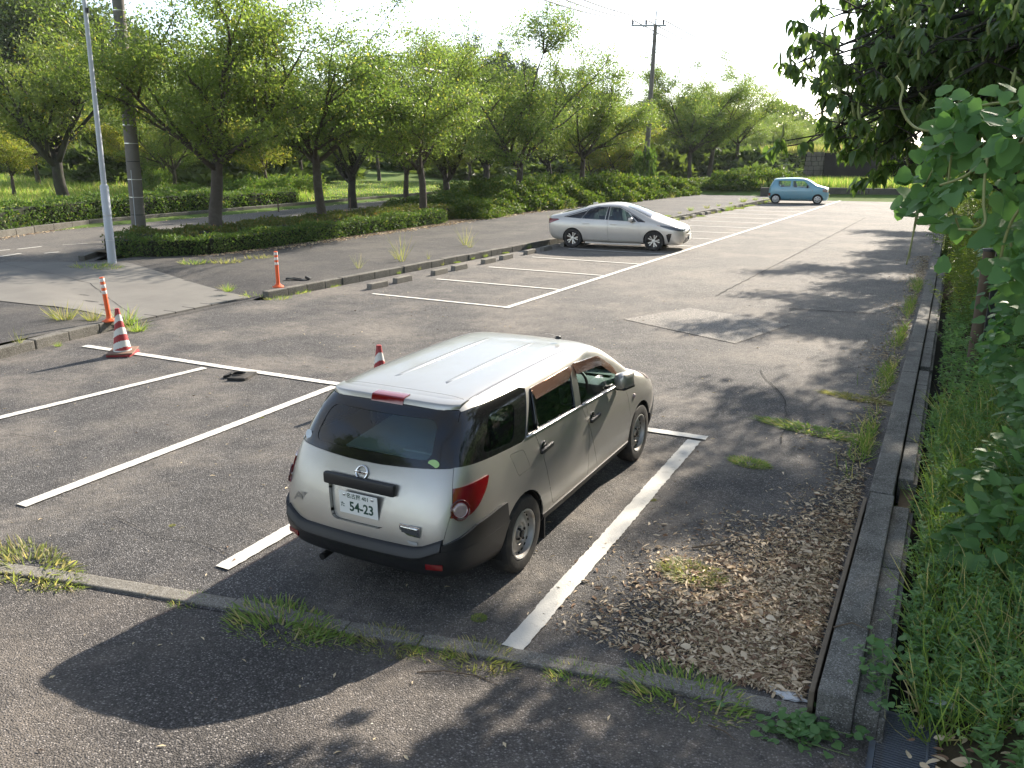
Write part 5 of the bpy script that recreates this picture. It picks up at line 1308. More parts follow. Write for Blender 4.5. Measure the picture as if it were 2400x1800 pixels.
def make_tree(name, loc, meshes, rz, s, label, group, cat='tree', sz=None, lean=(0, 0)):
    r = empty(name, loc, 0, label, cat, group); r.rotation_euler = (lean[0], lean[1], rz); r.scale = (s, s, sz or s)
    obj('trunk', meshes[0], None, r); obj('crown', meshes[1], None, r)
    return r
CH = [tree_meshes(20+i, 7.2, [1.9, 2.3, 2.1, 1.7, 2.2][i], [3.5, 3.3, 3.7, 3.4, 3.2][i], [4, 4, 5, 5, 4][i], leaf=.092, per=138, sub=9, twig=6, r0=[.17, .14, .13, .14, .13][i], rc=.26, zc=.12) for i in range(5)]
CHY = tree_meshes(41, 6.2, 1.6, 3.0, 4, leaf=.125, per=75, mleaf='cherry_y', sub=7, twig=6, r0=.13)
CHD = [tree_meshes(51+i, 7.5, 2.0, 3.6, 5, leaf=.135, per=66, mleaf='cherry_d', mbark='bark_dark', sub=9, twig=6, r0=.26) for i in range(2)]
FO = [tree_meshes(61+i, 12, 3.0, 4.4, 6, leaf=.30, per=46, mleaf='forest', mbark='bark_dark', sub=9, twig=7, r0=.3, rc=.5, zc=.35, up=.9, flat=.2) for i in range(2)]
PI_ = tree_meshes(71, 14, 7.0, 3.8, 6, leaf=.26, per=60, mleaf='pine', mbark='bark_dark', sub=8, twig=6, r0=.25, rc=.30, zc=.14, up=.7, flat=.6)
def zat(ox, oy, zs): return at(ox, oy, zs)

# the row of cherries along the planting bed
G1 = 'cherry trees planted in the bed between lot and road'
row = [((460, 486), .74, 0, (1.36, 1.34), 0.4, 'leaning cherry tree with a thick knobbly trunk beside the concrete pole'),
       ((697, 466), .74, 1, (1.34, 1.2), 2.1, 'slim cherry tree forking low above the clipped hedge, second along the bed'),
       ((913, 448), .74, 2, (1.30, 1.25), 4.4, 'cherry tree with a bare arm reaching right, third along the bed')]
for (q, z, k, s, rz, lb) in row:
    P = at(q[0], q[1], z); P.z = 0.17
    make_tree('cherry_tree', P, CH[k], rz, s[0], lb, G1, sz=s[1])
def along(ox, oy, X):                   # foot of a tree seen above bushes: on the line of the bed
    d = at(ox, oy, 0)-CAM_POS; f = (X-CAM_POS.x)/d.x; q = CAM_POS+d*f; return Vector((q.x, q.y, zisl(q.x, q.y)))
for (q, X, k, s, rz, lb) in [((1115, 400), -16.8, 3, (1.42, 1.42), 1.0, 'tall cherry tree rising from the bushes left of the silver hatchback'),
        ((1258, 390), -16.3, 4, (1.35, 1.28), 3.0, 'yellowing cherry tree standing in bushes just behind the silver hatchback'),
        ((1490, 370), -16.6, 2, (1.45, 1.55), 0.2, 'wide cherry tree right of the far pole in front of the white van'),
        ((1530, 378), -15.9, 0, (1.35, 1.45), 5.0, 'cherry tree on the verge between the white van and the dark van'),
        ((1590, 375), -15.2, 1, (1.40, 1.45), 2.7, 'last cherry tree of the bed, beside the dark van')]:
    make_tree('cherry_tree', along(q[0], q[1], X), CH[k], rz, s[0], lb, G1, sz=s[1])
def ongrnd(ox, oy, dist):
    d = ray(ox, oy); q = CAM_POS+d*dist; q.z = hgt(q.x, q.y); return q
# park trees across the road
G2 = 'dark trunked cherry trees on the park lawn across the road'
make_tree('park_tree', ongrnd(137, 410, 44), CHD[0], 1.2, 1.22, 'old cherry with a massive double trunk on the lawn behind the left hedge', G2)
make_tree('young_tree', ongrnd(28, 400, 47), CHY, 0.3, .80, 'small yellow leaved tree with a thin stem at the left edge of the lawn', None)
park = [(760, 46, 0, 1.0), (875, 52, 1, 1.0), (965, 50, 0, .95), (1050, 60, 1, 1.05), (375, 52, 1, 1.0), (400, 66, 0, 1.05), (240, 62, 0, 1.1), (565, 60, 1, 1.1), (655, 64, 0, 1.0), (1015, 75, 0, 1.1), (1190, 70, 1, 1.0), (1230, 84, 0, 1.05),
        (1310, 80, 1, 1.0), (1360, 92, 0, 1.1), (1425, 96, 1, 1.0), (1460, 110, 0, 1.15), (500, 74, 1, 1.1), (60, 66, 1, 1.0), (-60, 50, 0, 1.1), (820, 72, 1, 1.05), (930, 86, 0, 1.1), (1120, 90, 1, 1.1), (700, 84, 0, 1.1), (320, 80, 1, 1.1), (170, 84, 0, 1.1)]
rs_ = random.Random(8)
WHERE = [(-100, 'left of the lamp post'), (215, 'behind the lamp post and concrete pole'), (330, 'between the concrete pole and the leaning cherry'), (470, 'right of the leaning cherry'), (610, 'left of the slim cherry'), (720, 'right of the slim cherry'), (840, 'left of the third cherry'), (930, 'right of the third cherry'), (1040, 'left of the tall cherry'), (1130, 'right of the tall cherry'), (1230, 'above the silver hatchback'), (1330, 'left of the far pole'), (1400, 'right of the far pole')]
def where(ox): return [w for x, w in WHERE if x <= ox+60][-1]
seen_ = {}
def uniq(lb):
    seen_[lb] = seen_.get(lb, 0)+1
    return lb if seen_[lb] == 1 else lb+', '+['', '', 'second', 'third', 'fourth', 'fifth'][seen_[lb]]+' one'
for (ox, dist, k, s) in park:
    q = ongrnd(ox, 400, dist)
    make_tree('park_tree', q, (CHD[k] if rs_.random() < .68 else CH[rs_.randint(0, 4)]), rs_.uniform(0, 6.28), s*rs_.uniform(.92, 1.1), uniq('park cherry in the '+('front' if dist < 60 else 'middle' if dist < 78 else 'back')+' rows seen '+where(ox)), 'cherry trees massed on the park lawn beyond the road')
for ox, dist, s, rz in ((85, 56, 1.25, 1.0), (300, 58, 1.0, 2.0), (575, 52, .95, 3.3), (1275, 66, .95, 0.7), (1330, 64, 1.0, 4.0), (1370, 74, 1.0, 5.2)):
    make_tree('park_tree', ongrnd(ox, 400, dist), CHY, rz, s, uniq('yellowing park tree seen '+where(ox)), 'yellowing cherry trees among the green ones')
# beyond the dark van the road trees close the view
for ox, dist, k, s in ((1640, 112, 3, 1.05), (1690, 104, 2, .95), (1560, 125, 0, 1.1), (1725, 96, 4, .80), (1600, 140, 1, 1.1), (1680, 130, 2, 1.1), (1750, 118, 3, .9)):
    make_tree('roadside_tree', ongrnd(ox, 370, dist), CH[k], rs_.uniform(0, 6), s, 'green cherry tree closing the far end of the road', 'cherry trees closing the far end of the road')
# tall dark wood behind the park
for ox, dist, k, s in ((20, 88, 0, 1.55), (110, 84, 1, 1.50), (-70, 84, 0, 1.6), (240, 96, 0, 1.50), (330, 104, 1, 1.25), (460, 110, 0, 1.15), (590, 108, 1, 1.0), (720, 112, 0, .95), (850, 114, 1, 1.0), (960, 118, 0, 1.0), (1080, 118, 1, 1.05), (1190, 124, 0, .95), (1300, 130, 1, .95), (1400, 136, 0, .95), (1500, 142, 1, .95), (-160, 80, 1, 1.7)):
    make_tree('woodland_tree', ongrnd(ox, 380, dist), FO[k], rs_.uniform(0, 6), s, uniq('tall dark back tree '+where(ox)), 'tall dark trees of the wood behind the park')
for ox, top, dist, s, lb in ((1000, 20, 128, 1.28, 'taller of the two dark pines rising above the park trees'), (1108, 28, 128, 1.22, 'lower of the two dark pines above the park trees, on the right')):
    make_tree('pine_tree', ongrnd(ox, 380, dist), PI_, rs_.uniform(0, 6), s, lb, 'dark pines above the park trees')
# distant wood as one mass behind everything
def wood(name, pts, n, hmin, hmax, leaf, m):
    P = []; 
    pts = [Vector(p) for p in pts]
    for i in range(n):
        k = nr.integers(0, len(pts)-1); f = nr.uniform(); p = pts[k]+(pts[k+1]-pts[k])*f; h = hmin+(hmax-hmin)*(.5+.5*math.sin(p.x*.21+k)*math.cos(p.x*.077+2))
        z = h*nr.uniform(0, 1)**.7; w = 5*(1-(z/h)**3)+1
        P.append((p.x+nr.normal(0, w*.5), p.y+nr.normal(0, w*.6), p.z+z))
    P = np.array(P); D = rnd_dir(n); Nn = rnd_dir(n, -.2, 1); L = leaf*nr.uniform(.6, 1.3, n)
    return tag(obj(name, leafmesh(name, leaves(P, D, Nn, L, L*.7), m)), kind='stuff')
far_pts = [ongrnd(x, 380, d) for x, d in ((-250, 115), (0, 120), (250, 128), (500, 138), (750, 142), (1000, 148), (1250, 160), (1450, 172), (1600, 185), (1750, 160), (1900, 120))]
wood('distant_wood', far_pts, 26000, 6, 12, .9, M['forest'])
tag(bpy.data.objects['distant_wood'], 'dark mass of woodland behind the park trees', 'woodland')
# a big tree behind the photographer, mirrored in the car's rear window
make_tree('broadleaf_tree', (-7.5, -14.0, -.05), FO[0], 1.0, .85, 'broadleaf tree behind the photographer mirrored in the rear window', None)

# ------------------------------------------------------------------ hedges and bushes
def hedge_mesh(name, path, h, w, leaf, dens, m, hm=None, zf=None, round_=.25, jag=.05):
    """clipped hedge along a path: leaves over a lumpy block, with a dark heart"""
    P = [Vector((*p, 0)) for p in path]; parts = []; 
    Pp = []; Nn_ = []
    mbm = MB()
    for a, b in zip(P, P[1:]):
        d = b-a; L = d.length; t = d/L; q = Vector((-t.y, t.x, 0))
        n = int(L*(2*h+w)*dens)
        for i in range(n):
            s = nr.uniform(0, L); u = nr.uniform(0, 2*h+w)
            lump = 1+.10*math.sin(s*1.9+a.x)+.06*math.sin(s*4.7)
            if u < h: off, z, no = -w/2*lump, u, -q
            elif u < h+w: off, z, no = (u-h-w/2), h*lump, Vector((0, 0, 1))
            else: off, z, no = w/2*lump, 2*h+w-u, q
            z *= (.97+.06*math.sin(s*3.1+1)); 
            if z > h*.8: off *= .94
            c = a+t*s+q*off; c.z = (zf(c.x, c.y) if zf else 0)+max(.02, z)
            Pp.append((c.x+nr.normal(0, jag), c.y+nr.normal(0, jag), c.z+nr.normal(0, jag*.7))); Nn_.append(tuple(no))
        c = (a+b)/2; z0 = zf(c.x, c.y) if zf else 0
        za, zb = (zf(a.x, a.y), zf(b.x, b.y)) if zf else (0, 0)
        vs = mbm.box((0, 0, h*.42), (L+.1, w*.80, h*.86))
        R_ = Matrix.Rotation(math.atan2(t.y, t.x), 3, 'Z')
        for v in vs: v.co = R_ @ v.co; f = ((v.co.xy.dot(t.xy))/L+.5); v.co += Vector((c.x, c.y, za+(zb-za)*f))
    Pp = np.array(Pp); Nn_ = np.array(Nn_); n = len(Pp)
    D = unit(Nn_*.45+nr.normal(0, 1, (n, 3))*.7+np.array([0, 0, .25])); Nv = unit(Nn_+nr.normal(0, 1, (n, 3))*.5)
    Ls = leaf*nr.uniform(.7, 1.3, n)
    return leafmesh(name, leaves(Pp, D, Nv, Ls, Ls*.55), m), mbm.mesh('heart')
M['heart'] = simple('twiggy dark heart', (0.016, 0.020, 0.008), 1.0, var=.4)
def hedge(name, label, path, h, w, leaf, dens, m, zf=None, **k):
    r = empty(name, (0, 0, 0), 0, label, 'hedge')
    a, b = hedge_mesh('foliage', path, h, w, leaf, dens, m, None, zf, **k)
    obj('foliage', a, None, r); obj('heart', b, M['heart'], r); return r
zi = lambda x, y: zisl(x, y)-.02
hedge('clipped_hedge', 'low clipped dark green hedge along the front of the planting bed', [(-17.2, 7.9), (-15.9, 8.15), (-14.95, 9.2), (-14.65, 11.5), (-14.6, 16.2), (-14.55, 21.5)], .52, .55, .075, 900, M['hedge'], zi)
hedge('clipped_hedge', 'low reddish green planting filling the bed behind the front hedge', [(-17.6, 8.6), (-16.4, 10.2), (-16.2, 16.5), (-16.1, 23.5)], .54, 2.0, .09, 380, M['hedge_dry'], zi)
hedge('clipped_hedge', 'low green hedge along the road side of the planting bed', [(-18.2, 8.4), (-18.3, 15), (-18.3, 24)], .42, .6, .10, 260, M['hedge_dry'], zi)
zl = lambda x, y: hgt(x, y)-.02
def hx(Y, o): return far_kerb_x(Y)-o
hedge('road_hedge', 'long waist high hedge behind the far kerb of the road', [(hx(y, 1.1), y) for y in (-6, -1, 3, 6, 9, 12, 16, 20, 23)], .95, 1.1, .11, 330, M['hedge'], zl)
hedge('road_hedge', 'rounded lower end of the hedge behind the kerb', [(hx(y, 1.5), y) for y in (23, 26, 29)], .75, 1.6, .12, 230, M['hedge'], zl)
# rounded bushes and clipped blocks on the lawn
def dome(name, seed, leaf, n, m, squash=(1, 1, 1), box=0.0):
    g = np.random.default_rng(seed); d = rnd_dir(n, -.1, 1, g)
    if box: d = np.sign(d)*np.abs(d)**(1-box); d /= np.max(np.abs(d), axis=1, keepdims=True)**.5
    lump = 1+.12*np.sin(d[:, :1]*7+seed)+.10*np.sin(d[:, 1:2]*9+seed*2)+.08*np.sin(d[:, 2:3]*8)
    rr = g.uniform(.72, 1.04, (n, 1)); P = d*lump*rr*np.array(squash); P[:, 2] = np.maximum(P[:, 2], .01)
    D = unit(d*.5+g.normal(0, 1, (n, 3))*.6+np.array([0, 0, .2])); Nv = unit(d+g.normal(0, 1, (n, 3))*.45)
    L = leaf*g.uniform(.65, 1.3, n)
    return leafmesh(name, leaves(P, D, Nv, L, L*.5), m)
ball = dome('foliage', 3, .10, 3800, M['hedge'], (1, 1, .62), .3)
def bush(name, loc, me, s, rz, label, group, cat='bush'):
    o = obj(name, me, None); o.location = loc; o.scale = s if hasattr(s, '__len__') else (s, s, s); o.rotation_euler = (0, 0, rz); return tag(o, label, cat, group)
bush('clipped_bush', ongrnd(385, 392, 47), ball, (1.15, 1.15, 1.3), 0, 'rounded clipped bush on the tall grass behind the concrete pole', None)
bush('clipped_bush', ongrnd(867, 420, 44.5), dome('foliage', 4, .10, 3000, M['hedge_dry'], (1, 1, .62), .4), (1.1, .8, .85), 0.5, 'low reddish brown clipped bush beside the far kerb', None)
for i, (ox, d_, sx, lb) in enumerate(((1020, 58, 2.4, 'long clipped box bush in front of the park trunks'), (1105, 62, 1.6, 'clipped block bush behind the tall cherry'), (1200, 60, 2.6, 'broad clipped bush above the shrubs left of the pole'), (1310, 66, 2.0, 'clipped bush beside the pole foot'), (1240, 74, 1.8, 'small clipped bush deep among the park trees'), (335, 50, .9, 'small clipped bush left of the rounded one'), (620, 56, 2.4, 'dark spreading bush under the park trees behind the slim cherry'), (560, 50, 2.0, 'dark bush at the end of the road hedge'))):
    bush('clipped_bush', ongrnd(ox, 395, d_), ball, (sx, sx*.6, 1.5+.3*(i % 3)), rs_.uniform(-.4, .4)+.5, lb, None)
# the shrubby mass on the bed
SH = [dome('foliage', 8+i, .115, 6500, M['shrub'], (1, 1, .85)) for i in range(3)]
sh_lab = 'leafy green shrub in the thicket along the sidewalk behind the parked cars'
spots = []
for Y in np.arange(24.5, 84, 1.55):
    xf = np.interp(Y, [24, 33, 41, 58, 84], [-14.6, -14.2, -12.6, -10.5, -9.4])
    for j in range(3): spots.append((xf-.6-1.55*j+rs_.uniform(-.4, .4), Y+rs_.uniform(-.5, .5), rs_.uniform(.75, 1.25)*(1.12-.05*j)))
for i, (x, y, s) in enumerate(spots):
    bush('shrub', (x, y, zisl(x, y)-.05), SH[i % 3], (s*1.25, s*1.25, s*(1.05 if y > 30 else .8)*rs_.uniform(.8, 1.2)*(1-.55*smooth(38, 66, y))), rs_.uniform(0, 6), sh_lab, 'leafy shrubs forming the thicket behind the cars')
# background undergrowth across the road
und = dome('foliage', 15, .30, 2600, M['forest'], (1, 1, .8))
for ox, d_, w_, h_ in ((470, 60, 3.2, 2.6), (520, 64, 3.0, 3.0), (585, 66, 3.6, 2.4), (630, 70, 3.0, 2.8), (690, 74, 3.4, 2.0), (260, 62, 2.6, 1.8), (180, 66, 3.0, 2.2), (90, 70, 3.2, 2.2), (1180, 74, 3.4, 2.0), (1010, 80, 3.6, 1.8)):
    bush('undergrowth_bush', ongrnd(ox, 398, d_), und, (w_, w_, h_), rs_.uniform(0, 6), uniq('dark spreading bush on the park lawn '+where(ox)), 'dark bushes on the park lawn')
for i in range(36):
    ox = -120+i*52; q = ongrnd(ox, 400, rs_.uniform(84, 104)); bush('undergrowth_bush', q, und, (4, 4, rs_.uniform(2.2, 4.0)), rs_.uniform(0, 6), 'dark undergrowth bush in the shade at the back of the park', 'dark undergrowth at the back of the park')
for i in range(9):
    q = ongrnd(1480+i*42, 375, rs_.uniform(132, 150)); bush('roadside_bush', q, SH[i % 3], (2.2, 2.2, 1.2), rs_.uniform(0, 6), 'light green bush on the verge at the far end of the road', 'light green bushes on the far verge')
for i in range(26):        # the thicket runs on behind the blue car to the stone wall
    x, y = rs_.uniform(-9.6, -6.0), rs_.uniform(50.5, 60); bush('shrub', (x, y, hgt(x, y)-.1), SH[i % 3], (1.6, 1.6, rs_.uniform(.9, 1.4)), rs_.uniform(0, 6), 'leafy shrub in the thicket between the blue car and the stone wall', 'shrubs between the blue car and the stone wall')
ivy = dome('foliage', 18, .15, 3000, M['hedge'], (1, 1, 1))
# ------------------------------------------------------------------ grass, weeds, litter
def blades(P, h, w, lean, m, name, tpl=BLADE, g=nr):
    n = len(P); D = unit(g.normal(0, 1, (n, 3))*np.array([lean, lean, .12])+np.array([0, 0, 1])); Nn = rnd_dir(n, -.4, .4, g)
    return leaves(P, D, Nn, h, w, tpl)
# long lawn grass across the road
N = 60000
ox = nr.uniform(-60, 1260, N); dd = nr.uniform(0, 1, N)**1.3*34+37
P = []
fx_ = {}
for a, b in zip(ox, dd):
    d = ray(a, 395); q = CAM_POS+d*b
    if q.x > far_kerb_x(q.y)-1.3: continue
    tall = 1 if a < 700 else .35
    P.append((q.x, q.y, hgt(q.x, q.y)-.03, tall*(.75+.25*math.sin(q.x*1.7)*math.cos(q.y*1.3))))
P = np.array(P); hh = P[:, 3]*nr.uniform(.25, .62, len(P))
lawn_g = tag(obj('lawn_grass', leafmesh('lawn_grass', blades(P[:, :3], hh, .05, .35, None, '', TRI), M['grass'])), 'long bright green grass on the lawn across the road', 'grass', kind='stuff')
# terrace grass behind the retaining wall
P = np.stack([nr.uniform(-7.5, 7, 16000), nr.uniform(49.4, 57.5, 16000), np.full(16000, .56)], 1)
tag(obj('terrace_grass', leafmesh('terrace_grass', blades(P, nr.uniform(.35, .8, 16000), .06, .25, None, '', TRI), M['grass'])), 'tall green grass above the retaining wall', 'grass', kind='stuff')
P = np.stack([nr.uniform(-9, 6, 5000), nr.uniform(58.2, 60.5, 5000), np.full(5000, 2.8)], 1)
tag(obj('wall_top_grass', leafmesh('wall_top_grass', blades(P, nr.uniform(.3, .8, 5000), .06, .3, None, '', TRI), M['grass_dry'])), 'dry yellow grass on top of the stone wall', 'grass', kind='stuff')
# tufts: a handful of shapes, copied one by one
def tuft(name, seed, n, rad, h, w, lean, m, low=0.0):
    g = np.random.default_rng(seed); r = rad*np.sqrt(g.uniform(0, 1, n)); a = g.uniform(0, 2*PI, n)
    P = np.stack([r*np.cos(a), r*np.sin(a), np.full(n, -.01)], 1); out = np.stack([np.cos(a), np.sin(a), np.zeros(n)], 1)
    D = unit(out*lean*g.uniform(.3, 1.4, (n, 1))+g.normal(0, 1, (n, 3))*.28+np.array([0, 0, 1.0-low])); D[:, 2] = np.maximum(D[:, 2], .12)
    Nn = unit(np.array([0, 0, 1.0])+out*.4+g.normal(0, 1, (n, 3))*.3)
    return leafmesh(name, leaves(P, D, Nn, h*g.uniform(.5, 1.2, n), w*g.uniform(.7, 1.2, n), BLADE), m)
TF = [tuft('blades', 1, 1100, .22, .095, .0105, 1.25, M['grass'], .2), tuft('blades', 2, 900, .18, .095, .010, 1.25, M['grass_dry'], .2), tuft('blades', 3, 110, .09, .28, .006, .9, M['grass_dry'], 0), tuft('blades', 4, 130, .10, .33, .009, .8, M['grass'], 0), tuft('blades', 5, 26, .05, .62, .008, .55, M['grass_dry'], 0), tuft('blades', 6, 150, .30, .15, .011, 1.0, M['grass'], .1), tuft('blades', 7, 150, .30, .14, .010, 1.1, M['grass_dry'], .1)]
def put_tuft(P, k, s, label, group=None, sx=1.0, rz=0.0, name='grass_tuft', z=None):
    o = obj(name, TF[k]); o.location = (P[0], P[1], z if z is not None else 0.0); o.scale = (s*sx, s, s); o.rotation_euler = (0, 0, rz); return tag(o, label, 'grass tuft', group)
def at2(ox, oy, z=0): q = at(ox, oy, z); return (q.x, q.y)
# along the near strip
for ox, oy, k, s, sx, lb in ((60, 1222, 1, 1.1, 2.4, 'straggling half dry grass over the left end of the near kerb strip'), (140, 1252, 0, .55, 1.5, 'short green grass at the left end of the near strip'), (405, 1293, 0, .48, .9, 'small lone grass tuft on the near strip left of the big shadow'),
        (600, 1352, 0, 1.0, 1.55, 'widest green grass clump below the near strip, in the car shadow'), (835, 1388, 1, .8, 1.3, 'yellow green grass clump below the near strip right of the car shadow'), (1035, 1420, 1, .85, 1.2, 'grass clump with long dry runners below the white bay line end'), (1245, 1458, 0, .62, 1.2, 'small pale grass clump on the strip right of the white bay line'),
        (1480, 1502, 0, .95, 1.5, 'green grass clump on the strip below the dead leaves'), (700, 1372, 0, .6, 1.4, 'green fringe joining the grass clumps below the strip'), (930, 1405, 0, .55, 1.1, 'thin grass between the clumps below the strip')):
    q = at2(ox, oy, .02); put_tuft(q, k, s*1.12, lb, 'grass clumps along the near kerb strip', sx, R(-10), z=max(ramp_z(*q), -.01)-.008)
for ox, oy, k, s, sx, lb in ((1495, 1240, 1, .85, 1.5, 'tuft of grass growing through the asphalt beside the dead leaves'), (1618, 1000, 0, .60, 1.5, 'round low green grass patch in the shaded asphalt'), (1755, 930, 0, .75, 3.6, 'long thin green strip of grass running in from the right kerb'), (1850, 860, 1, .7, 3.2, 'thin dry grass strip near the right kerb'), (1035, 1335, 0, .22, 1, 'tiny weed in the sun beside the car shadow'), (1410, 1080, 1, .16, 1, 'tiny weed on the edge of the white line'), (372, 1135, 1, .13, 1, 'tiny dry weed on the second white line'), (565, 902, 1, .14, 1, 'tiny weed right of the black rubber ring')):
    o = put_tuft(at2(ox, oy), k, s, lb, 'tufts growing through the asphalt', sx, R(-14)); o.scale.z *= .6
# weeds along the kerbs at the left
n_ = ['pale seeding grass behind the near left kerb', 'tall pale grass beside the orange post', 'grass at the kerb end behind the striped cone']
for ox, oy, k, s, lb, z in ((140, 690, 2, 1.3, n_[0], .15), (200, 690, 2, .9, 'thin pale grass between kerb and orange post', .15), (270, 700, 3, 1.1, n_[1], .02), (295, 715, 3, .8, n_[2], .0), (100, 745, 3, .35, 'little weed at the foot of the near left kerb', 0), (125, 748, 3, .3, 'second little weed at the foot of the near left kerb', 0), (40, 742, 4, .45, 'bent dry stalk on the near left sidewalk', .15),
        (560, 640, 5, .9, 'mat of green weeds under the end of the long kerb', 0), (600, 645, 5, .7, 'green weeds in front of the long kerb end', 0), (640, 632, 5, .8, 'weeds at the kerb foot right of the second orange post', 0), (715, 618, 5, .55, 'weeds at the kerb foot before the wheel stops', 0), (200, 577, 5, 1.2, 'grass patch at the foot of the lamp post', .15), (235, 580, 5, .9, 'grass patch in front of the lamp post', .15), (492, 628, 3, .6, 'small tuft on the sidewalk left of the second orange post', .1),
        (490, 566, 6, 1.1, 'dry grass below the clipped hedge', .15), (560, 557, 6, 1.0, 'reddish grass under the clipped hedge', .15), (420, 568, 5, 1.0, 'green grass under the left end of the clipped hedge', .15)):
    put_tuft(at2(ox, oy, z), k, s, lb, 'weeds along the left kerbs', 1.3, rs_.uniform(-.3, .3)+.5, z=z-.01)
wl = 'tall wispy grass growing on the sidewalk behind the long kerb'
for ox, oy, s in ((868, 565, 1.3), (858, 560, .9), (1005, 530, 1.1), (1015, 535, .8), (775, 580, .7), (1205, 500, 1.3), (925, 560, .4)):
    put_tuft(at2(ox, oy, .15), 4, s, wl, 'tall wispy grasses on the sidewalk', 1, rs_.uniform(0, 6), z=.14)
kl = 'small weed growing at the foot of the long kerb'
for ox in (860, 905, 955, 985, 1020, 1047, 1090, 1140):
    oy = np.interp(ox, [700, 850, 1000, 1210], [626, 593, 564, 523]); put_tuft(at2(ox, oy), rs_.choice((0, 2, 3)), rs_.uniform(.3, .6), kl, 'small weeds along the foot of the long kerb', 1.2, .8)
fl_ = 'green weed in the strip behind the wheel stops beyond the silver hatchback'
for i in range(34):
    Y = 22.5+i*.68; put_tuft((kx(Y)+rs_.uniform(.05, .42)-(.75 if i % 3 == 0 else 0), Y), rs_.choice((0, 2, 3, 3)), rs_.uniform(.4, 1.0)*(1.3 if i < 10 else 1), fl_, 'green weeds in the strip behind the wheel stops', 1.2, rs_.uniform(0, 6), z=0.0 if i % 3 else .15)
pl_ = 'pale feathery grass at the edge of the thicket behind the silver hatchback'
for i in range(14):
    Y = rs_.uniform(24, 44); x = np.interp(Y, [24, 33, 41, 58], [-13.7, -13.3, -11.5, -9.5]); put_tuft((x+rs_.uniform(-.5, .5), Y), 4, rs_.uniform(.5, .95), pl_, 'pale feathery grasses at the edge of the thicket', 1.6, rs_.uniform(0, 6), z=zwalk(x, Y)-.02)
# dead leaves: a drift against the right kerb
def scatter(n, f):
    out = []
    while len(out) < n:
        q = f()
        if q is not None: out.append(q)
    return np.array(out)
def drift():
    y = -4.10+abs(nr.normal(0, 1))*1.3; x = 4.24-abs(nr.normal(0, 1))*(.60 if y < -2.6 else .5 if y < -1.6 else .28)
    if x < 2.4 or y > 2.6: return None
    if y < -4.1+.02: return None
    lim = -4.13-(4.3-x)*.175
    if y < lim+.02: return None
    return (x, y, .004+abs(nr.normal(0, .012))*(1 if x > 3.2 else .4))
def litter_mesh(name, P, lo, hi, wr, m, flat=.35, tpl=OVATE):
    n = len(P); D = rnd_dir(n, -.18, .25); Nn = unit(nr.normal(0, 1, (n, 3))*flat+np.array([0, 0, 1])); L = nr.uniform(lo, hi, n)
    return tag(obj(name, leafmesh(name, leaves(P, D, Nn, L, L*nr.uniform(*wr, n), tpl), m)), kind='stuff')
tag(litter_mesh('leaf_litter', scatter(8500, drift), .020, .070, (.16, .42), M['litter'], .32), 'drift of brown dead leaves against the right kerb', 'leaf litter')
tag(litter_mesh('large_dead_leaves', scatter(150, drift)+np.array([0, 0, .012]), .045, .085, (.35, .7), M['litter'], .6), 'larger curled dead leaves on top of the drift', 'dead leaves')
tag(litter_mesh('straw_litter', scatter(14000, drift), .012, .05, (.06, .16), M['straw'], .35, RHOMB), 'fine straw and bark bits among the dead leaves', 'litter')
def edge():
    y = -3+nr.uniform(0, 1)**1.2*22; x = 4.22-abs(nr.normal(0, .16))*(1+.8*max(0, math.sin(y*1.45+.5)))
    return (x, y, .006+abs(nr.normal(0, .006)))
tag(litter_mesh('kerb_straw', scatter(5000, edge), .02, .08, (.10, .35), M['straw'], .4, RHOMB), 'dry straw and leaf bits along the right kerb', 'litter')
P = np.stack([4.20-np.abs(nr.normal(0, .09, 2600)), nr.uniform(-.5, 14, 2600), np.zeros(2600)], 1); P = P[(np.sin(P[:, 1]*2.1)+nr.normal(0, .6, len(P))) > .1]
tag(obj('kerb_grass', leafmesh('kerb_grass', blades(P, nr.uniform(.06, .20, len(P)), .010, .6, None, ''), M['grass'])), 'short grass growing along the right kerb', 'grass', kind='stuff')
def lot_bits():
    x = nr.uniform(-7.5, 4.2); y = nr.uniform(-6.6, 9)
    ly = -4.13-(4.3-x)*.175
    if abs(y-ly) < .12: return None
    if y < ly and x > 4.4: return None
    return (x, y, .010 if y > ly else ramp_z(x, y)+.006)
tag(litter_mesh('scattered_bits', scatter(750, lot_bits), .015, .06, (.10, .4), M['straw'], .3, RHOMB), 'scattered leaf bits and twigs on the asphalt', 'litter')
def hedge_l():
    y = nr.uniform(8.5, 34); x = np.interp(y, [8.5, 11, 16, 24, 33, 41], [-14.9, -14.2, -14.1, -14.0, -13.7, -12])+abs(nr.normal(0, .28)); return (x, y, zwalk(x, y)+.01)
tag(litter_mesh('hedge_litter', scatter(2600, hedge_l), .04, .12, (.3, .6), M['litter'], .3, RHOMB), 'fallen leaves along the foot of the hedge', 'leaf litter')
def road_l():
    y = nr.uniform(-2, 40); x = far_kerb_x(y)+.05+abs(nr.normal(0, .25)); return (x, y, zroad(x, y)+.03)
tag(litter_mesh('road_litter', scatter(1600, road_l), .05, .14, (.3, .7), M['litter'], .3, RHOMB), 'fallen leaves along the far road kerb', 'leaf litter')

# ------------------------------------------------------------------ the overgrown bank on the right
def bank(x, y): return hgt(x, y)
def bank_pts(n, x0, x1, y0, y1, p=1.0):
    x = x0+(x1-x0)*nr.uniform(0, 1, n)**p; y = nr.uniform(y0, y1, n)
    return np.stack([x, y, np.array([bank(a, b) for a, b in zip(x, y)])], 1)
M['bank'] = soil_mat('bank soil', (0.04, 0.035, 0.022), (0.09, 0.07, 0.045))
tag(grid('bank', 4.66, 14, 30, -9, 46, 60, lambda x, y: hgt(x, y)+.012-.14*smooth(4.85, 4.68, x)*(1 if y < 16 else 0), M['bank']), kind='structure')
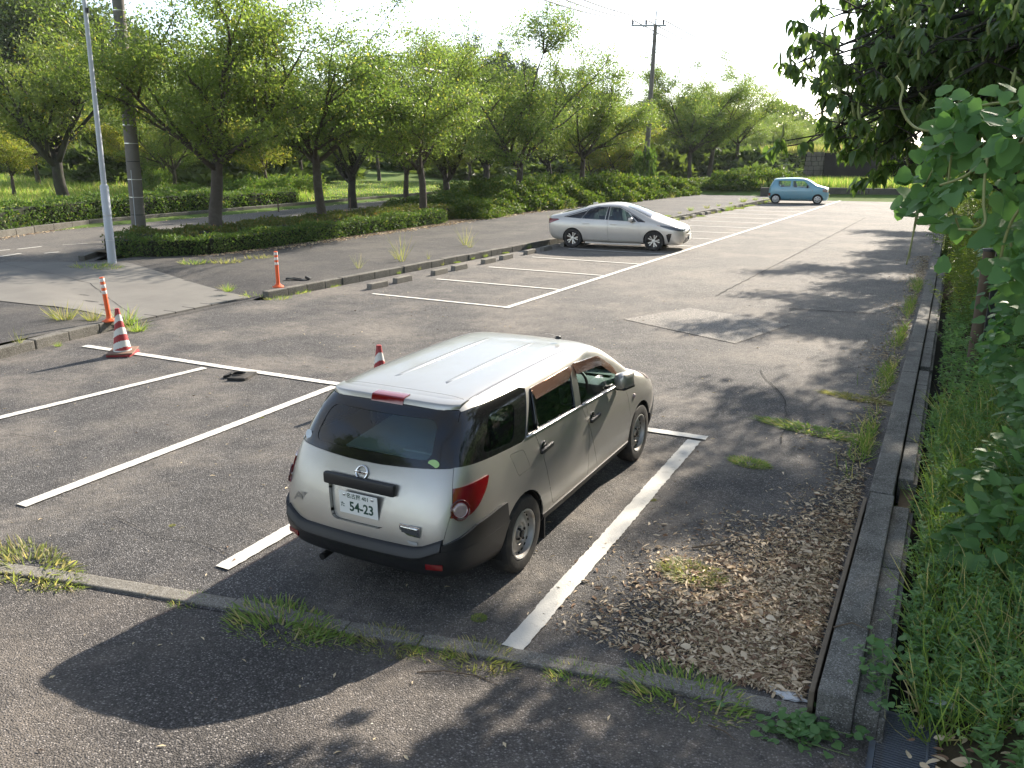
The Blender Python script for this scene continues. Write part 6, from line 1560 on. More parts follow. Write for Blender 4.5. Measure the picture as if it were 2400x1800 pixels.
# leafy stems: each stem carries rosettes of narrow leaves
def stems(n, x0, x1, y0, y1, h0, h1, leaf, wr, per, m, name, label, cat, tpl=OVATE, p=1.0, up=.25, lean=.35):
    B = bank_pts(n, x0, x1, y0, y1, p); Hh = nr.uniform(h0, h1, n); dirn = unit(nr.normal(0, 1, (n, 3))*np.array([lean, lean, 0])+np.array([-.12, 0, 1.0]))
    idx = np.repeat(np.arange(n), per); N = len(idx); t = nr.uniform(.15, 1, N)
    P = B[idx]+dirn[idx]*(Hh[idx]*t)[:, None]; a = nr.uniform(0, 2*PI, N)
    D = unit(np.stack([np.cos(a), np.sin(a), nr.uniform(-.3, .6, N)+up], 1)); Nn = unit(np.array([0, 0, 1.0])+nr.normal(0, 1, (N, 3))*.35)
    L = leaf*nr.uniform(.6, 1.25, N)*(1.15-.5*t)
    parts = [leaves(P, D, Nn, L, L*wr, tpl)]
    side = unit(np.cross(dirn, rnd_dir(n, -.2, .2))); w = .004
    V = np.concatenate([B-side*w, B+side*w, B+dirn*Hh[:, None]], 1).reshape(-1, 3); parts.append((V, np.arange(3*n).reshape(-1, 3)))
    return tag(obj(name, leafmesh(name, parts, m)), label, cat, kind='stuff')
stems(2600, 4.74, 6.4, -4.05, 2.2, .10, .38, .062, .34, 18, M['weed'], 'bank_weeds', 'dense soft green weeds covering the near bank', 'weeds', p=.9)
stems(900, 4.9, 7.0, 2, 9, .2, .6, .10, .36, 13, M['weed'], 'bank_weeds', 'green weeds on the bank around the posts', 'weeds')
stems(260, 5.12, 6.6, -5.2, -4.0, .10, .35, .07, .36, 14, M['weed'], 'corner_weeds', 'green weeds beside the drain grate', 'weeds')
stems(700, 4.80, 5.6, -3.9, 9, .05, .2, .05, .5, 10, M['weed'], 'gutter_weeds', 'low weeds hanging over the gutter edge', 'weeds', p=1.6)
stems(420, 4.85, 6.2, 7, 22, .5, 1.5, .11, .16, 34, M['bamboo'], 'bamboo_grass', 'fine leaved bamboo grass leaning over the right kerb', 'bamboo grass', up=-.15)
stems(520, 4.3, 6.8, 20, 46, .8, 2.6, .16, .20, 30, M['bamboo'], 'bamboo_grass', 'bright yellow green bamboo at the far end of the right kerb', 'bamboo grass', up=-.15)
P = bank_pts(5200, 4.80, 6.2, -4.2, 2.5, 1.1)
tag(obj('bank_grass', leafmesh('bank_grass', blades(P, nr.uniform(.15, .48, 5200), .009, .6, None, ''), M['grass'])), 'long grass blades among the bank weeds', 'grass', kind='stuff')
P = bank_pts(1100, 4.8, 6.2, -4.8, 1, 1.0)
tag(litter_mesh('bank_litter', P+np.array([0, 0, .03]), .04, .10, (.3, .6), M['litter'], .5), 'dead leaves under the bank weeds', 'leaf litter')
# ------------------------------------------------------------------ broad leaved bush, vines and overhanging tree on the right
def single_leaves(parent, name, P, D, Nn, L, Wd, tpl, m, limit=300):
    """the leaves that show largest are parts of their own; the rest is one mass"""
    P = np.asarray(P); D = unit(np.asarray(D)); n = len(P); L = np.broadcast_to(L, (n,)); Wd = np.broadcast_to(Wd, (n,))
    dist = np.linalg.norm(P-np.array(CAM_POS), axis=1)
    fwd = np.array(_f); vis = ((P-np.array(CAM_POS))@fwd) > .3
    u = ((P-np.array(CAM_POS))@np.array(_r2))/np.maximum(.1, (P-np.array(CAM_POS))@fwd); v_ = ((P-np.array(CAM_POS))@np.array(_u2))/np.maximum(.1, (P-np.array(CAM_POS))@fwd)
    inside = vis & (np.abs(u) < .66) & (np.abs(v_) < .50)
    score = L/dist*inside; order = np.argsort(-score); top = order[:limit]; rest = order[limit:]
    me = [None, None, None]
    for i in range(3):
        tv = tpl[0].copy(); tv[:, 2] += (i-1)*.12*np.abs(tv[:, 0])+(i-1)*.05*np.sin(tv[:, 1]*5); me[i] = tri_mesh(name, tv*np.array([1, 1, 1.0]), tpl[1]); me[i].materials.append(m); smooth_mesh(me[i])
    S = unit(np.cross(D, Nn)); N2 = np.cross(S, D)
    for k, i in enumerate(top):
        o = bpy.data.objects.new(name, me[k % 3]); COL.objects.link(o); o.parent = parent
        o.matrix_local = Matrix(((S[i, 0]*Wd[i], D[i, 0]*L[i], N2[i, 0]*L[i], P[i, 0]), (S[i, 1]*Wd[i], D[i, 1]*L[i], N2[i, 1]*L[i], P[i, 1]), (S[i, 2]*Wd[i], D[i, 2]*L[i], N2[i, 2]*L[i], P[i, 2]), (0, 0, 0, 1)))
    if len(rest):
        o = obj('foliage', leafmesh('foliage', leaves(P[rest], D[rest], np.asarray(Nn)[rest], L[rest], Wd[rest], tpl), m, True), None, parent); tag(o, kind='stuff')
# bush of heart shaped leaves on the bank
hb = empty('broad_leaved_bush', (0, 0, 0), 0, 'low bush of broad heart shaped leaves on the bank beside the gutter', 'bush')
n = 900; c = np.array([(5.45, -.9, .35), (5.75, .2, .55), (5.35, -2.0, .25), (5.9, -1.6, .6), (5.7, 1.3, .6)]); k = nr.integers(0, 5, n)
d = rnd_dir(n, -.1, 1); P = c[k]+d*np.array([.42, .6, .48])*nr.uniform(.6, 1.05, (n, 1))
P[:, 2] = np.maximum(P[:, 2], [bank(a, b)+.05 for a, b in P[:, :2]])
single_leaves(hb, 'leaf', P, unit(d*.6+np.array([-.25, -.15, -.25])+nr.normal(0, .35, (n, 3))), unit(np.array([0, -.25, 1.0])+d*.5+nr.normal(0, .25, (n, 3))), nr.uniform(.08, .15, n), nr.uniform(.07, .13, n), LOBED, M['vine'], 220)
mb = MB()
for i in range(40): q = Vector(P[i]); b = Vector((q.x+.15, q.y+.1, bank(q.x, q.y))); mb.tube([b, (b+q)/2+Vector((.04, 0, .08)), q], [.006, .005, .003], 5)
mb.build('stem', M['stem'], hb)

# kudzu curtain: trailing stems with big three lobed leaves
kz = empty('climbing_vine', (0, 0, 0), 0, 'big leaved climbing vine hanging down over the right edge of the lot', 'vine')
def bez(a, b, c, d, n=14): return interpolate_bezier(Vector(a), Vector(b), Vector(c), Vector(d), n)
runs = []
def run3(q, r=.006, n=16):
    pts = [Vector(p) for p in q]; out = []
    for i in range(len(pts)-1):
        p0, p1, p2, p3 = pts[max(0, i-1)], pts[i], pts[i+1], pts[min(len(pts)-1, i+2)]
        for s in range(8):
            t = s/8; out.append(.5*((2*p1)+(p2-p0)*t+(2*p0-5*p1+4*p2-p3)*t*t+(3*p1-3*p2+p3-p0)*t**3))
    out.append(pts[-1]); runs.append((out, r)); return out
A_ = lambda ox, oy, d: atd(ox, oy, d)
main = [run3([A_(2330, 150, 3.6), A_(2212, 215, 3.5), A_(2140, 225, 3.5), A_(2075, 245, 3.6), A_(2020, 290, 3.7)], .006),
        run3([A_(2330, 250, 3.3), A_(2230, 300, 3.2), A_(2150, 330, 3.3), A_(2085, 380, 3.4), A_(2030, 400, 3.5)], .006),
        run3([A_(2330, 380, 3.2), A_(2240, 420, 3.2), A_(2190, 470, 3.3), A_(2165, 540, 3.4), A_(2160, 600, 3.5)], .006),
        run3([A_(2340, 520, 3.3), A_(2260, 560, 3.3), A_(2215, 620, 3.5), A_(2225, 680, 3.7)], .006),
        run3([A_(2100, 240, 3.6), A_(2060, 320, 3.6), A_(2050, 420, 3.7), A_(2075, 500, 3.8)], .005),
        run3([A_(2070, 290, 3.8), A_(2025, 350, 3.9), A_(1995, 410, 4.0), A_(1985, 450, 4.0)], .005),
        run3([A_(2280, 180, 3.9), A_(2200, 330, 4.0), A_(2180, 480, 4.1), A_(2200, 620, 4.2)], .006),
        run3([A_(2320, 640, 3.4), A_(2290, 720, 3.5), A_(2280, 850, 3.7), A_(2290, 960, 4.0)], .006)]
P = []; D = []; Nn = []; L = []
for pts in main:
    for rep in range(24):
        q = Vector(pts[nr.integers(2, len(pts))])
        pet = Vector((nr.normal(.02, .075), nr.normal(0, .12), nr.normal(-.02, .08))); hub = q+pet
        view = (CAM_POS-hub).normalized()
        base = Vector((nr.normal(0, 1)*.6-.2, nr.normal(0, .5)-.35, nr.normal(-.15, .45))).normalized()
        no = (Vector((0, 0, .8))+view*.55+Vector(nr.normal(0, .32, 3))).normalized()
        for a in (0, 1.75, -1.75):
            dd_ = Matrix.Rotation(a+nr.normal(0, .2), 3, no) @ base; s = nr.uniform(.042, .105)*(1.1 if a == 0 else .95)
            P.append(hub+dd_*.02); D.append(dd_+Vector((0, 0, -.2))); Nn.append(no); L.append(s)
P = np.array([p[:] for p in P]); D = np.array([p[:] for p in D]); Nn = np.array([p[:] for p in Nn]); L = np.array(L)
def to_px(Q):
    q = np.asarray(Q)-np.array(CAM_POS); d = q@np.array(_f); return np.stack([(1200+CAM_F*(q@np.array(_r2))/d), (900-CAM_F*(q@np.array(_u2))/d)], 1)*2212/2400
px_ = to_px(P); bx_ = np.interp(px_[:, 1], [100, 190, 300, 340, 345, 480, 485, 620, 640, 900], [1990, 1950, 1962, 1962, 1885, 1885, 2010, 2050, 2145, 2150])+nr.normal(0, 8, len(px_))
ok_ = (px_[:, 0] > bx_) & ~((px_[:, 0] > 2055) & (px_[:, 0] < 2150) & (px_[:, 1] > 515) & (px_[:, 1] < 830))      # a gap in the curtain where the posts stand
P, D, Nn, L = P[ok_], D[ok_], Nn[ok_], L[ok_]
single_leaves(kz, 'leaf', P, D, Nn, L, L*nr.uniform(.85, 1.1, len(L)), LOBED, M['vine'], 300)
# bare tendrils
run3([A_(1935, 165, 3.7), A_(1950, 190, 3.7), A_(1945, 225, 3.7), A_(1965, 265, 3.7), A_(2000, 282, 3.6), A_(2080, 285, 3.6)], .0055)
run3([A_(2140, 300, 3.3), A_(2128, 380, 3.3), A_(2125, 440, 3.3), A_(2128, 478, 3.3), A_(2110, 495, 3.3), A_(2070, 495, 3.3)], .0055)
run3([A_(1990, 400, 4.4), A_(1978, 470, 4.4), A_(1970, 520, 4.5), A_(1963, 560, 4.5)], .004)
run3([A_(1992, 380, 4.4), A_(1985, 450, 4.4), A_(1972, 510, 4.45), A_(1958, 572, 4.5)], .004)
M['vine_stem'] = simple('pale hairy vine stem', (0.26, 0.27, 0.11), 0.7, var=.25)
for pts, r in runs:
    mb = MB(); mb.tube(pts, [r]*(len(pts)-1)+[r*.5], 6); mb.build('vine_stem', M['vine_stem'], kz, True)
# foliage behind the vine: the same vine running up the shrubs on the bank
n = 5200
x = nr.uniform(5.1, 8.2, n); y = nr.uniform(-3.4, 9.0, n); top = np.clip(.9+(x-5.0)*1.25+.35*np.sin(y*1.7), .6, 5.2); z = np.array([bank(a, b) for a, b in zip(x, y)]); 
zz = z+(top-z*.2)*nr.uniform(.25, 1, n)**.6
P = np.stack([x-.10*zz, y, np.minimum(zz, top+.4)], 1)
keep = (P[:, 0] > 5.2+.05*np.sin(P[:, 1]*3)+(P[:, 1] < 1.5)*.35)
P = P[keep]; n = len(P)
D = unit(nr.normal(0, 1, (n, 3))*.5+np.array([-.45, -.3, -.35])); Nn = unit(np.array([-.35, -.2, .8])+nr.normal(0, 1, (n, 3))*.35); L = nr.uniform(.09, .17, n)
tag(obj('vine_thicket', leafmesh('vine_thicket', leaves(P, D, Nn, L, L*.9, LOBED), M['vine'], True)), 'thicket of vine leaves climbing over the bank behind the posts', 'vine', kind='stuff')
n = 16000
x = nr.uniform(5.6, 11, n); y = nr.uniform(6, 47, n); z0 = np.array([bank(a, b) for a, b in zip(x, y)]); hh = 1.2+(x-5.2)*.9+.8*np.sin(y*.9)+.5*np.sin(y*2.3)
P = np.stack([x, y, z0+np.maximum(.3, hh)*nr.uniform(.1, 1, n)**.7], 1); D = unit(nr.normal(0, 1, (n, 3))+np.array([-.3, -.2, -.3])); Nn = unit(np.array([-.3, 0, .8])+nr.normal(0, 1, (n, 3))*.4); L = nr.uniform(.10, .22, n)
tag(obj('bank_thicket', leafmesh('bank_thicket', leaves(P, D, Nn, L, L*.5), M['shrub'])), 'dense green thicket on the bank along the right kerb', 'thicket', kind='stuff')

# the tree leaning out over the lot from the right
ot = empty('overhanging_tree', (0, 0, 0), 0, 'dark glossy leaved tree reaching over the lot from the right bank', 'tree')
foot = Vector((8.4, 3.2, bank(8.4, 3.2)-.1)); fork = Vector((7.6, 2.6, 4.6))
mb = MB(); mb.tube([foot, foot.lerp(fork, .35)+Vector((.15, .1, 0)), foot.lerp(fork, .7)+Vector((.05, 0, .1)), fork], [.24, .19, .17, .15], 10); mb.build('trunk', M['bark_dark'], ot, True)
ends = []   # (image point, depth) of limb tips: foliage pads seen in the photograph
pads = [(1725, 135, 7.0), (1790, 40, 7.4), (1800, 120, 6.6), (1760, 250, 7.2), (1740, 310, 7.6), (1850, 170, 6.6), (1845, 260, 7.0), (1810, 300, 7.4), (1900, 60, 6.8), (1930, 150, 6.4), (1900, 240, 6.8), (1880, 330, 7.4), (1960, 210, 6.6), (2010, 100, 6.2), (2020, 30, 6.6), (2080, 160, 6.0), (2100, 60, 6.0), (2170, 110, 5.8), (2200, 30, 6.0), (2230, 180, 5.6), (1960, 300, 7.0), (2000, 360, 7.4), (1930, 380, 8.0), (2060, 300, 6.8), (2140, 250, 6.4), (2290, 80, 5.8), (1860, 20, 8.0), (1960, -20, 7.6), (1780, 180, 8.2), (1850, 330, 8.4), (2120, -10, 6.8), (2050, 220, 7.2), (2260, 260, 6.6), (2180, 330, 7.0),
        (1830, 215, 7.6), (1875, 120, 7.4), (1960, 110, 7.2), (2040, 160, 7.4), (2110, 200, 7.0), (2190, 180, 7.4), (2100, 120, 7.6), (2010, 260, 7.6), (1920, 300, 7.8), (2160, 50, 7.4), (2250, 130, 7.2), (2000, 60, 7.8), (1915, 200, 8.2), (2080, 380, 7.6), (2150, 420, 7.6), (2240, 380, 7.2), (2080, 20, 8.0), (1985, 160, 8.4), (2230, 30, 7.8), (2060, 90, 8.6), (2140, 300, 8.2)]
rs2 = random.Random(5)
P = []; D = []; Nn = []; L = []; flw = []
mbb = MB()
hubs = []
for (ox, oy, dp) in pads:
    tip = A_(ox, oy, dp); hubs.append(tip)
    a = fork+Vector((rs2.uniform(-.2, .2), rs2.uniform(-.2, .2), rs2.uniform(-.3, .5))); m1 = a.lerp(tip, .45)+Vector((0, 0, .35)); m2 = a.lerp(tip, .8)+Vector((0, 0, .18))
    mbb.tube([a, m1, m2, tip], [.05, .03, .018, .007], 6)
    for t in range(11):
        b0 = m2.lerp(tip, rs2.uniform(.3, 1.0)); e = b0+Vector((rs2.uniform(-.42, .30), rs2.uniform(-.35, .35), rs2.uniform(-.16, .20)))
        mbb.tube([b0, e], [.008, .004], 4, False)
        for l in range(rs2.randint(11, 17)):
            a_ = rs2.uniform(0, 6.28); out = Vector((math.cos(a_), math.sin(a_), 0))
            P.append((e-out*.0+Vector((rs2.uniform(-.05, .05), rs2.uniform(-.05, .05), rs2.uniform(-.04, .04))))[:]); D.append((out*rs2.uniform(.35, .9)+Vector((0, 0, -rs2.uniform(.35, 1.15))))[:]); Nn.append((out*.8+Vector((0, 0, .75)))[:]); L.append(rs2.uniform(.08, .15))
        if rs2.random() < .5: flw.append(e)
mbb.build('limb', M['bark_dark'], ot, True)
P = np.array(P); D = np.array(D); Nn = np.array(Nn); L = np.array(L)
single_leaves(ot, 'leaf', P, D, Nn, L, L*.46, OVATE, M['gloss'], 300)
mb = MB()
for e in flw: mb.tube([e, e+Vector((rs2.uniform(-.03, .03), rs2.uniform(-.03, .03), .07)), e+Vector((rs2.uniform(-.05, .05), 0, rs2.uniform(.10, .16)))], [.012, .014, .004], 5)
tag(mb.build('flower_spike', simple('pale flower spikes', (0.20, 0.22, 0.08), .8), ot), kind='stuff')
# further trees on the bank, whose crowns shade the right side of the lot
bk = tree_meshes(81, 7.4, 3.5, 3.3, 6, leaf=.14, per=135, mleaf='gloss', mbark='bark_dark', sub=7, twig=6, r0=.17)
for (x, y, s, rz, lb) in ((7.9, 2.6, .95, 1.5, 'dark bank tree added above the climbing vine to shade it'), (9.0, 8.0, 1.0, .3, 'dark bank tree just beyond the overhanging one'), (7.9, 13.5, 1.08, 2.0, 'dark tree on the bank halfway along the right kerb'), (7.3, 20.5, 1.08, 4.1, 'third dark tree along the right bank'), (6.8, 28, 1.0, 1.1, 'fourth dark tree along the right bank'), (7.6, 36, 1.0, 5.0, 'last dark tree on the right bank near the end wall')):  # the first, over the vine, is added to cast shade on it
    make_tree('bank_tree', (x, y, bank(x, y)), bk, rz, s, lb, 'dark trees along the right bank')
# ------------------------------------------------------------------ street furniture and small things
M['orange'] = simple('orange post plastic', (0.78, 0.115, 0.022), 0.5, var=.1, dirt=((0.3, .12, .06), .25))
M['reflect'] = simple('white reflective band', (0.80, 0.74, 0.70), 0.35, var=.05)
M['cone_red'] = simple('faded red cone rubber', (0.34, 0.030, 0.036), 0.6, var=.18, scale=9, dirt=((.25, .14, .11), .4))
M['cone_white'] = simple('white cone sleeve', (0.70, 0.70, 0.66), 0.5, var=.06, scale=9, dirt=((.35, .32, .27), .5))
M['lamp_grey'] = simple('pale grey lamp paint', (0.46, 0.48, 0.52), 0.45, var=.06, scale=3, dirt=((.3, .3, .28), .3))
M['pole_c'] = concrete('pole concrete', (0.22, 0.20, 0.18), .65, (.12, .11, .10), .5, False, .8)
def post(P, z, label, tilt):
    r = empty('delineator_post', (P[0], P[1], z), 0, label, 'post', 'orange flexible posts at the driveway'); r.rotation_euler = tilt
    mb = MB(); mb.lathe([(.125, 0), (.125, .018), (.10, .035), (.055, .06), (.045, .09)], 24, 'Z'); mb.build('base', M['cone_red'] if False else M['orange'], r, True, 40)
    mb = MB(); mb.lathe([(.042, .08), (.040, .12), (.040, .79), (.036, .80)], 20, 'Z'); mb.build('tube', M['orange'], r, True, 40)
    for h in (.50, .61, .72):
        mb = MB(); mb.lathe([(.0405, h), (.0415, h+.002), (.0415, h+.056), (.0405, h+.058)], 20, 'Z', cap=False); mb.build('reflective_band', M['reflect'], r, True, 40)
    for k in range(3): mb = MB(); a = k*2.1; mb.lathe([(.012, .02), (.012, .045), (.004, .05)], 8, 'Z', (.092*math.cos(a), .092*math.sin(a), 0)); mb.build('bolt', M['chrome_soft'], r)
q = at(237, 694, .155); post((q.x, q.y), .155, 'orange post with white bands on the near kerb end, behind the striped cone', (R(1), R(-2.5), 0))
q = at(601, 620, .165); post((q.x, q.y), .165, 'orange post with white bands on the end of the long kerb', (R(1), R(1.5), 0))
def cone(P, label, rz, second_base=True):
    r = empty('traffic_cone', (P[0], P[1], 0), rz, label, 'traffic cone', 'red and white striped traffic cones')
    mb = MB(); mb.box((0, 0, .025), (.37, .37, .05), bev=.012); mb.build('base', M['cone_red'], r, True, 40)
    z1 = .05
    if second_base:
        mb = MB(); mb.box((.005, -.01, .066), (.39, .39, .022), Matrix.Rotation(R(4), 3, 'X') @ Matrix.Rotation(R(8), 3, 'Z'), bev=.006); mb.build('weight_slab', simple('rusty brown rubber slab', (.20, .12, .085), .8, var=.3), r, True, 40); z1 = .07
    # slanting stripes: cells of the cone wall grouped by colour
    H = .66; n = 64; m = 60; rad = lambda h: .135-(.135-.032)*h/H
    bms = {0: bmesh.new(), 1: bmesh.new()}
    for key, b in bms.items():
        vs = {}
        def vv(i, j):
            kk = (i % n, j)
            if kk not in vs:
                h = H*j/m; a = 2*PI*i/n; rr = rad(h)+(.0 if True else 0); vs[kk] = b.verts.new((rr*math.cos(a), rr*math.sin(a), z1+h))
            return vs[kk]
        for j in range(m):
            for i in range(n):
                a = 2*PI*(i+.5)/n; u = (H*(j+.5)/m)+.055*math.cos(a-2.4)
                f = ((u-.02)/.205) % 1.0
                red = 1 if f > .50 else 0
                if j >= m-2: red = 1
                if j < 2: red = 0
                if red == key: b.faces.new((vv(i, j), vv(i+1, j), vv(i+1, j+1), vv(i, j+1)))
    for key, nm, mm in ((0, 'white_stripes', M['cone_white']), (1, 'red_stripes', M['cone_red'])):
        me = bpy.data.meshes.new(nm); bms[key].to_mesh(me); bms[key].free(); smooth_mesh(me); obj(nm, me, mm, r)
    mb = MB(); mb.lathe([(.034, z1+H-.01), (.036, z1+H), (.030, z1+H+.012), (.001, z1+H+.012)], 20, 'Z', cap=False); mb.build('cap', M['cone_red'], r, True, 40)
    return r
q = at(266, 766, 0); cone((q.x, q.y), 'red and white striped cone standing on the front bay line near the left kerb', R(28))
tip = at(640, 925, 0)      # its shadow falls beside the car
sv = Vector((-sun_dir.x, -sun_dir.y, 0))/math.tan(SUN_ELEV)/math.cos(SUN_ELEV)*0
L_ = .73/math.tan(SUN_ELEV); d_ = Vector((sun_dir.x, sun_dir.y, 0)).normalized()
c2 = tip+d_*L_; c2b = atd(818, 742, 1); dd_ = ray(818, 744); tt = (0.73-CAM_POS.z)/dd_.z; c2 = CAM_POS+dd_*tt
cone((c2.x, c2.y), 'red and white striped cone half hidden behind the estate car', R(10), False)
# black rubber cone weight lying on the asphalt: a square mat with a round bite
rw = empty('rubber_weight', (*p2(516, 815), 0), R(22), 'black rubber cone weight with a round opening lying in the empty bay', 'cone weight')
mb = MB(); out = [(-.19, -.19), (.19, -.19), (.19, .19), (-.19, .19)]
ring_ = []
n = 24; pts_o = []; pts_i = []
for k in range(n+1):
    a = R(-115)+R(320)*k/n; pts_i.append((.105*math.cos(a), .105*math.sin(a)))
    s = .19/max(abs(math.cos(a)), abs(math.sin(a))); pts_o.append((s*math.cos(a), s*math.sin(a)))
vb = []; 
for (xi, yi), (xo, yo) in zip(pts_i, pts_o): vb.append([mb.bm.verts.new(p) for p in ((xi, yi, .0), (xo, yo, .0), (xo, yo, .04), (xi*1.03, yi*1.03, .055))])
for a, b in zip(vb, vb[1:]):
    for k in range(4): mb.bm.faces.new((a[k], a[(k+1) % 4], b[(k+1) % 4], b[k]))
mb.bm.faces.new(vb[0]); mb.bm.faces.new(vb[-1][::-1]); mb.build('body', M['rubber'], rw)
mb = MB(); mb.tube([(.105*math.cos(R(-115)+R(320)*k/20), .105*math.sin(R(-115)+R(320)*k/20), .052) for k in range(21)], .014, 8); mb.build('lip', M['rubber'], rw, True)
# broken bit of black plastic by the second post
db = empty('plastic_debris', (at(643, 606, .15).x, at(643, 606, .15).y, .158), R(20), 'broken piece of black plastic lying beside the second orange post', 'debris')
mb = MB(); mb.box((0, 0, .02), (.55, .12, .03), Matrix.Rotation(R(6), 3, 'Y'), bev=.01); mb.box((.24, .05, .05), (.12, .10, .06), Matrix.Rotation(R(25), 3, 'Y'), bev=.01); mb.tube([(-.3, 0, .01), (-.1, .03, .05), (.1, 0, .03)], .012, 6); mb.build('shard', M['plastic'], db)
# lamp post
B = at(243, 570, .15); top = None
def lean_to(B, h, ox_top, oy_top):
    """point at height h above B that lies on the line of sight plane through the image point"""
    d1, d2 = ray(ox_top, oy_top), ray(ox_top+.5, oy_top+40)
    nrm = d1.cross((B-CAM_POS)).normalized(); rt_ = Vector((_cy, -_sy, 0))
    p = B+Vector((0, 0, h)); t = -((p-CAM_POS).dot(nrm))/rt_.dot(nrm); return p+rt_*t
lp = empty('lamp_post', B, 0, 'pale grey steel lamp post standing at the hedge corner', 'lamp post')
T = lean_to(B, 7.5, 182, 0)-B; T1 = T*(2.12/7.5)
mb = MB(); mb.tube([(0, 0, 0), T1*.98, T1], [.112, .108, .075], 20); mb.build('lower_tube', M['lamp_grey'], lp, True, 40)
mb = MB(); mb.tube([T1*.99, T*.6, T], [.072, .060, .050], 16); mb.build('upper_tube', M['lamp_grey'], lp, True, 40)
for f in (.30, .62):
    mb = MB(); mb.tube([T1*f, T1*(f+.006)], .118, 20); mb.build('band', M['chrome_soft'], lp, True, 40)
mb = MB(); mb.tube([T*.845+Vector((.07, 0, 0)), T*.86+Vector((.07, 0, 0))], .05, 8); mb.build('fitting', M['plastic'], lp)
mb = MB(); mb.tube([T, T+Vector((.5, -.2, .35)), T+Vector((1.4, -.5, .45))], [.045, .04, .035], 10); mb.box(T+Vector((1.7, -.6, .45)), (.6, .28, .12), Matrix.Rotation(-.34, 3, 'Z'), bev=.04); mb.build('lamp_head', M['lamp_grey'], lp, True, 40)
mb = MB(); mb.box((-.1, .02, -.035), (.62, .55, .10), bev=.015); mb.build('footing', M['kerb'], lp)
# concrete utility pole at the left
B = at(300, 500, .62); B.z = .15
up = empty('utility_pole', B, 0, 'weathered concrete utility pole rising from the left end of the hedge', 'utility pole')
T = lean_to(B, 10.0, 255, 0)-B
mb = MB(); mb.tube([T*k/8 for k in range(9)], [.225-.009*k for k in range(9)], 24); mb.build('shaft', M['pole_c'], up, True, 60)
for k in range(15):
    f = .10+k*.055; mb = MB(); r_ = .225-.072*f+.004; mb.tube([T*f, T*(f+.0022)], r_, 24); mb.build('band', M['chrome_soft'] if k % 3 else M['plastic'], up, True, 40)
mb = MB(); mb.tube([T*f+Vector((.10, -.20+.07*f, 0)) for f in (.02, .12, .24)], .012, 6); mb.build('earth_wire', M['lamp_grey'], up)
mb = MB(); mb.tube([T*.853, T*.875], .175, 24); mb.build('sleeve', simple('green sleeve', (.02, .12, .07), .5), up, True, 40)
mb = MB(); mb.tube([T*.825, T*.845], .185, 24); mb.build('clamp', M['chrome_soft'], up, True, 40)
# far pole with cross arm
D2 = 57.0; B = atd(1392, 400, D2); B.z = zisl(B.x, B.y)
fp = empty('utility_pole', B, 0, 'far utility pole with a cross arm and insulators above the trees', 'utility pole')
hp = (atd(1417, 40, D2)-B).z; T = lean_to(B, hp, 1417, 40)-B
mb = MB(); mb.tube([T*k/6*.93 for k in range(7)], [.20-.013*k for k in range(7)], 16); mb.build('shaft', M['pole_c'], fp, True, 60)
mb = MB(); mb.tube([T*.92, T], [.05, .045], 8); mb.build('top_pin', M['lamp_grey'], fp)
CA = T*.925; ax = Vector((_cy, -_sy, 0))
mb = MB(); mb.box(CA+ax*-.45, (2.3, .11, .11), Matrix.Rotation(math.atan2(ax.y, ax.x), 3, 'Z')); mb.build('cross_arm', M['lamp_grey'], fp)
mb = MB(); mb.tube([CA+ax*-.9, T*.87], .025, 6); mb.build('brace', M['lamp_grey'], fp)
ins = []
for k in (-1.5, -.62, .52):
    c = CA+ax*k; mb = MB(); mb.lathe([(.03, .05), (.06, .09), (.09, .16), (.06, .20), (.085, .26), (.05, .33), (.03, .35)], 12, 'Z', c); mb.build('insulator', simple('dark insulator', (.12, .12, .13), .3), fp, True); ins.append(B+c+Vector((0, 0, .35)))
for f in (.80, .84, .88):
    mb = MB(); mb.box(T*f, (.4, .06, .04), Matrix.Rotation(.5, 3, 'Z')); mb.build('step_bolt', M['lamp_grey'], fp)
M['wire'] = simple('black cable', (.03, .03, .032), .6)
def wire(a, b, sag, r, label, parent=None):
    pts = [a.lerp(b, k/24)+Vector((0, 0, -sag*4*(k/24)*(1-k/24))) for k in range(25)]; mb = MB(); mb.tube(pts, r, 6); o = mb.build('overhead_wire', M['wire']); return tag(o, label, 'wire', 'overhead wires of the far pole')
wl_ = [(atd(1080, -36, 30), 'lowest of the wires running up left from the far pole'), (atd(1150, -30, 30), 'middle wire running up left from the far pole'), (atd(1190, -30, 30), 'upper wire running up left from the far pole')]
for p, (e, lb) in zip(ins, wl_): wire(p, e, .25, .03, lb)
wire(B+T, atd(1250, -40, 30), .15, .014, 'thin earth wire from the pole top')
for p, e, lb in zip(ins, (atd(1650, 170, 125), atd(1660, 160, 125), atd(1670, 150, 125)), ('left wire running down right behind the trees', 'middle wire running down right behind the trees', 'right wire running down right behind the trees')): wire(p, e, .4, .045, lb)
# telecom cable with a splice closure between the two poles
a, b = at(300, 500, .62)+Vector((0, 0, 7.6)), B+T*.70
mid1, mid2 = atd(915, 149, 34), atd(1000, 165, 38)
pts = [atd(600, 103, 27), atd(760, 125, 30), mid1, atd(955, 156, 36), mid2, atd(1150, 190, 46)]
mb = MB(); mb.tube(pts, .018, 6); cb = empty('telecom_cable', (0, 0, 0), 0, 'black telecom cable with a splice case crossing in front of the cherries', 'cable'); mb.build('cable', M['wire'], cb)
mb = MB(); mb.tube([mid1, mid1.lerp(atd(955, 156, 36), .1), mid1.lerp(atd(955, 156, 36), .85), atd(955, 156, 36)], [.03, .075, .075, .03], 10); mb.build('splice_case', simple('grey splice case', (.25, .26, .27), .4), cb, True, 40)
# ivy on the far pole foot
o = obj('ivy_bush', ivy, None); o.location = B; o.scale = (1.0, 1.0, 2.6); tag(o, 'dark column of ivy wrapped round the foot of the far pole', 'ivy')

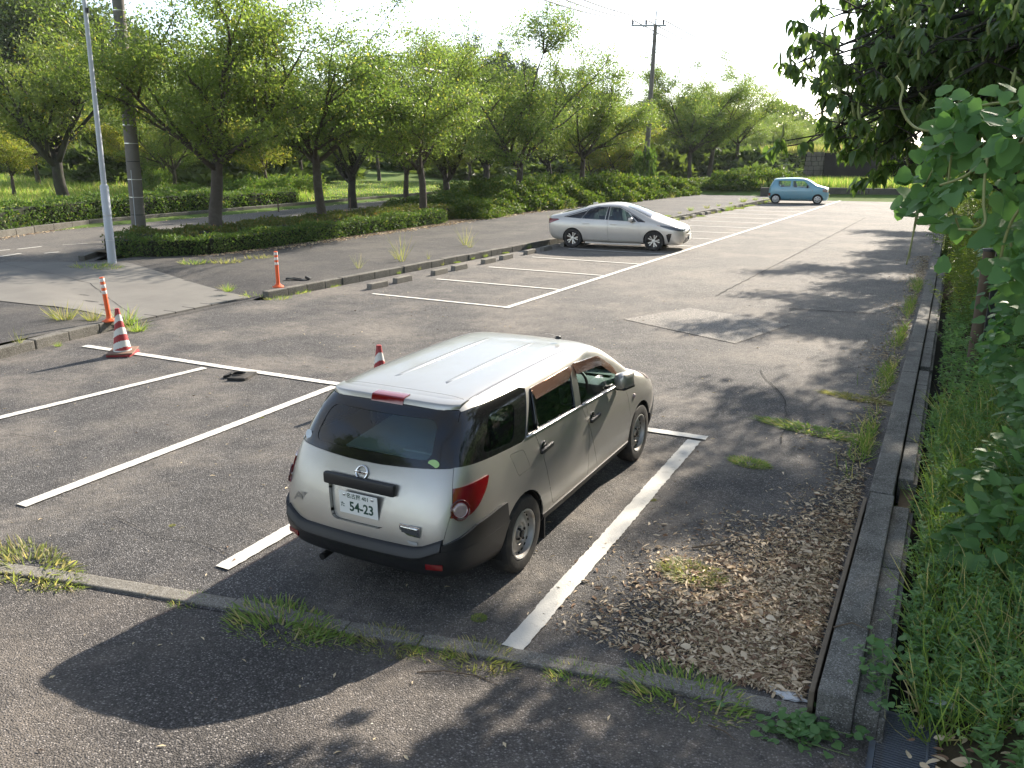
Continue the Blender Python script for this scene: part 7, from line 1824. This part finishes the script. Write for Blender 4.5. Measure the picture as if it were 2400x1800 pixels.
# wheel stops: two low blocks to a bay
nums = 'first second third fourth fifth sixth seventh eighth ninth tenth eleventh twelfth thirteenth fourteenth fifteenth sixteenth seventeenth eighteenth nineteenth twentieth'.split()
M['stop'] = concrete('wheel stop concrete', (0.27, 0.25, 0.21), .55, (.07, .065, .055), .5, True, 1.2)
mb = MB(); mb.box((0, 0, .062), (.15, .62, .135), bev=.012, taper=.94); sm = mb.mesh('block'); sm.materials.append(M['stop'])
cnt = 0
for k in range(0, 16):
    for j, f in enumerate((.30, .72)):
        if k > 14 and j: continue
        P = fr(k+f, 3.98); o = obj('wheel_stop', sm); o.location = (P.x+rs_.uniform(-.03, .03), P.y+rs_.uniform(-.05, .05), 0); o.rotation_euler = (0, 0, -FA+rs_.uniform(-.05, .05))
        bay = nums[k] if k < 20 else str(k)
        tag(o, '%s wheel stop of the %s bay along the far row' % (('nearer', 'farther')[j], bay), 'wheel stop', 'concrete wheel stops along the far row')

# posts on the right bank
P = at(2101, 780, .22)
M['post_brown'] = simple('weathered brown timber', (.115, .085, .06), .9, var=.35, scale=4, bump=.5)
M['post_dark'] = simple('dark square steel', (.03, .034, .036), .5, var=.25)
pb_ = empty('timber_post', (P.x, P.y, .15), 0, 'weathered brown timber post on the right bank', 'post')
hp_ = 1.62
mb = MB(); mb.tube([(0, 0, -.3), (0, 0, hp_)], [.078, .074], 18); mb.build('shaft', M['post_brown'], pb_, True, 40)
mb = MB(); mb.lathe([(.080, hp_-.02), (.080, hp_+.012), (.05, hp_+.02), (.001, hp_+.02)], 18, 'Z', cap=False); mb.build('cap', M['post_dark'], pb_, True, 40)
sp_ = empty('steel_post', (P.x+.17, P.y+.75, .15), R(12), 'dark square steel post with a slanted head behind the timber post', 'post')
mb = MB(); mb.box((0, 0, .72), (.13, .10, 1.9)); mb.build('lower_shaft', M['post_dark'], sp_)
mb = MB(); mb.box((.06, .06, 1.72), (.11, .10, .95), Matrix.Rotation(R(5), 3, 'Y')); mb.build('upper_shaft', M['post_dark'], sp_)
mb = MB(); mb.box((.09, .02, 2.20), (.17, .20, .05), Matrix.Rotation(R(22), 3, 'X')); mb.build('head', M['post_dark'], sp_)
# small rubbish at the near corner
def crumple(name, ox, oy, z, s, m, label, cat, seed):
    g = random.Random(seed); mb = MB(); bmesh.ops.create_icosphere(mb.bm, subdivisions=3, radius=1)
    for v in mb.bm.verts: v.co *= 1+.25*math.sin(v.co.x*7+seed)*math.cos(v.co.y*6)+g.uniform(-.08, .08); v.co.z = abs(v.co.z)*.30; v.co = Vector((v.co.x*s*1.5, v.co.y*s*.6, v.co.z*s))
    o = mb.build(name, m); q = at(ox, oy, z); o.location = (q.x, q.y, z); o.rotation_euler = (0, 0, R(-8)); return tag(o, label, cat)
M['paper'] = simple('dirty white plastic', (.62, .63, .64), .4, var=.15, scale=20)
crumple('plastic_scrap', 1697, 1500, 0.0, .075, M['paper'], 'torn white plastic scrap half buried in dead leaves at the strip corner', 'plastic scrap', 1)
crumple('paper_scrap', 2040, 1465 if False else 1522, .1, .05, M['paper'], 'crumpled white paper scrap on the gutter slab', 'paper scrap', 4)
crumple('pale_stone', 2142, 1392, .12, .035, M['paper'], 'pale stone among the bank weeds', 'stone', 6)
# fallen twigs
def twig(name, pts, r, label):
    mb = MB(); mb.tube(pts, [r]*(len(pts)-1)+[r*.4], 6); return tag(mb.build(name, M['twig']), label, 'twig')
A3 = lambda ox, oy, z: at(ox, oy, z)
def RZ(ox, oy, dz): q = at(ox, oy, .05); q.z = ramp_z(q.x, q.y)+dz; return q
twig('fallen_twig', [A3(1495, 1183, .014), A3(1530, 1178, .02), A3(1580, 1174, .012), A3(1625, 1178, .012)], .008, 'brown twig lying on the asphalt above the dead leaves')
twig('fallen_twig', [A3(1800, 1355, .24), A3(1840, 1345, .27), A3(1880, 1362, .25)], .005, 'pale twig lying across the right kerb block')
twig('dry_runner', [RZ(900, 1450, .006), RZ(960, 1446, .015), RZ(1030, 1452, .006), RZ(1075, 1475, .004)], .004, 'long dry grass runner below the strip')
twig('dry_runner', [RZ(1530, 1560, .006), RZ(1565, 1580, .015), RZ(1590, 1600, .006)], .004, 'dry root ends below the grass clump on the strip')
# creeping plant at the strip corner
cp = empty('creeping_plant', (0, 0, 0), 0, 'small green creeper with rounded leaves at the corner of the kerb strip', 'creeper')
n = 150; P = np.array([at(nr.normal(1745, 62), nr.normal(1592, 22), -.01)[:] for i in range(n)]); P[:, 2] = nr.uniform(.0, .09, n)
n2 = 90; Q = np.array([at(nr.normal(1905, 40), nr.normal(1455, 45), .18)[:] for i in range(n2)]); Q[:, 2] = nr.uniform(.16, .32, n2); P = np.concatenate([P, Q]); n = len(P)
single_leaves(cp, 'leaf', P, rnd_dir(n, -.2, .4), unit(np.array([0, -.2, 1.0])+nr.normal(0, .35, (n, 3))), nr.uniform(.035, .075, n), nr.uniform(.028, .06, n), OVATE, M['vine'], 240)
for i in range(0, n-1, 3):
    if np.linalg.norm(P[i]-P[i+1]) < .35: mb = MB(); mb.tube([P[i]-np.array([0, 0, .02]), P[i+1]-np.array([0, 0, .03])], .0025, 4, False); mb.build('runner', M['stem'], cp)

# stone wall end and dark abutment behind the terrace
sw = empty('stone_wall', (0, 0, 0), 0, 'tall dark concrete wall with a coursed stone end beyond the terrace', 'wall')
q0_ = aty(1737, 400, 58.0); X0 = q0_.x
M['stone'] = concrete('coursed stone', (.22, .20, .165), .55, (.07, .062, .05), .5, False, 1.0)
M['abut'] = concrete('dark stained concrete', (.055, .050, .045), .6, (.018, .017, .016), .8, False, .35)
mb = MB(); mb.box((X0+1.25+8, 58.6, 1.65), (16, .9, 2.3), bev=.02); mb.build('wall_face', M['abut'], sw)
smesh = {}
for c_ in range(7):
    z = .55+c_*.335; x = X0-.25+.13*c_*.35; k = 0
    while x < X0+1.22:
        w = rs_.uniform(.28, .52); w = min(w, X0+1.24-x)
        if w < .1: break
        mb = MB(); mb.box((x+w/2, 58.1+rs_.uniform(-.03, .03), z+.16), (w-.025, .5, .31), bev=.03); mb.build('stone', M['stone'], sw); x += w
mb = MB(); mb.box((X0+.55, 58.6, 1.62), (1.35, .85, 2.2)); mb.build('core', M['dark'], sw)
# small fence plates at the far left
for i, (ox, oy, lb) in enumerate(((20, 352, 'white plate hung on the rope at the far left lawn'), (55, 352, 'second white plate hung on the rope at the far left lawn'))):
    P = ongrnd(ox, 395, 62); P.z += 1.1; mb = MB(); mb.box((0, 0, 0), (.28, .02, .45)); o = mb.build('plate', M['paper']); o.location = P; tag(o, lb, 'plate', 'white plates on the lawn rope')
rp_ = 'thin wooden rope post at the edge of the park lawn'
for ox, oy in ((600, 435), (695, 422), (755, 412), (843, 430), (910, 415), (960, 418), (975, 418)):
    P = at(ox, oy+8, .2); dist = 43; P = ongrnd(ox, oy, 43.5); mb = MB(); mb.tube([(0, 0, -.1), (0, 0, .85)], .035, 8); o = mb.build('rope_post', M['post_brown']); o.location = P; tag(o, rp_, 'post', 'rope posts along the lawn edge')
# the two vans on the road
for nm, ox, oy, dist, rz, P_, gl, h, w, L, lb in (('white_van', 1478, 372, 100, R(-12), 'van_white', 'glass_dark', 1.95, 1.70, 4.2, 'white van driving away behind the cherry trunks'), ('dark_van', 1616, 362, 124, R(-17), 'van_dark', 'glass_dark', 1.85, 1.72, 3.9, 'dark boxy van with lit brake lamps on the road')):
    M['van_white'] = M.get('van_white') or paint_mat('white van paint', (.66, .67, .66), .05, .35, .6); M['van_dark'] = M.get('van_dark') or paint_mat('dark blue black paint', (.022, .026, .038), .2, .25, .9)
    P = atd(ox, oy, dist)
    boxy_van(nm, lb, (P.x, P.y, zroad(P.x, P.y)+.02), rz, M[P_], h, w, L, M[gl])
# ------------------------------------------------------------------ summer haze
mb = MB(); mb.box((0, 300, 14), (1240, 1240, 32)); 
hz_t = NT('haze air'); pv = hz_t.n('VolumePrincipled', {'Color': (0.86, 0.92, 1.0), 'Density': 0.00016, 'Anisotropy': 0.2})
hz_t.t.links.new(pv.outputs[0], hz_t.out.inputs['Volume'])
hz = mb.build('haze', hz_t.m); tag(hz, kind='stuff')
